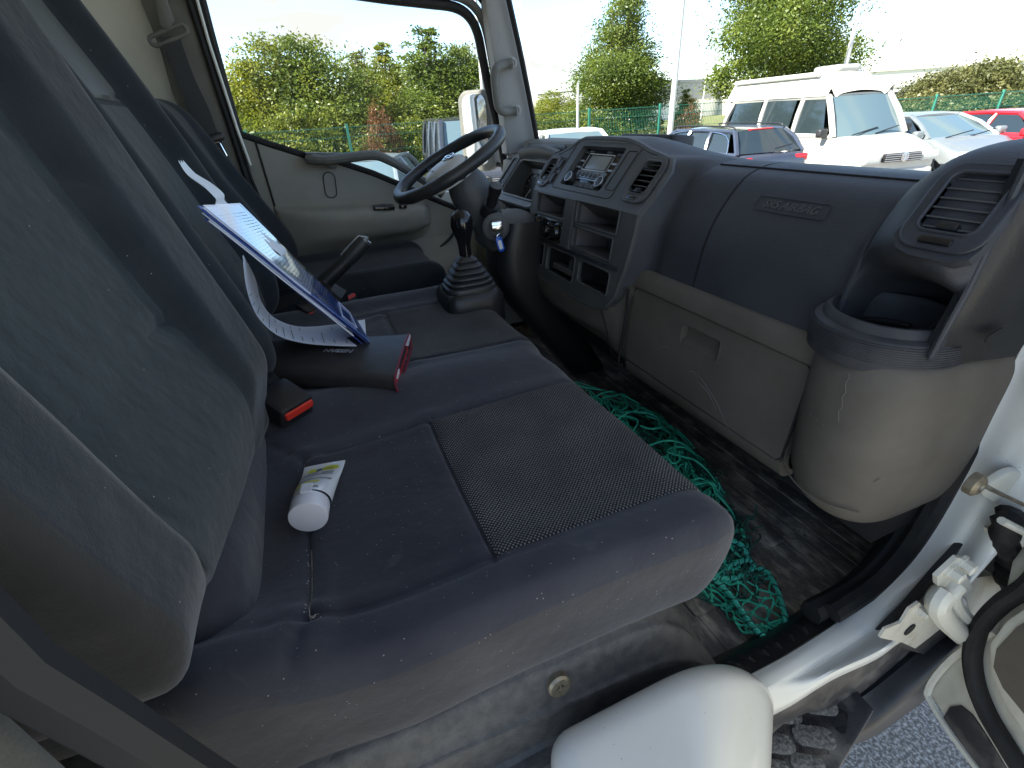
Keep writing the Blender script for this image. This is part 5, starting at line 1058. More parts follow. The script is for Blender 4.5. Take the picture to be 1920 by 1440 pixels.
# ---- steering wheel and column
col = thing('steering_column', (.60, 1.54, 1.70), 'dark grey steering column shroud with stalk and ignition lock under the wheel', 'steering column')
e1 = np.array([.896, 0, .444]); nn = np.array([-.444, 0, .896]); WC = np.array([.425, 1.545, 1.878])
WF = Fr(WC, e1, (0, 1, 0)); WF.N = nn
sw = thing('steering_wheel', WC, 'black steering wheel with pale silver centre pad', 'steering wheel')
mb = MB(); n = 72
ring = [WF.p(.180*math.cos(t), .180*math.sin(t), .0) for t in np.linspace(0, 2*math.pi, n+1)[:-1]]
mb.tube(ring, [.0175+.0012*max(0, math.sin(9*t))*(1 if abs(math.sin(t)) > .3 else 0) for t in np.linspace(0, 2*math.pi, n+1)[:-1]], 12, closed=True); mb.build('rim', M['boot'], sw)
for a in (8, 172, -90) if False else (100, 260, 180):
    t = R(a); mb = MB(); mb.tube(crom([WF.p(.05*math.cos(t), .05*math.sin(t), -.03), WF.p(.12*math.cos(t), .12*math.sin(t), -.022), WF.p(.180*math.cos(t), .180*math.sin(t), -.004)], 4), [.03]*3+[.02]*3+[.014]*3, 10, flat=.38); mb.build('spoke', M['black'], sw)
for t_ in (0,): 
    pass
hub = MB(); G = []
for i in range(9):
    f = i/8; rr = math.cos(f*math.pi/2)**.6; G.append([WF.p(-.012+.072*rr*math.cos(t)*(1.05 if math.cos(t) < 0 else .95), .058*rr*math.sin(t), -.012+.026*math.sin(f*math.pi/2)) for t in np.linspace(0, 2*math.pi, 33)])
hub.grid(G); hub.grid([[WF.p(-.012+.075*math.cos(t), .060*math.sin(t), h) for t in np.linspace(0, 2*math.pi, 33)] for h in (-.05, -.012)])
M['hub'] = mat('pale_silver_pad', (.55, .55, .53), .4); hb_ = hub.build('centre_pad', M['hub'], sw)
mb = MB(); hf = Fr(WF.p(.012, 0, .0155), (0, -1, 0), e1); mb.tube([hf.p(.019*math.cos(t), .019*math.sin(t), 0) for t in np.linspace(0, 6.283, 29)[:-1]], .0022, 6, closed=True); mb.fbox(hf, -.026, .026, -.0055, .0055, -.003, .002); mb.build('emblem', M['chrome'], hb_)
V, F = text_mesh('NISSAN', hf, .0085, .0004, .0024); mb = MB(); mb.add(V, F); mb.build('emblem_lettering', M['black'], hb_, False)
V, F = text_mesh('SRS AIRBAG', Fr(WF.p(-.055, 0, .008), (0, -1, 0), (.896, 0, .444)), .009, .0005, .003); mb = MB(); mb.add(V, F); mb.build('pad_lettering', M['ink'], hb_, False)
axis = -nn
cols = []
for d, ru, rv, off in ((.03, .05, .05, 0), (.06, .075, .065, .0), (.11, .085, .075, .0), (.17, .078, .070, .0), (.23, .065, .062, 0), (.30, .055, .055, .0)):
    c = WC+axis*d+np.array([.02, 0, 0]); cols.append([c+WF.U*ru*.82*math.cos(t)*(1.0 if math.cos(t) > 0 else .95)+np.array([0, 1, 0])*rv*.85*math.sin(t) for t in np.linspace(0, 2*math.pi, 17)])
mb = MB(); mb.loft(cols, 4, 2); mb.build('upper_shroud', M['dashgrey'], col)
mb = MB(); mb.rbox((.50, 1.45, 1.60), (.70, 1.63, 1.72), .05, .03); mb.build('lower_shroud', M['dashgrey'], col)
rows = []
for z, x0, x1, y0, y1 in ((1.70, .56, .74, 1.42, 1.60), (1.60, .53, .73, 1.42, 1.62), (1.48, .54, .76, 1.42, 1.60), (1.30, .66, .84, 1.42, 1.56), (1.10, .80, .95, 1.42, 1.54)):
    rows.append([((x0+x1)/2+(x1-x0)/2*abs(math.cos(t))**.6*np.sign(math.cos(t)), (y0+y1)/2+(y1-y0)/2*abs(math.sin(t))**.6*np.sign(math.sin(t)), z) for t in np.linspace(0, 2*math.pi, 25)])
mb = MB(); mb.loft(rows, 5, 2); mb.build('lower_cover', M['black'], col)
# stalk towards the camera
sp_ = [(920, 398, 1.46), (924, 380, 1.44), (930, 355, 1.42)]
mb = MB(); mb.tube([at(a, b, y=y) for a, b, y in ((916, 400, 1.47), (920, 385, 1.45))], [.028, .022], 14); mb.tube(crom([at(a, b, y=y) for a, b, y in ((919, 392, 1.46), (924, 372, 1.44), (930, 348, 1.42))], 4), [.015]*3+[.017]*3+[.020, .020, .020], 12); mb.build('selector_stalk', M['black'], col)
ic = at(930, 426, y=1.43); fr = Fr(ic, (1, -.25, 0), (0, 0, 1)); 
mb = MB(); mb.lathe(fr, [(.042, -.03), (.042, .0), (.034, .004), (.026, .004), (.026, .010), (.022, .012), (.0, .012)], 32); il = mb.build('ignition_lock', M['dashgrey'], col)
mb = MB(); mb.plate(Fr(fr.p(0, .004, .012), fr.U, fr.V), rrect(-.019, -.013, .019, .017, .008), 0, .012, .004); mb.plate(Fr(fr.p(0, -.0, .024), fr.U, fr.V), rrect(-.016, -.004, .016, .012, .004), 0, .004, .002)
ky = mb.build('ignition_key', M['chrome']); tag(ky, 'silver car key turned in the ignition lock', 'key')
kr = MB(); c1 = fr.p(.006, -.026, .02); kr.tube([c1+np.array([.008*math.cos(t), 0, .009*math.sin(t)]) for t in np.linspace(0, 6.283, 21)[:-1]], .0012, 5, closed=True); kr.tube([c1+np.array([0, 0, -.008]), at(937, 446, y=1.40)], .0012, 5); tag(kr.build('key_ring', M['chrome']), 'thin steel key ring hanging from the ignition key', 'key ring')
kt = thing('key_tag', at(938, 458, y=1.40), 'bright blue plastic key tag with white label hanging from the key', 'key tag')
tg = Fr(at(938, 458, y=1.40), (.97, -.1, .22), (-.22, 0, .97)); mb = MB(); mb.plate(tg, rrect(-.0105, -.024, .0105, .024, .009, 6), -.003, 0, .001); mb.build('tag_body', M['bluetag'], kt)
mb = MB(); mb.plate(tg, rrect(-.006, -.016, .006, .012, .002), 0, .0012, .0004); mb.build('tag_label', M['paper'], kt)

# ---- gear lever, console, handbrake, pedals
gl_ = thing('gear_lever', (.38, 1.3, 1.5), 'gear lever with glossy black knob and ribbed rubber boot', 'gear lever')
mb = MB(); 
kn = at(866, 420, y=1.3); ft_ = at(872, 470, y=1.3); dv = (ft_-kn)
mb = MB(); fr = Fr(ft_, (1, 0, 0), (0, 1, 0)); fr.N = -dv/np.linalg.norm(dv); Lk = np.linalg.norm(at(865, 398, y=1.3)-ft_)
mb.lathe(fr, [(.017, -.02), (.018, .015), (.020, .03), (.0275, .052), (.0315, .068), (.0315, .080), (.027, .096), (.017, .106), (.006, .1105), (.0, .111)], 28); mb.build('knob', M['gloss'], gl_)
rows = []; mbb = MB()
cz = ft_[2]-.012; cx_, cy_ = ft_[0], ft_[1]
prof = [(.022, 0), (.040, -.012), (.046, -.018), (.040, -.026), (.058, -.034), (.062, -.040), (.052, -.045), (.072, -.054), (.076, -.060), (.064, -.065), (.084, -.073), (.088, -.079), (.076, -.084), (.096, -.092), (.099, -.098), (.086, -.103), (.104, -.111), (.108, -.118), (.106, -.135)]
for r, h in prof:
    r *= .70; h *= .74
    rows.append([(cx_+r*1.0*abs(math.cos(t))**.55*np.sign(math.cos(t)), cy_+r*.82*abs(math.sin(t))**.55*np.sign(math.sin(t)), cz+h) for t in np.linspace(0, 2*math.pi, 33)])
mb = MB(); mb.grid(rows); mb.build('rubber_boot', M['boot'], gl_, True)
gc = thing('gear_console', (.38, 1.3, 1.06), 'dark grey floor console carrying the gear lever', 'console')
mb = MB(); mb.rbox((cx_-.085, cy_-.075, 1.02), (cx_+.09, cy_+.10, cz-.088), .035, .025); mb.build('console_box', M['black'], gc)
hbk = thing('handbrake', (.0, 1.5, 1.58), 'grey handbrake lever with silver edged grip pointing up between the seats', 'handbrake')
a = at(616, 522, y=1.5); b = at(684, 452, y=1.5); c = at(651, 488, y=1.5)
mb = MB(); mb.tube([a+(a-c)*.9, a, c], [.02, .019, .017], 10, flat=1.2); mb.build('lever', M['black'], hbk)
mb = MB(); mb.tube(crom([c, (b+c)/2, b], 3), [.017, .018, .018, .0185, .018, .018, .0165], 12, flat=1.25); g_ = mb.build('grip', M['boot'], hbk)
up_ = np.array([-.012, 0, .014]); mb = MB(); mb.tube([c+up_*1.25, (b+c)/2+up_*1.3, b+up_*1.2, b+up_*.6+(b-c)*.09, b-up_*.9+(b-c)*.08], .0028, 6); mb.build('grip_edge', M['silver'], g_)
mb = MB(); mb.tube([b, b+(b-c)*.16+up_*.3], [.009, .008], 10); mb.build('release_button', M['silver'], hbk)
mb = MB(); mb.loft([[at(500, 590, y=1.45), at(570, 560, y=1.45), at(600, 535, y=1.45), at(640, 560, y=1.45)], [at(500, 560, y=1.52), at(570, 545, y=1.52), at(600, 520, y=1.52), at(650, 545, y=1.52)]], 3, 4, slab=(0, 0, -.05)); mb.build('boot_cover', M['black'], hbk)
for i, (px_, py_, lab) in enumerate(((1028, 598, 'upper worn metal pedal near the steering column'), (1062, 634, 'lower worn metal pedal nearer the passenger side'))):
    p = at(px_, py_, z=1.16); t = thing('pedal', p, lab, 'pedal', 'foot pedals under the dashboard'); f = Fr(p, (.25, -.97, 0), (.7, .2, .6)); mb = MB(); mb.plate(f, rrect(-.03, -.035, .03, .035, .01), -.008, .006, .004); mb.build('pedal_pad', M['metal'], t)
    mb = MB(); mb.tube(crom([f.p(0, 0, -.01), f.p(0, .05, .0)+np.array([.06, 0, .04]), f.p(0, 0, 0)+np.array([.16, 0, .2])], 4), .009, 8); mb.build('pedal_arm', M['deep'], t)
# ================================================================== SEATS
def weave_mat():
    m = mat('dotted_woven_insert', (.013, .013, .016), .9, spec=.2, sheen=.1); N, L = m.node_tree.nodes, m.node_tree.links; b = N['Principled BSDF']
    t = N.new('ShaderNodeTexCoord'); mp = N.new('ShaderNodeMapping'); mp.inputs['Rotation'].default_value = (0, 0, R(45)); mp.inputs['Scale'].default_value = (1, 1, 0.02); L.new(t.outputs['Object'], mp.inputs[0])
    v = N.new('ShaderNodeTexVoronoi'); v.inputs['Scale'].default_value = 235; v.inputs['Randomness'].default_value = .12; L.new(mp.outputs[0], v.inputs['Vector'])
    c = N.new('ShaderNodeMapRange'); c.inputs[1].default_value = .38; c.inputs[2].default_value = .22; L.new(v.outputs['Distance'], c.inputs[0])
    n = N.new('ShaderNodeTexNoise'); n.inputs['Scale'].default_value = 9; n.inputs['Detail'].default_value = 5; L.new(t.outputs['Object'], n.inputs[0])
    r_ = N.new('ShaderNodeMapRange'); r_.inputs[1].default_value = .35; r_.inputs[2].default_value = .7; r_.inputs[3].default_value = .12; r_.inputs[4].default_value = .24; L.new(n.outputs['Fac'], r_.inputs[0])
    x = N.new('ShaderNodeMix'); x.data_type = 'RGBA'; x.inputs[6].default_value = (.012, .012, .015, 1); L.new(c.outputs[0], x.inputs[0])
    cc = N.new('ShaderNodeCombineColor'); L.new(r_.outputs[0], cc.inputs[0]); L.new(r_.outputs[0], cc.inputs[1])
    mu = N.new('ShaderNodeMath'); mu.operation = 'MULTIPLY'; mu.inputs[1].default_value = .97; L.new(r_.outputs[0], mu.inputs[0]); L.new(mu.outputs[0], cc.inputs[2]); L.new(cc.outputs[0], x.inputs[7]); L.new(x.outputs[2], b.inputs['Base Color'])
    bp = N.new('ShaderNodeBump'); bp.inputs['Strength'].default_value = .5; bp.inputs['Distance'].default_value = .001; L.new(c.outputs[0], bp.inputs['Height']); L.new(bp.outputs[0], b.inputs['Normal'])
    return m
M['weave'] = weave_mat()
def split_mat(name, top, side, expr, spk=.12, chalk=.42):
    """two cloths meeting along a sewn line; expr builds a 0/1 node value from the object coordinates"""
    m = bpy.data.materials.new(name); m.use_nodes = True; N, L = m.node_tree.nodes, m.node_tree.links
    # copy both principled setups by rebuilding a mix of their colours
    b = N['Principled BSDF']; b.inputs['Roughness'].default_value = .93; b.inputs['Specular IOR Level'].default_value = .2; b.inputs['Sheen Weight'].default_value = .25
    t = N.new('ShaderNodeTexCoord'); sp = N.new('ShaderNodeSeparateXYZ'); L.new(t.outputs['Object'], sp.inputs[0])
    n = N.new('ShaderNodeTexNoise'); n.inputs['Scale'].default_value = 11; n.inputs['Detail'].default_value = 6; L.new(t.outputs['Object'], n.inputs[0])
    r_ = N.new('ShaderNodeMapRange'); r_.inputs[1].default_value = .35; r_.inputs[2].default_value = .68; L.new(n.outputs['Fac'], r_.inputs[0])
    def two(a, c):
        x = N.new('ShaderNodeMix'); x.data_type = 'RGBA'; x.inputs[6].default_value = a+(1,); x.inputs[7].default_value = c+(1,); L.new(r_.outputs[0], x.inputs[0]); return x.outputs[2]
    f = expr(N, L, sp); x = N.new('ShaderNodeMix'); x.data_type = 'RGBA'; L.new(f, x.inputs[0]); L.new(two(*top), x.inputs[6]); L.new(two(*side), x.inputs[7]); cur = x.outputs[2]
    v = N.new('ShaderNodeTexVoronoi'); v.inputs['Scale'].default_value = 130; L.new(t.outputs['Object'], v.inputs['Vector'])
    c = N.new('ShaderNodeMath'); c.operation = 'LESS_THAN'; c.inputs[1].default_value = .10; L.new(v.outputs['Distance'], c.inputs[0])
    s2 = N.new('ShaderNodeSeparateColor'); L.new(v.outputs['Color'], s2.inputs[0]); g = N.new('ShaderNodeMath'); g.operation = 'LESS_THAN'; g.inputs[1].default_value = spk; L.new(s2.outputs[0], g.inputs[0])
    mu = N.new('ShaderNodeMath'); mu.operation = 'MULTIPLY'; L.new(c.outputs[0], mu.inputs[0]); L.new(g.outputs[0], mu.inputs[1]); mu2 = N.new('ShaderNodeMath'); mu2.operation = 'MULTIPLY'; mu2.inputs[1].default_value = .8; L.new(mu.outputs[0], mu2.inputs[0])
    y = N.new('ShaderNodeMix'); y.data_type = 'RGBA'; y.inputs[7].default_value = (.33, .32, .29, 1); L.new(cur, y.inputs[6]); L.new(mu2.outputs[0], y.inputs[0]); cur = y.outputs[2]
    # chalky smears
    n3 = N.new('ShaderNodeTexNoise'); n3.inputs['Scale'].default_value = 7; n3.inputs['Detail'].default_value = 10; n3.inputs['Roughness'].default_value = .7; n3.inputs['Distortion'].default_value = .8; L.new(t.outputs['Object'], n3.inputs[0])
    r3 = N.new('ShaderNodeMapRange'); r3.inputs[1].default_value = .60; r3.inputs[2].default_value = .82; r3.inputs[4].default_value = chalk; L.new(n3.outputs['Fac'], r3.inputs[0])
    z = N.new('ShaderNodeMix'); z.data_type = 'RGBA'; z.inputs[7].default_value = (.20, .20, .20, 1); L.new(cur, z.inputs[6]); L.new(r3.outputs[0], z.inputs[0]); L.new(z.outputs[2], b.inputs['Base Color'])
    prev = None
    for amt, sc in ((.4, 650), (.15, 28)):
        n4 = N.new('ShaderNodeTexNoise'); n4.inputs['Scale'].default_value = sc; n4.inputs['Detail'].default_value = 4; L.new(t.outputs['Object'], n4.inputs[0]); bp = N.new('ShaderNodeBump'); bp.inputs['Strength'].default_value = amt; bp.inputs['Distance'].default_value = .6/sc; L.new(n4.outputs['Fac'], bp.inputs['Height'])
        if prev: L.new(prev, bp.inputs['Normal'])
        prev = bp.outputs[0]
    L.new(prev, b.inputs['Normal']); return m
def mth(N, L, op, a, b=None, clamp=False):
    n = N.new('ShaderNodeMath'); n.operation = op; n.use_clamp = clamp
    for i, q in enumerate((a, b)):
        if q is None: continue
        if isinstance(q, (int, float)): n.inputs[i].default_value = q
        else: L.new(q, n.inputs[i])
    return n.outputs[0]
def cush_expr(N, L, sp):
    # side cloth below the seam on the door side; the seam dips near the back
    x, y, z = sp.outputs[0], sp.outputs[1], sp.outputs[2]
    dip = mth(N, L, 'MULTIPLY', mth(N, L, 'MAXIMUM', mth(N, L, 'SUBTRACT', -.225, x), 0.), 1.2)
    hump = mth(N, L, 'DIVIDE', .038, mth(N, L, 'ADD', 1., mth(N, L, 'POWER', mth(N, L, 'ABSOLUTE', mth(N, L, 'DIVIDE', mth(N, L, 'ADD', x, .195), .055)), 3.)))
    zb = mth(N, L, 'ADD', hump, mth(N, L, 'SUBTRACT', 1.488, dip)); a = mth(N, L, 'MULTIPLY', mth(N, L, 'SUBTRACT', zb, z), 700., True)
    return mth(N, L, 'MULTIPLY', a, mth(N, L, 'MULTIPLY', mth(N, L, 'SUBTRACT', .40, y), 900., True))
NAVY = ((.030, .0315, .042), (.042, .044, .054)); SIDE = ((.041, .039, .041), (.057, .054, .056))
DNAVY = ((.022, .023, .031), (.032, .033, .041))
M['cush'] = split_mat('navy_cushion_cloth_with_grey_side', NAVY, SIDE, cush_expr, .25, .42)
bench = thing('passenger_bench', (.05, .88, 1.1), 'double passenger bench seat in dusty navy cloth filling the foreground', 'seat')
CLO, CHI, CR = (-.40, .318, 1.36), (.445, 1.50, 1.512), (.065, .026, .05)
SEAMX = -.107; SX2 = .113
def gs(v, c, w): return np.exp(-((v-c)/w)**2)
def seg_d(x, y, a, b):
    a, b = np.array(a), np.array(b); d = b-a; t = np.clip(((x-a[0])*d[0]+(y-a[1])*d[1])/d.dot(d), 0, 1); return np.hypot(x-a[0]-d[0]*t, y-a[1]-d[1]*t)
seams = [((-.107, .395), (.44, .398)), ((-.107, .728), (.44, .762)), ((-.107, .395), (-.107, .728)), ((.113, .395), (.113, .742)), ((-.107, .395), (-.32, .40)), ((-.107, .728), (-.22, .87)), ((-.107, .395), (-.125, .325)),
         ((.02, .985), (.44, .97)), ((.02, 1.33), (.44, 1.335)), ((.02, .985), (.02, 1.33)), ((.13, .98), (.13, 1.33))]
def cush_def(P_):
    x, y, z = P_[:, 0].copy(), P_[:, 1].copy(), P_[:, 2].copy()
    top = sst(1.44, 1.50, z)
    dz = .012*gs(y, .352, .035)+.030*gs(y, .865, .075)*sst(.55, .2, x)+.020*gs(y, 1.43, .05)+.012*sst(.78, .98, y)
    dz = dz-.010*gs(y, .56, .14)*gs(x, .0, .22)-.006*gs(y, 1.15, .14)
    dz = dz+.022*sst(.1, .4, x)*sst(.47, .40, x)*0
    dz = dz+.042*gs(x, -.19, .085)*sst(.50, .36, y)
    for a, b in seams:
        w = .0032; d = seg_d(x, y, a, b); dz = dz-.0045*np.exp(-(d/w)**2)+.0025*np.exp(-((d-.018)/.014)**2)
    z = z+dz*top
    # plan outline: door side bulges, back corner rounded off, nose tucked under
    side = sst(.50, .32, y)
    y = y+side*(.13*sst(-.19, -.36, x)+.012*gs(x, -.15, .1)+.004*np.sin(x*9))
    # wavy side seam bead
    x = x+.0+side*0
    f = sst(.35, .445, x); x = x-f*.03*sst(1.46, 1.36, z)+f*(.012*gs(y, .55, .25)-.012*gs(y, .90, .05))
    nz = np.array([pnoise((a*6, b*6, c*6)) for a, b, c in zip(x, y, z)]); z = z+.004*nz*top; y = y-.004*nz*side
    return np.stack([x, y, z], 1)
mb = MB(); mb.rbox(CLO, CHI, CR, .0075, cush_def); cu = mb.build('seat_cushion', M['cush'], bench, angle=80)
def top_patch(x0, x1, y0, y1, n=70, lift=.0016, drift=(0, 0)):
    X = []
    for i in range(n+1):
        for j in range(n+1):
            x = x0+(x1-x0)*i/n; y = y0+(y1-y0)*j/n+drift[0]*(i/n)*(1-j/n)+drift[1]*(i/n)*(j/n); X.append((x, y, CHI[2]))
    P_ = cush_def(rmap(np.array(X), np.array(CLO), np.array(CHI), CR)); P_[:, 2] += lift
    P_[:, 0] += lift*.8*sst(.37, .44, P_[:, 0])
    return [[P_[i*(n+1)+j] for j in range(n+1)] for i in range(n+1)]
mb = MB(); mb.grid(top_patch(.1155, .4449, .3985, .744, drift=(0, .014))); mb.build('woven_panel', M['weave'], cu)
mb = MB(); mb.grid(top_patch(-.1045, .1105, .3985, .726, drift=(0, .006))); mb.build('smooth_panel', split_mat('dark_dusty_navy_cloth', DNAVY, SIDE, cush_expr, .45, .6), cu)
mb = MB(); mb.grid(top_patch(.1325, .4449, .987, 1.328, drift=(-.01, .004))); mb.build('woven_panel', M['weave'], cu)
# front face continuation of the woven cloth over the nose
# crumbs in the seams
mb = MB(); g = random.Random(11)
def crumbs(a, b, n, s=.0016):
    X = [(a[0]+(b[0]-a[0])*t+g.gauss(0, .0012), a[1]+(b[1]-a[1])*t+g.gauss(0, .0012), CHI[2]) for t in [g.random() for _ in range(n)]]
    P_ = cush_def(rmap(np.array(X), np.array(CLO), np.array(CHI), CR))
    for p in P_:
        r = s*g.uniform(.3, 1.); a_ = g.uniform(0, 3.1); dx, dy = math.cos(a_)*r, math.sin(a_)*r
        mb.add([p+np.array(q) for q in ((dx, dy, 0), (-dy*.6, dx*.6, .0002), (-dx, -dy, 0), (dy*.6, -dx*.6, .0002), (0, 0, r*.7))], [(0, 1, 4), (1, 2, 4), (2, 3, 4), (3, 0, 4)])
crumbs((-.107, .395), (-.107, .53), 1200, .0016); crumbs((-.107, .72), (.02, .736), 240, .0017); crumbs((-.107, .40), (-.09, .395), 60); crumbs((.0, .735), (.02, .737), 40, .003)
crumbs((-.107, .728), (-.107, .66), 60, .0012)
for k in range(260):
    x = g.uniform(-.2, .43); y = g.uniform(.34, 1.4); crumbs((x, y), (x, y), 1, g.choice((.0006, .0008, .0011)))
M['crumb'] = mat('pale_crumbs', (.62, .58, .50), .9)
tag(mb.build('crumbs', M['crumb'], smooth=False), 'pale crumbs and sand scattered on the dusty seat cushion', 'crumbs', kind='stuff')
# edge bead along the side seam
mb = MB(); 

def backrest(par, y0, y1, xf0, z0, z1, lean, th=.15, bw=.10, bd=.055, lum=.0, seam=None, name='backrest', topm=None, side_seam=True, step=.0085, rr=(.05, .045, .06), curve=0., tilt=0., nearup=0.):
    lo, hi = (xf0-th, y0, z0), (xf0, y1, z1); ym = (y0+y1)/2; hwid = (y1-y0)/2
    def fn(P_):
        x, y, z = P_[:, 0].copy(), P_[:, 1].copy(), P_[:, 2].copy()
        z = z+nearup*sst(ym, y0, y)*sst(z0+.25, z0, z)
        front = sst(xf0-th*.75, xf0-th*.15, x); e = np.abs(y-ym)/hwid
        inn = sst(1-bw/hwid*1.12, 1-bw/hwid*(.78 if nearup else .62), e)          # 0 centre panel, 1 bolster
        nar = sst(z1-.02, z1-.28, z)
        x = x-front*(1-inn)*bd*(.35+.65*nar)+front*inn*(.020*(e-.75) if nearup else -.012*((e-.85)/.15)**2)
        x = x+front*lum*(1-inn)*gs(z, z0+.10, .10)
        if seam is not None:
            d = np.abs(z-(seam+.03*(e**2))); x = x-front*(1-inn)*.008*np.exp(-(d/.006)**2)
        d = np.abs(e-(1-bw/hwid)); x = x-front*.004*np.exp(-(d*hwid/.0045)**2)
        if side_seam: s_ = sst(xf0-th*.2, xf0-th*.3, x+(1-front)*0)
        x = x+tilt*(y-ym)/hwid-(z-z0)*lean-curve*np.maximum(z-z0-.1, 0)**2
        x = x-.045*sst(1.68, 1.56, z)*front*(.3+.7*inn)*(1 if tilt else .6)
        tuck = sst(z0+.10, z0, z); x = x-.0*tuck; y = ym+(y-ym)*(1-.10*tuck)*(1-.22*sst(z1-.30, z1, z))
        nz = np.array([pnoise((a*5, b*5, c*5)) for a, b, c in zip(x, y, z)]); x = x+.004*nz
        return np.stack([x, y, z], 1)
    mb = MB(); mb.rbox(lo, hi, rr, step, fn)
    return mb, fn, lo, hi
def br_expr(y0, x0, z0, lean):
    def e(N, L, sp):
        xs = mth(N, L, 'ADD', sp.outputs[0], mth(N, L, 'MULTIPLY', mth(N, L, 'SUBTRACT', sp.outputs[2], z0), lean))
        a = mth(N, L, 'MULTIPLY', mth(N, L, 'SUBTRACT', x0, xs), 700., True); b = mth(N, L, 'MULTIPLY', mth(N, L, 'SUBTRACT', y0+.05, sp.outputs[1]), 900., True)
        return mth(N, L, 'MULTIPLY', a, b)
    return e
CH = ((.018, .022, .027), (.027, .031, .036)); OL = ((.029, .0275, .0255), (.042, .040, .037))
def ctr_patch(fn, lo, hi, z0, z1, e, rr=(.05, .045, .06), n=60, lift=.0015):
    ym = (lo[1]+hi[1])/2; hw_ = (hi[1]-lo[1])/2*e; X = [(hi[0], ym+hw_*(2*j/n-1), z0+(z1-z0)*i/n) for i in range(n+1) for j in range(n+1)]
    P_ = fn(rmap(np.array(X), np.array(lo), np.array(hi), rr)); P_[:, 0] += lift
    return [[P_[i*(n+1)+j] for j in range(n+1)] for i in range(n+1)]
# outer backrest
LEAN = .245
mb, fn, lo, hi = backrest(bench, .298, .862, -.119, 1.54, 2.62, LEAN, th=.17, bw=.125, bd=.05, lum=.028, seam=1.775, tilt=.022, nearup=.055, rr=(.022, .020, .05))
M['br1'] = split_mat('charcoal_backrest_cloth_with_olive_side', CH, OL, br_expr(.268, -.09, 1.54, LEAN), .012, .12)
bk = mb.build('backrest', M['br1'], bench, angle=80, label='near outer backrest with broad bolsters closest to the camera')
mb = MB(); mb.grid(ctr_patch(fn, lo, hi, 1.585, 2.50, 1-.125/.282-.012, (.022, .020, .05))); mb.build('centre_panel', M['teal'], bk)
# middle backrest
mb, fn, lo, hi = backrest(bench, .885, 1.415, -.098, 1.57, 2.60, LEAN, th=.15, bw=.095, bd=.05, lum=.01, seam=2.06, curve=.14)
bk2 = mb.build('backrest', M['charcoal'], bench, angle=80, label='middle backrest behind the papers')
mb = MB(); mb.grid(ctr_patch(fn, lo, hi, 1.66, 2.055, 1-.095/.265-.01)); mb.build('centre_panel', M['teal'], bk2)
mb = MB(); mb.grid(ctr_patch(fn, lo, hi, 2.065, 2.5, 1-.095/.265-.01)); mb.build('upper_panel', mat('grey_leatherette_head_panel', (.085, .086, .080), .6, (.11, .11, .10), 8, .3, 300, spec=.35), bk2)
mb = MB(); mb.box((-.40, .40, 1.36), (.36, 1.45, 1.40)); mb.box((-.5, .36, 1.05), (.30, 1.45, 1.37)); mb.build('seat_frame', M['deep'], bench, False)
mb = MB(); mb.rbox((-.36, .88, 1.48), (-.13, .95, 1.60), .02, .02); mb.build('hinge_cover', M['deep'], bench)
mb = MB(); mb.rbox((-.42, .40, 1.42), (-.165, .86, 1.60), .05, .03); mb.rbox((-.42, .95, 1.42), (-.165, 1.4, 1.61), .05, .03); mb.build('backrest_foot', M['navy'], bench)
# driver seat
dseat = thing('driver_seat', (.1, 1.83, 1.1), 'driver seat in charcoal cloth beside the far door', 'seat')
def dc(P_):
    x, y, z = P_.T; top = sst(1.46, 1.53, z); dz = .02*gs(y, 1.64, .04)+.02*gs(y, 2.0, .04)
    for a, b in (((-.1, 1.70), (.42, 1.69)), ((-.1, 1.95), (.42, 1.96))): dz = dz-.005*np.exp(-(seg_d(x, y, a, b)/.004)**2)
    return np.stack([x, y, z+dz*top], 1)
mb = MB(); mb.rbox((-.30, 1.585, 1.40), (.40, 2.045, 1.555), (.07, .05, .06), .012, dc); dcu = mb.build('seat_cushion', M['charcoal'], dseat, angle=80)
X = []; n = 40
for i in range(n+1):
    for j in range(n+1): X.append((.12+.28*i/n, 1.71+.235*j/n, 1.555))
P_ = dc(rmap(np.array(X), (-.30, 1.585, 1.40), (.40, 2.045, 1.555), (.07, .05, .06))); P_[:, 2] += .0015
mb = MB(); mb.grid([[P_[i*(n+1)+j] for j in range(n+1)] for i in range(n+1)]); mb.build('woven_panel', M['weave'], dcu)
mb, fn, lo, hi = backrest(dseat, 1.55, 2.03, -.03, 1.56, 2.10, .48, th=.15, bw=.09, bd=.05, step=.012)
mb.build('backrest', M['charcoal'], dseat, angle=80)
mb = MB(); mb.rbox((-.25, 1.62, 1.06), (.35, 2.0, 1.42), .03, .05); mb.build('seat_base', M['deep'], dseat)
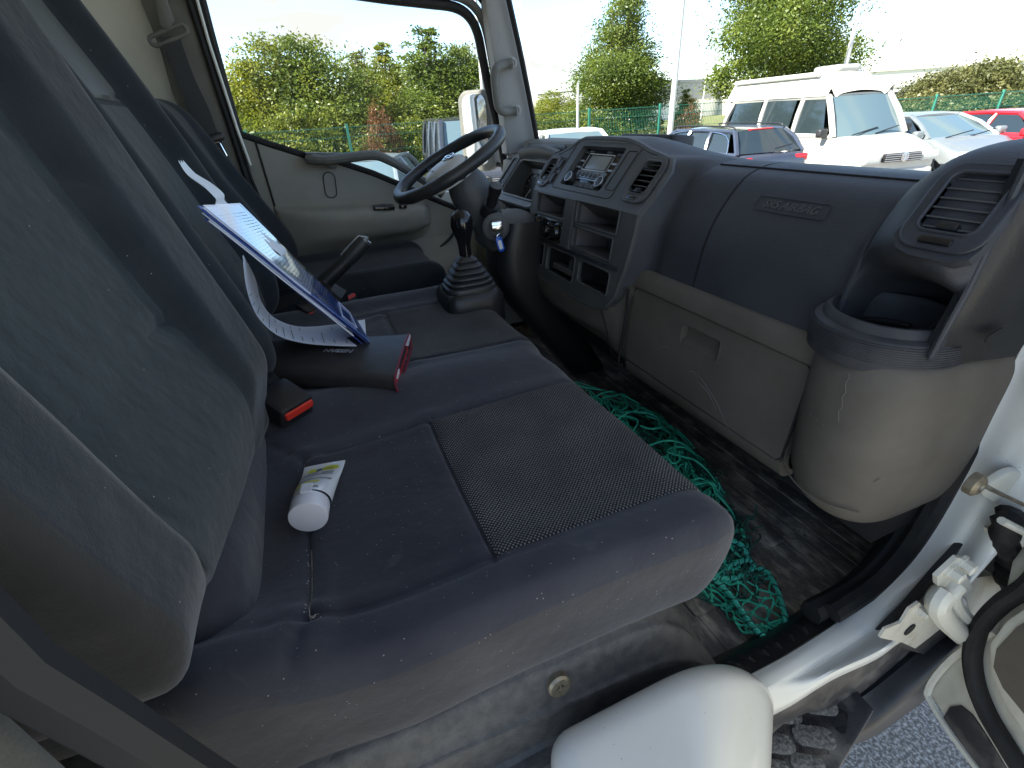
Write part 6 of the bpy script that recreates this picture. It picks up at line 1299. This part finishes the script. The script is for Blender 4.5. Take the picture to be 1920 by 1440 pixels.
# seat valance visible beside gear console
def buckle(p, ang, tilt, label, red=True, L_=.075, sc=1.):
    t = thing('seat_belt_buckle', p, label, 'belt buckle', 'seat belt buckles between the seats')
    U = np.array([math.sin(ang), -math.cos(ang), 0]); Dd = np.array([math.cos(ang)*math.cos(tilt), math.sin(ang)*math.cos(tilt), math.sin(tilt)]); Nn = np.cross(U, Dd)
    if Nn[2] < 0: U = -U; Nn = -Nn
    f = Fr(p, U, Dd); f.N = np.cross(f.U, f.V)
    # body: plate in plane (U,D) with thickness along N
    mb = MB(); w = .030*sc; mb.plate(f, rrect(-w, -L_, w, 0., .008), -.016*sc, .016*sc, .006); b_ = mb.build('buckle_body', M['black'], t)
    e = Fr(f.p(0, .0005, 0), f.U, f.N); e.N = f.V
    mb = MB(); mb.plate(Fr(f.p(0, 0, .003), f.U, f.N), rrect(-w*.85, -.006*sc, w*.85, .010*sc, .005), 0, .0, 0) if False else None
    rb = MB(); c = f.p(0, .001, .003*sc)
    V = []; q = rrect(-w*.84, -.004*sc, w*.84, .0085*sc, .003)
    V = [c+f.U*u+f.N*v for u, v in q]+[c+f.U*u*.96+f.N*v*.9+f.V*.004 for u, v in q]; n = len(q)
    rb.add(V, [tuple(range(n, 2*n)), tuple(range(n-1, -1, -1))]+[(i, (i+1) % n, n+(i+1) % n, n+i) for i in range(n)])
    if red: rb.build('release_button', M['red'], t)
    st = MB(); st.tube([f.p(0, -L_+.005, 0), f.p(0, -L_-.05, -.012), f.p(0, -L_-.10, -.05)], .012, 8, flat=1.5, upv=f.U); st.build('buckle_stalk', M['black'], t)
    return t
buckle(at(560, 772, z=1.562), R(-52), R(-18), 'black buckle with bright red button on the near edge of the bench', sc=1.15)
buckle(at(594, 588, y=1.42), R(-60), R(-15), 'black buckle with red button behind the blue folder')
buckle(at(658, 560, y=1.55), R(-40), R(35), 'tilted buckle with thin red edge beside the handbrake')
# driver side seat belt
sb = thing('seat_belt', at(318, 70, y=2.0), 'black seat belt hanging from the driver door pillar', 'seat belt')
mb = MB(); ys = (2.0, 1.995, 1.985, 1.985)
L_ = [(298, 70), (330, 150), (358, 215), (374, 262), (400, 330), (440, 400)]; R_ = [(336, 66), (362, 140), (392, 205), (408, 248), (440, 320), (478, 390)]
mb.slab([[at(*l, y=1.995), (at(*l, y=1.995)+at(*r, y=2.0))/2, at(*r, y=2.005)] for l, r in zip(crom(L_, 4), crom(R_, 4))], (0, .002, 0)); mb.build('webbing', M['belt'], sb)
mb = MB(); c0 = at(316, 66, y=2.0); f = Fr(c0, (.9, 0, .3), (-.3, 0, .9)); f.N = np.array([0, -1., 0]); rim(mb, f, rrect(-.055, -.012, .055, .012, .011), .006, 0, 8); mb.build('guide_loop', M['vinyl'], sb)
mb = MB(); yplate(mb, [(270, -60), (290, 0), (300, 50), (318, 58), (326, 40), (312, 0), (300, -60)], 1.99, .02, .006); mb.build('anchor_slider', M['vinyl'], sb)
c0 = at(392, 262, y=1.985); f = Fr(c0, (.97, 0, .2), (-.2, 0, .97)); mb = MB(); mb.plate(f, rrect(-.048, -.012, .048, .012, .01), -.008, .012, .005); tg_ = mb.build('tongue_holder', M['black'], sb)
mb = MB(); mb.tube([f.p(u, v, .008) for u, v in rrect(-.01, -.062, .026, -.014, .006)], .003, 6, closed=True); mb.build('metal_tongue', M['chrome'], sb)
# ================================================================== LOOSE ITEMS
# documents wallet lying on the middle of the bench
wl_ = thing('document_wallet', (0, .95, 1.54), 'black leatherette document wallet with red edged open end on the bench', 'wallet')
nr = [at(478, 690, z=1.563), at(600, 716, z=1.561), at(738, 718, z=1.560)]; 
f0, f1 = at(500, 650, z=1.575), at(768, 634, z=1.575); n0, n1 = at(476, 705, z=1.56), at(742, 716, z=1.56)
rows = []
for t in np.linspace(0, 1, 9):
    a = n0*(1-t)+n1*t; b = f0*(1-t)+f1*t; d = b-a; h = .030+.004*math.sin(t*5)
    prof = [(.0, -.012), (-.035, -.002), (-.045, .010), (-.025, .022), (.12, h), (.5, h+.003), (.9, h), (1.0, .020), (1.02, .004), (.97, -.012)]
    rows.append([a+d*u+np.array([0, 0, v-.012]) for u, v in prof])
mb = MB(); mb.loft(rows, 3, 5); mb.build('cover', M['leather'], wl_)
endp = crom(rows[-1], 5); c = np.mean(endp, 0); dx = (n1-n0)/np.linalg.norm(n1-n0)
mb = MB(); mb.tube([p+dx*.001 for p in endp], .0028, 6, closed=True); mb.build('maroon_edge', M['maroon'], wl_)
inn = [c+(p-c)*.86-dx*.004 for p in endp]; mb = MB(); mb.add(inn, [tuple(range(len(inn)))]); mb.build('red_lining', M['redcard'], wl_, False)
inn = [c+(p-c)*np.array([.62, .62, .55])+dx*.0005+np.array([.0, .01, .002]) for p in endp]; mb = MB(); mb.add(inn, [tuple(range(len(inn)))]); mb.build('dark_booklet', M['leather'], wl_, False)
for s_, w in ((.06, .045), (.80, .075)):
    a = n1+(f1-n1)*s_; b = n1+(f1-n1)*(s_+w*2.2); mb = MB(); mb.slab([[a+np.array([0, 0, .0])+dx*.003, a+np.array([0, 0, .012])+dx*.005], [b+np.array([0, 0, .002])+dx*.003, b+np.array([0, 0, .012])+dx*.005]], dx*-.01); mb.build('paper_edge', M['paper'], wl_, False)
tu = -(n1-n0)/np.linalg.norm(n1-n0); td = (n0-f0); tf = Fr(at(635, 659, z=1.592)+np.array([0, 0, -.004]), tu, np.array([td[0], td[1], 0])); 
V, F = text_mesh('NISSAN', tf, .019, .0005, .006, bold=.0006); mb = MB(); mb.add(V, F); mb.build('lettering', M['silver'], wl_, False)
# curled printed sheet
sh = thing('curled_paper', (0, 1.05, 1.6), 'white printed sheet curling up against the backrest under the folder', 'paper')
na = [(455, 480, .985), (462, 540, .985), (482, 592, .985), (520, 628, .985), (570, 643, .985), (630, 648, .985), (688, 649, .985)]
fa = [(456, 478, 1.0), (478, 520, 1.10), (490, 565, 1.12), (515, 596, 1.13), (560, 612, 1.135), (620, 609, 1.135), (684, 599, 1.135)]
N_ = crom([at(a, b, y=y) for a, b, y in na], 6); F_ = crom([at(a, b, y=y) for a, b, y in fa], 6)
G = [[n*(1-t)+f*t for t in np.linspace(0, 1, 7)] for n, f in zip(N_, F_)]
mb = MB(); mb.slab(G, (0, 0, -.0006)); mb.build('sheet', M['paper'], sh)
mb = MB(); g = random.Random(3)
for i in range(8, len(G)-2, 2):
    l = g.choice((.15, .22, .3, .5)); 
    for (t0, t1) in ((.10, .10+l),):
        P0 = N_[i]*(1-t0)+F_[i]*t0; P1 = N_[i]*(1-t1)+F_[i]*t1; mb.tube([P0+np.array([-.0003, 0, .0008]), P1+np.array([-.0003, 0, .0008])], .0008, 4)
    if g.random() < .4: P0 = N_[i]*.3+F_[i]*.7; P1 = N_[i]*.12+F_[i]*.88; mb.tube([P0+np.array([0, 0, .0008]), P1+np.array([0, 0, .0008])], .0007, 4)
mb.build('printed_lines', M['ink'], sh)
# folder
M['blue2'] = mat('light_blue_translucent_plastic', (.10, .19, .48), .25)
fo = thing('document_folder', (.05, 1.0, 1.59), 'clear blue document folder full of papers leaning on the middle backrest', 'folder')
def lean(pts, m, name, par, yy, th=(0, 0, 0), off=0., dz=-.001):
    pass
BN, BF = at(694, 646, y=.99), at(668, 603, y=1.13); TN, TF = at(370, 386, y=1.02), at(446, 382, y=1.17)
def fp(u, v, w=0.):
    """u 0 near..1 far, v 0 bottom..1 top"""
    n_ = np.cross(TN-BN, BF-BN); n_ /= np.linalg.norm(n_)
    if n_[2] < 0: n_ = -n_
    return (BN*(1-u)+BF*u)*(1-v)+(TN*(1-u)+TF*u)*v+n_*w
def sheetm(u0, u1, v0, v1, w, th, amp=0., n=12, s=0):
    G = [[fp(u0+(u1-u0)*i/n, v0+(v1-v0)*j/n, w+amp*math.sin(j*.9+s)*math.cos(i*.5+s)) for j in range(n+1)] for i in range(n+1)]
    nn_ = fp(0, 0, 1)-fp(0, 0, 0); mb = MB(); mb.slab(G, -nn_*th); return mb
sheetm(0, 1, 0, 1, 0, .0012).build('back_cover', M['blue'], fo)
sheetm(.0, .98, .16, .97, -.003, .002, .0008, s=1).build('inner_sheets', M['paperb'], fo)
sheetm(-.02, .96, .10, .93, -.006, .002, .0012, s=2).build('inner_sheets', M['paper'], fo)
sheetm(.0, .98, .02, .95, -.009, .0012, .0006, s=3).build('front_cover', M['blue'], fo)
sheetm(.03, .95, .25, .985, .003, .0015, .0008, s=4).build('inner_sheets', M['paper'], fo)
sheetm(.0, .99, .0, .40, .0042, .0008, .0004, s=2).build('front_pocket', M['blue2'], fo)
o = sheetm(.02, .97, .03, .99, .006, .0004, .0006, s=5).build('clear_sleeve', glassmat('clear_sleeve', (.88, .91, .98), .03, .08), fo)
mb = MB(); g = random.Random(9)
for k in range(34):
    v = .30+k*.019; u = .10
    while u < .85:
        l = g.uniform(.04, .16); mb.tube([fp(u, v, .0055), fp(min(u+l, .88), v, .0055)], .0006, 4); u += l+.03
mb.build('printed_lines', M['ink'], fo)
mb = MB(); mb.tube([fp(.12, .10, .0075), fp(.12, .20, .0075), fp(.80, .20, .0075), fp(.80, .10, .0075)], .0012, 5, closed=True); mb.build('label_pocket', M['paperb'], fo)
# crumpled white paper on top of the folder
cpp = [(335, 303, 1.06, 344, 303), (352, 330, 1.06, 368, 327), (385, 352, 1.07, 405, 348), (404, 370, 1.07, 420, 364), (405, 384, 1.07, 423, 380), (430, 402, 1.08, 445, 396), (480, 445, 1.08, 500, 440), (520, 470, 1.08, 534, 464), (530, 486, 1.08, 538, 482)]
A_ = crom([at(a, b, y=y) for a, b, y, c, d in cpp], 4); B_ = crom([at(c, d, y=y+.05) for a, b, y, c, d in cpp], 4)
G = [[a*(1-t)+b*t+np.array([0, 0, .003*math.sin(t*14+i*.4)]) for t in np.linspace(0, 1, 9)] for i, (a, b) in enumerate(zip(A_, B_))]
mb = MB(); mb.slab(G, (0, 0, -.0008)); tag(mb.build('crumpled_paper', M['paper']), 'creased white paper strip resting on top of the blue folder', 'paper')
# cream tube
tb = thing('cream_tube', at(590, 930, z=1.53), 'white squeeze tube of skin cream lying on the near seat cushion', 'tube')
cc = at(580, 976, z=1.538); ce = (at(645, 850, z=1.527)+at(568, 876, z=1.527))/2; ax = ce-cc; ax[2] = 0; Lt = np.linalg.norm(ax); ax /= Lt; sd = np.array([-ax[1], ax[0], 0]); upz = np.array([0, 0, 1.])
wE = np.linalg.norm(at(645, 850, z=1.527)-at(568, 876, z=1.527))/2; rC = .0255; z0 = 1.516
def tsec(f, n=36, k=1.):
    s_ = sst(0, 1, f); w = rC+(wE-rC)*f; h = rC*(1-s_)**.8*(1-f*.0)+.0012; c = cc+ax*Lt*f; c = np.array([c[0], c[1], z0+max(h, .0012)+.002])
    return [c+sd*w*math.cos(t)*k+upz*h*math.sin(t)*k for t in np.linspace(0, 2*math.pi, n)]
mb = MB(); mb.grid([tsec(f) for f in np.linspace(.20, 1, 24)]); mb.build('tube_body', M['tubew'], tb)
capc = [(.93, -.004), (.985, .0), (1., .01), (1.0, .16), (.98, .175), (.94, .18)]
mb = MB(); rings = []
for r, f in [(.0, -.002)]+capc: rings.append([np.array([*(cc+ax*Lt*f)[:2], z0+rC+.002])+(sd*math.cos(t)+upz*math.sin(t))*rC*r for t in np.linspace(0, 2*math.pi, 40)])
mb.grid(rings); mb.build('cap', M['tubecap'], tb)
mb = MB(); mb.fbox(Fr(np.array([*(cc+ax*Lt*.19)[:2], z0+2*rC+.0015]), sd, ax), -.007, .007, -.006, .012, -.002, .0015); mb.build('cap_tab', M['tubecap'], tb, False)
def onT(f, s_, lift=.0007):
    """point on tube top: f along, s_ -1..1 across"""
    w = rC+(wE-rC)*f; h = rC*(1-sst(0, 1, f))**.8+.0012; c = cc+ax*Lt*f; t = math.acos(max(-1, min(1, s_))); zz = z0+h+.002+h*math.sin(t)
    return np.array([c[0], c[1], zz])+sd*w*s_+upz*lift
def patch(poly, m, nm, lift=.0008):
    mb = MB(); q = [onT(f, s_, lift) for f, s_ in poly]; mb.add(q, [tuple(range(len(q)))]); return mb.build(nm, m, tb, False)
def blob(fc, sc, rf, rs, m, nm, lift, n=18, ph=0, rough_=.0):
    n1 = 5; mb = MB(); G = []
    for i in range(n1+1):
        G.append([onT(fc+rf*(i/n1)*math.cos(t)*(1+rough_*math.sin(5*t)), sc+rs*(i/n1)*math.sin(t), lift) for t in np.linspace(0, 2*math.pi, n)])
    mb.grid(G); return mb.build(nm, m, tb, False)
blob(.86, -.38, .07, .42, M['yellow'], 'yellow_print', .0006, rough_=.08); blob(.84, .45, .055, .26, M['yellow'], 'yellow_print', .0006)
blob(.83, .12, .045, .16, M['ink'], 'dark_print', .0009); blob(.85, -.30, .012, .26, M['ink'], 'dark_print', .0009)
def tube_text(body, f, s0, size, m, nm):
    fr = Fr((0, 0, 0), (1, 0, 0), (0, 1, 0)); V, F = text_mesh(body, fr, size, .0, 0, bold=.00025); mb = MB()
    # letters wrap over the curved tube: u runs across, v along
    out = []
    for v in V:
        w = rC+(wE-rC)*f; out.append(onT(f+v[1]/Lt, max(-.98, min(.98, s0-v[0]/w)), .0012))
    mb.add(out, F); return mb.build(nm, m, tb, False)
tube_text('wieder rippei', .72, .05, .0085, M['ink'], 'lettering'); tube_text('Sonnenschutz', .655, .08, .0085, M['ink'], 'lettering'); tube_text('Sonnencreme', .50, .10, .0095, M['ink'], 'lettering')
q = [onT(.43, s_, .0007) for s_ in np.linspace(-.35, .85, 12)]+[onT(.385, s_, .0007) for s_ in np.linspace(.85, -.35, 12)]; mb = MB(); mb.add(q, [(i, i+1, 22-i, 23-i) for i in range(11)]); mb.build('yellow_band', M['yellow'], tb, False)
q = [onT(.355, s_, .0007) for s_ in np.linspace(.1, .9, 8)]+[onT(.33, s_, .0007) for s_ in np.linspace(.9, .1, 8)]; mb = MB(); mb.add(q, [(i, i+1, 14-i, 15-i) for i in range(7)]); mb.build('yellow_band', M['yellow'], tb, False)
tube_text('ohne Duftstoffe', .26, .15, .0055, M['ink'], 'lettering')

# ---- green cargo net heaped on the floor
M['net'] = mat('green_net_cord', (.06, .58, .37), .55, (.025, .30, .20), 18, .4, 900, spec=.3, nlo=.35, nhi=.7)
M['netd'] = mat('dark_green_cord', (.05, .16, .12), .7, (.03, .07, .055), 20, .4, 900, spec=.3)  # darker green cord for a lower layer and one dark cluster
M['rope'] = mat('mint_green_rope', (.08, .60, .44), .5, (.06, .45, .33), 60, .5, 900, spec=.35)
net = thing('cargo_net', (.66, .8, 1.07), 'heap of knotted green cargo net with braided edge rope on the muddy mat', 'net')
def spine(t):
    P_ = [(.56, 1.30), (.68, 1.18), (.74, 1.02), (.73, .86), (.70, .73), (.67, .62), (.655, .52), (.66, .44), (.665, .385)]
    f = t*(len(P_)-1); i = min(int(f), len(P_)-2); f -= i; a, b = np.array(P_[i]), np.array(P_[i+1]); return a*(1-f)+b*f, b-a
g = np.random.RandomState(21)
def heap(t): return .115*max(0, 1-((t-.32)/.50)**2)**.7+.022
def wid(t): return .155*max(.36, (1-((t-.30)/.72)**2))
def netlayer(seed, t0, t1, nu, nv, m, nm, rad=.0025, spread=1., zs=1.):
    g = np.random.RandomState(seed); ph = g.uniform(0, 6.28, 12); mb = MB(); nod = {}
    for i in range(nu+1):
        for j in range(nv+1):
            a = i/nu; b = j/nv*2-1
            t = t0+(t1-t0)*a+.07*math.sin(b*4.2+ph[0]+a*5)+.04*math.sin(b*9+ph[1]+a*13)
            s_ = (b*.9+.35*math.sin(a*8+ph[2]+b*2.2)+.22*math.sin(a*17+ph[3]+b*6))*spread
            t = min(max(t, 0), 1); c, d = spine(t); d = d/np.linalg.norm(d); nrm = np.array([-d[1], d[0]])
            s_ = max(-1.05, min(1.05, s_)); xy = c+nrm*s_*wid(t); hz = heap(t)*(1-s_*s_*.85)*(.55+.45*math.sin(a*11+b*7+ph[4])*math.cos(b*5+ph[5]))*zs
            p = np.array([xy[0], xy[1], 1.074+max(0, hz)+g.uniform(0, .01)]); p += g.normal(0, .005, 3)*np.array([1, 1, .4]); nod[i, j] = p
    for (i, j), p in nod.items():
        for di, dj in (((1, 0), (0, 1)) if True else ()):
            q = nod.get((i+di, j+dj))
            if q is None or np.linalg.norm(p-q) > .09: continue
            mid = (p+q)/2+g.normal(0, .0045, 3)+np.array([0, 0, -.002]); m1 = p*.7+q*.3+g.normal(0, .002, 3)
            mb.tube(crom([p, mid, q], 2), rad, 4, cap=False)
        mb.tube([p-np.array([.0016, 0, .0008]), p+np.array([.0016, .0006, .0012])], rad*1.7, 5)
    return mb.build(nm, m, net)
M['netk'] = mat('painted_gap_shade_cord', (.010, .07, .05), .8)  # bottom layer coloured near black to paint shade between the bright cords
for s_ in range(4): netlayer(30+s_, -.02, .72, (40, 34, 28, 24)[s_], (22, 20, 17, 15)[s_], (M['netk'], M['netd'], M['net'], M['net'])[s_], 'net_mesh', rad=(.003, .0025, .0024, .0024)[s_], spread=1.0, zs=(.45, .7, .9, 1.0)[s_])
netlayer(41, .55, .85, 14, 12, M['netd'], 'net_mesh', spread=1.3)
# long loose strands looped over the heap
mb = MB(); g2 = random.Random(5)
for k in range(60):
    t = g2.uniform(.0, .75); pts = []; a = g2.uniform(0, 6.28); s_ = g2.uniform(-.8, .8)
    for q in range(7):
        t = min(.85, max(0, t+.022*math.cos(a))); s_ = max(-1, min(1, s_+.26*math.sin(a))); a += g2.gauss(0, .9); c, d = spine(t); d = d/np.linalg.norm(d); nrm = np.array([-d[1], d[0]])
        xy = c+nrm*s_*wid(t); pts.append((xy[0], xy[1], 1.08+heap(t)*(1-s_*s_*.8)*1.0+g2.uniform(0, .012)))
    mb.tube(crom(pts, 4), .0027, 5)
mb.build('loose_strands', M['net'], net)
def netfan(LA, RA, nu, nv, m, sag=.006, seed=1):
    g = np.random.RandomState(seed); A_ = crom([at(a, b, z=z) for a, b, z in LA], 6); B_ = crom([at(a, b, z=z) for a, b, z in RA], 6); mb = MB(); nod = {}
    for i in range(nu+1):
        for j in range(nv+1):
            if (i+j) % 2: continue
            f = i/nu; a = A_[min(int(f*(len(A_)-1)), len(A_)-1)]; b = B_[min(int(f*(len(B_)-1)), len(B_)-1)]; nod[i, j] = a*(1-j/nv)+b*(j/nv)+g.normal(0, .004, 3)*np.array([1, 1, .5])
    for (i, j), p in nod.items():
        for di, dj in ((1, 1), (1, -1)):
            q = nod.get((i+di, j+dj))
            if q is not None: mb.tube(crom([p, (p+q)/2+g.normal(0, .0035, 3)-np.array([0, 0, sag*.4]), q], 3), .0021, 5, cap=False)
        mb.tube([p-np.array([.002, 0, .001]), p+np.array([.002, .0006, .0015])], .0042, 6)
    mb.build('net_mesh', m, net)
netfan([(1318, 1062, 1.12), (1345, 1098, 1.10), (1385, 1150, 1.10), (1425, 1190, 1.11)], [(1405, 1048, 1.09), (1445, 1080, 1.09), (1468, 1140, 1.10), (1462, 1190, 1.11)], 14, 6, M['net'])
netfan([(1290, 1075, 1.12), (1312, 1100, 1.09), (1350, 1140, 1.08), (1400, 1178, 1.10)], [(1325, 1068, 1.12), (1350, 1100, 1.10), (1385, 1145, 1.10), (1420, 1186, 1.11)], 14, 4, M['net'], seed=2)
mb = MB(); g3 = random.Random(12)
for k in range(46):
    c = at(1350+g3.gauss(0, 20), 985+g3.gauss(0, 32), z=1.085); a = g3.uniform(0, 6.28); pts = []
    for q in range(8):
        c = c+np.array([math.cos(a)*.016, math.sin(a)*.016, 0]); a += g3.gauss(.5, .7); pts.append(c+np.array([0, 0, g3.uniform(-.008, .025)]))
    mb.tube(crom(pts, 4), .0022, 5)
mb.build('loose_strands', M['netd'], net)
def rope(pxs, z, r=.0055, par=net):
    P_ = crom([at(a, b, z=zz) for a, b, zz in pxs], 8); mb = MB(); n = len(P_)
    # two twisted lays
    for lay in range(2):
        pts = []
        for i, p in enumerate(P_):
            d = P_[min(i+1, n-1)]-P_[max(i-1, 0)]; d /= np.linalg.norm(d); x = np.cross(d, (0, 0, 1)); x /= np.linalg.norm(x); y = np.cross(x, d); th_ = i*.95+lay*math.pi
            pts.append(p+(x*math.cos(th_)+y*math.sin(th_))*r*.45)
        mb.tube(crom(pts, 2), r*.72, 7)
    o = mb.build('edge_rope', M['rope'], par); mb = MB(); pts = []
    for i in range((n-1)*5+1):
        f = i/5; a = min(int(f), n-2); p = P_[a]*(1-f+a)+P_[a+1]*(f-a); d = P_[a+1]-P_[a]; d /= np.linalg.norm(d); x = np.cross(d, (0, 0, 1)); x /= np.linalg.norm(x); y = np.cross(x, d); th_ = f*1.9
        pts.append(p+(x*math.cos(th_)+y*math.sin(th_))*r*1.28)
    mb.tube(pts, .0009, 4); mb.build('black_lashing', M['black'], o)
rope([(1345, 1010, 1.13), (1385, 1018, 1.11), (1405, 1050, 1.09), (1412, 1062, 1.085), (1440, 1075, 1.09), (1462, 1120, 1.10), (1472, 1165, 1.115), (1464, 1196, 1.12), (1440, 1198, 1.12), (1412, 1175, 1.115), (1390, 1145, 1.11), (1360, 1105, 1.11), (1335, 1082, 1.12), (1320, 1065, 1.14)], 0)
rope([(1335, 1080, 1.11), (1370, 1085, 1.10), (1400, 1075, 1.095), (1412, 1060, 1.092), (1400, 1050, 1.10), (1375, 1058, 1.10), (1350, 1078, 1.10)], 0)
# small rusty patch and clumps of dried mud on the mat
M['mud'] = mat('dried_pale_mud', (.25, .205, .14), .95, (.15, .12, .085), 60, .6, 120); M['rust'] = mat('orange_rust', (.30, .12, .03), .9, (.16, .07, .03), 60, .6, 200)
def clump(cs, z, n, sp, s, m, nm, lab, cat):
    g = random.Random(len(lab)); mb = MB()
    for k in range(n):
        a, b = g.choice(cs); p = at(a+g.gauss(0, sp[0]), b+g.gauss(0, sp[1]), z=z); r = s*g.uniform(.3, 1.); t = g.uniform(0, 6.28)
        ring = [p+np.array([r*math.cos(t+q*1.05)*g.uniform(.6, 1.3), r*math.sin(t+q*1.05)*g.uniform(.6, 1.3), 0]) for q in range(6)]; mb.add(ring+[p+np.array([0, 0, r*.35])], [(q, (q+1) % 6, 6) for q in range(6)])
    tag(mb.build(nm, m, smooth=False), lab, cat, kind='stuff')
clump([(1495, 1000), (1520, 985), (1540, 978), (1440, 1010), (1450, 1060), (1490, 1100), (1100, 690), (1065, 680), (1580, 1130), (1600, 1110)], 1.0715, 420, (16, 12), .0035, M['mud'], 'dried_mud', 'crumbs of dried pale mud on the rubber mat', 'mud')
clump([(1385, 1192), (1400, 1184), (1372, 1198)], 1.066, 110, (9, 4), .0028, M['rust'], 'rust_flakes', 'orange rusty flakes on the mat near the door sill', 'rust')
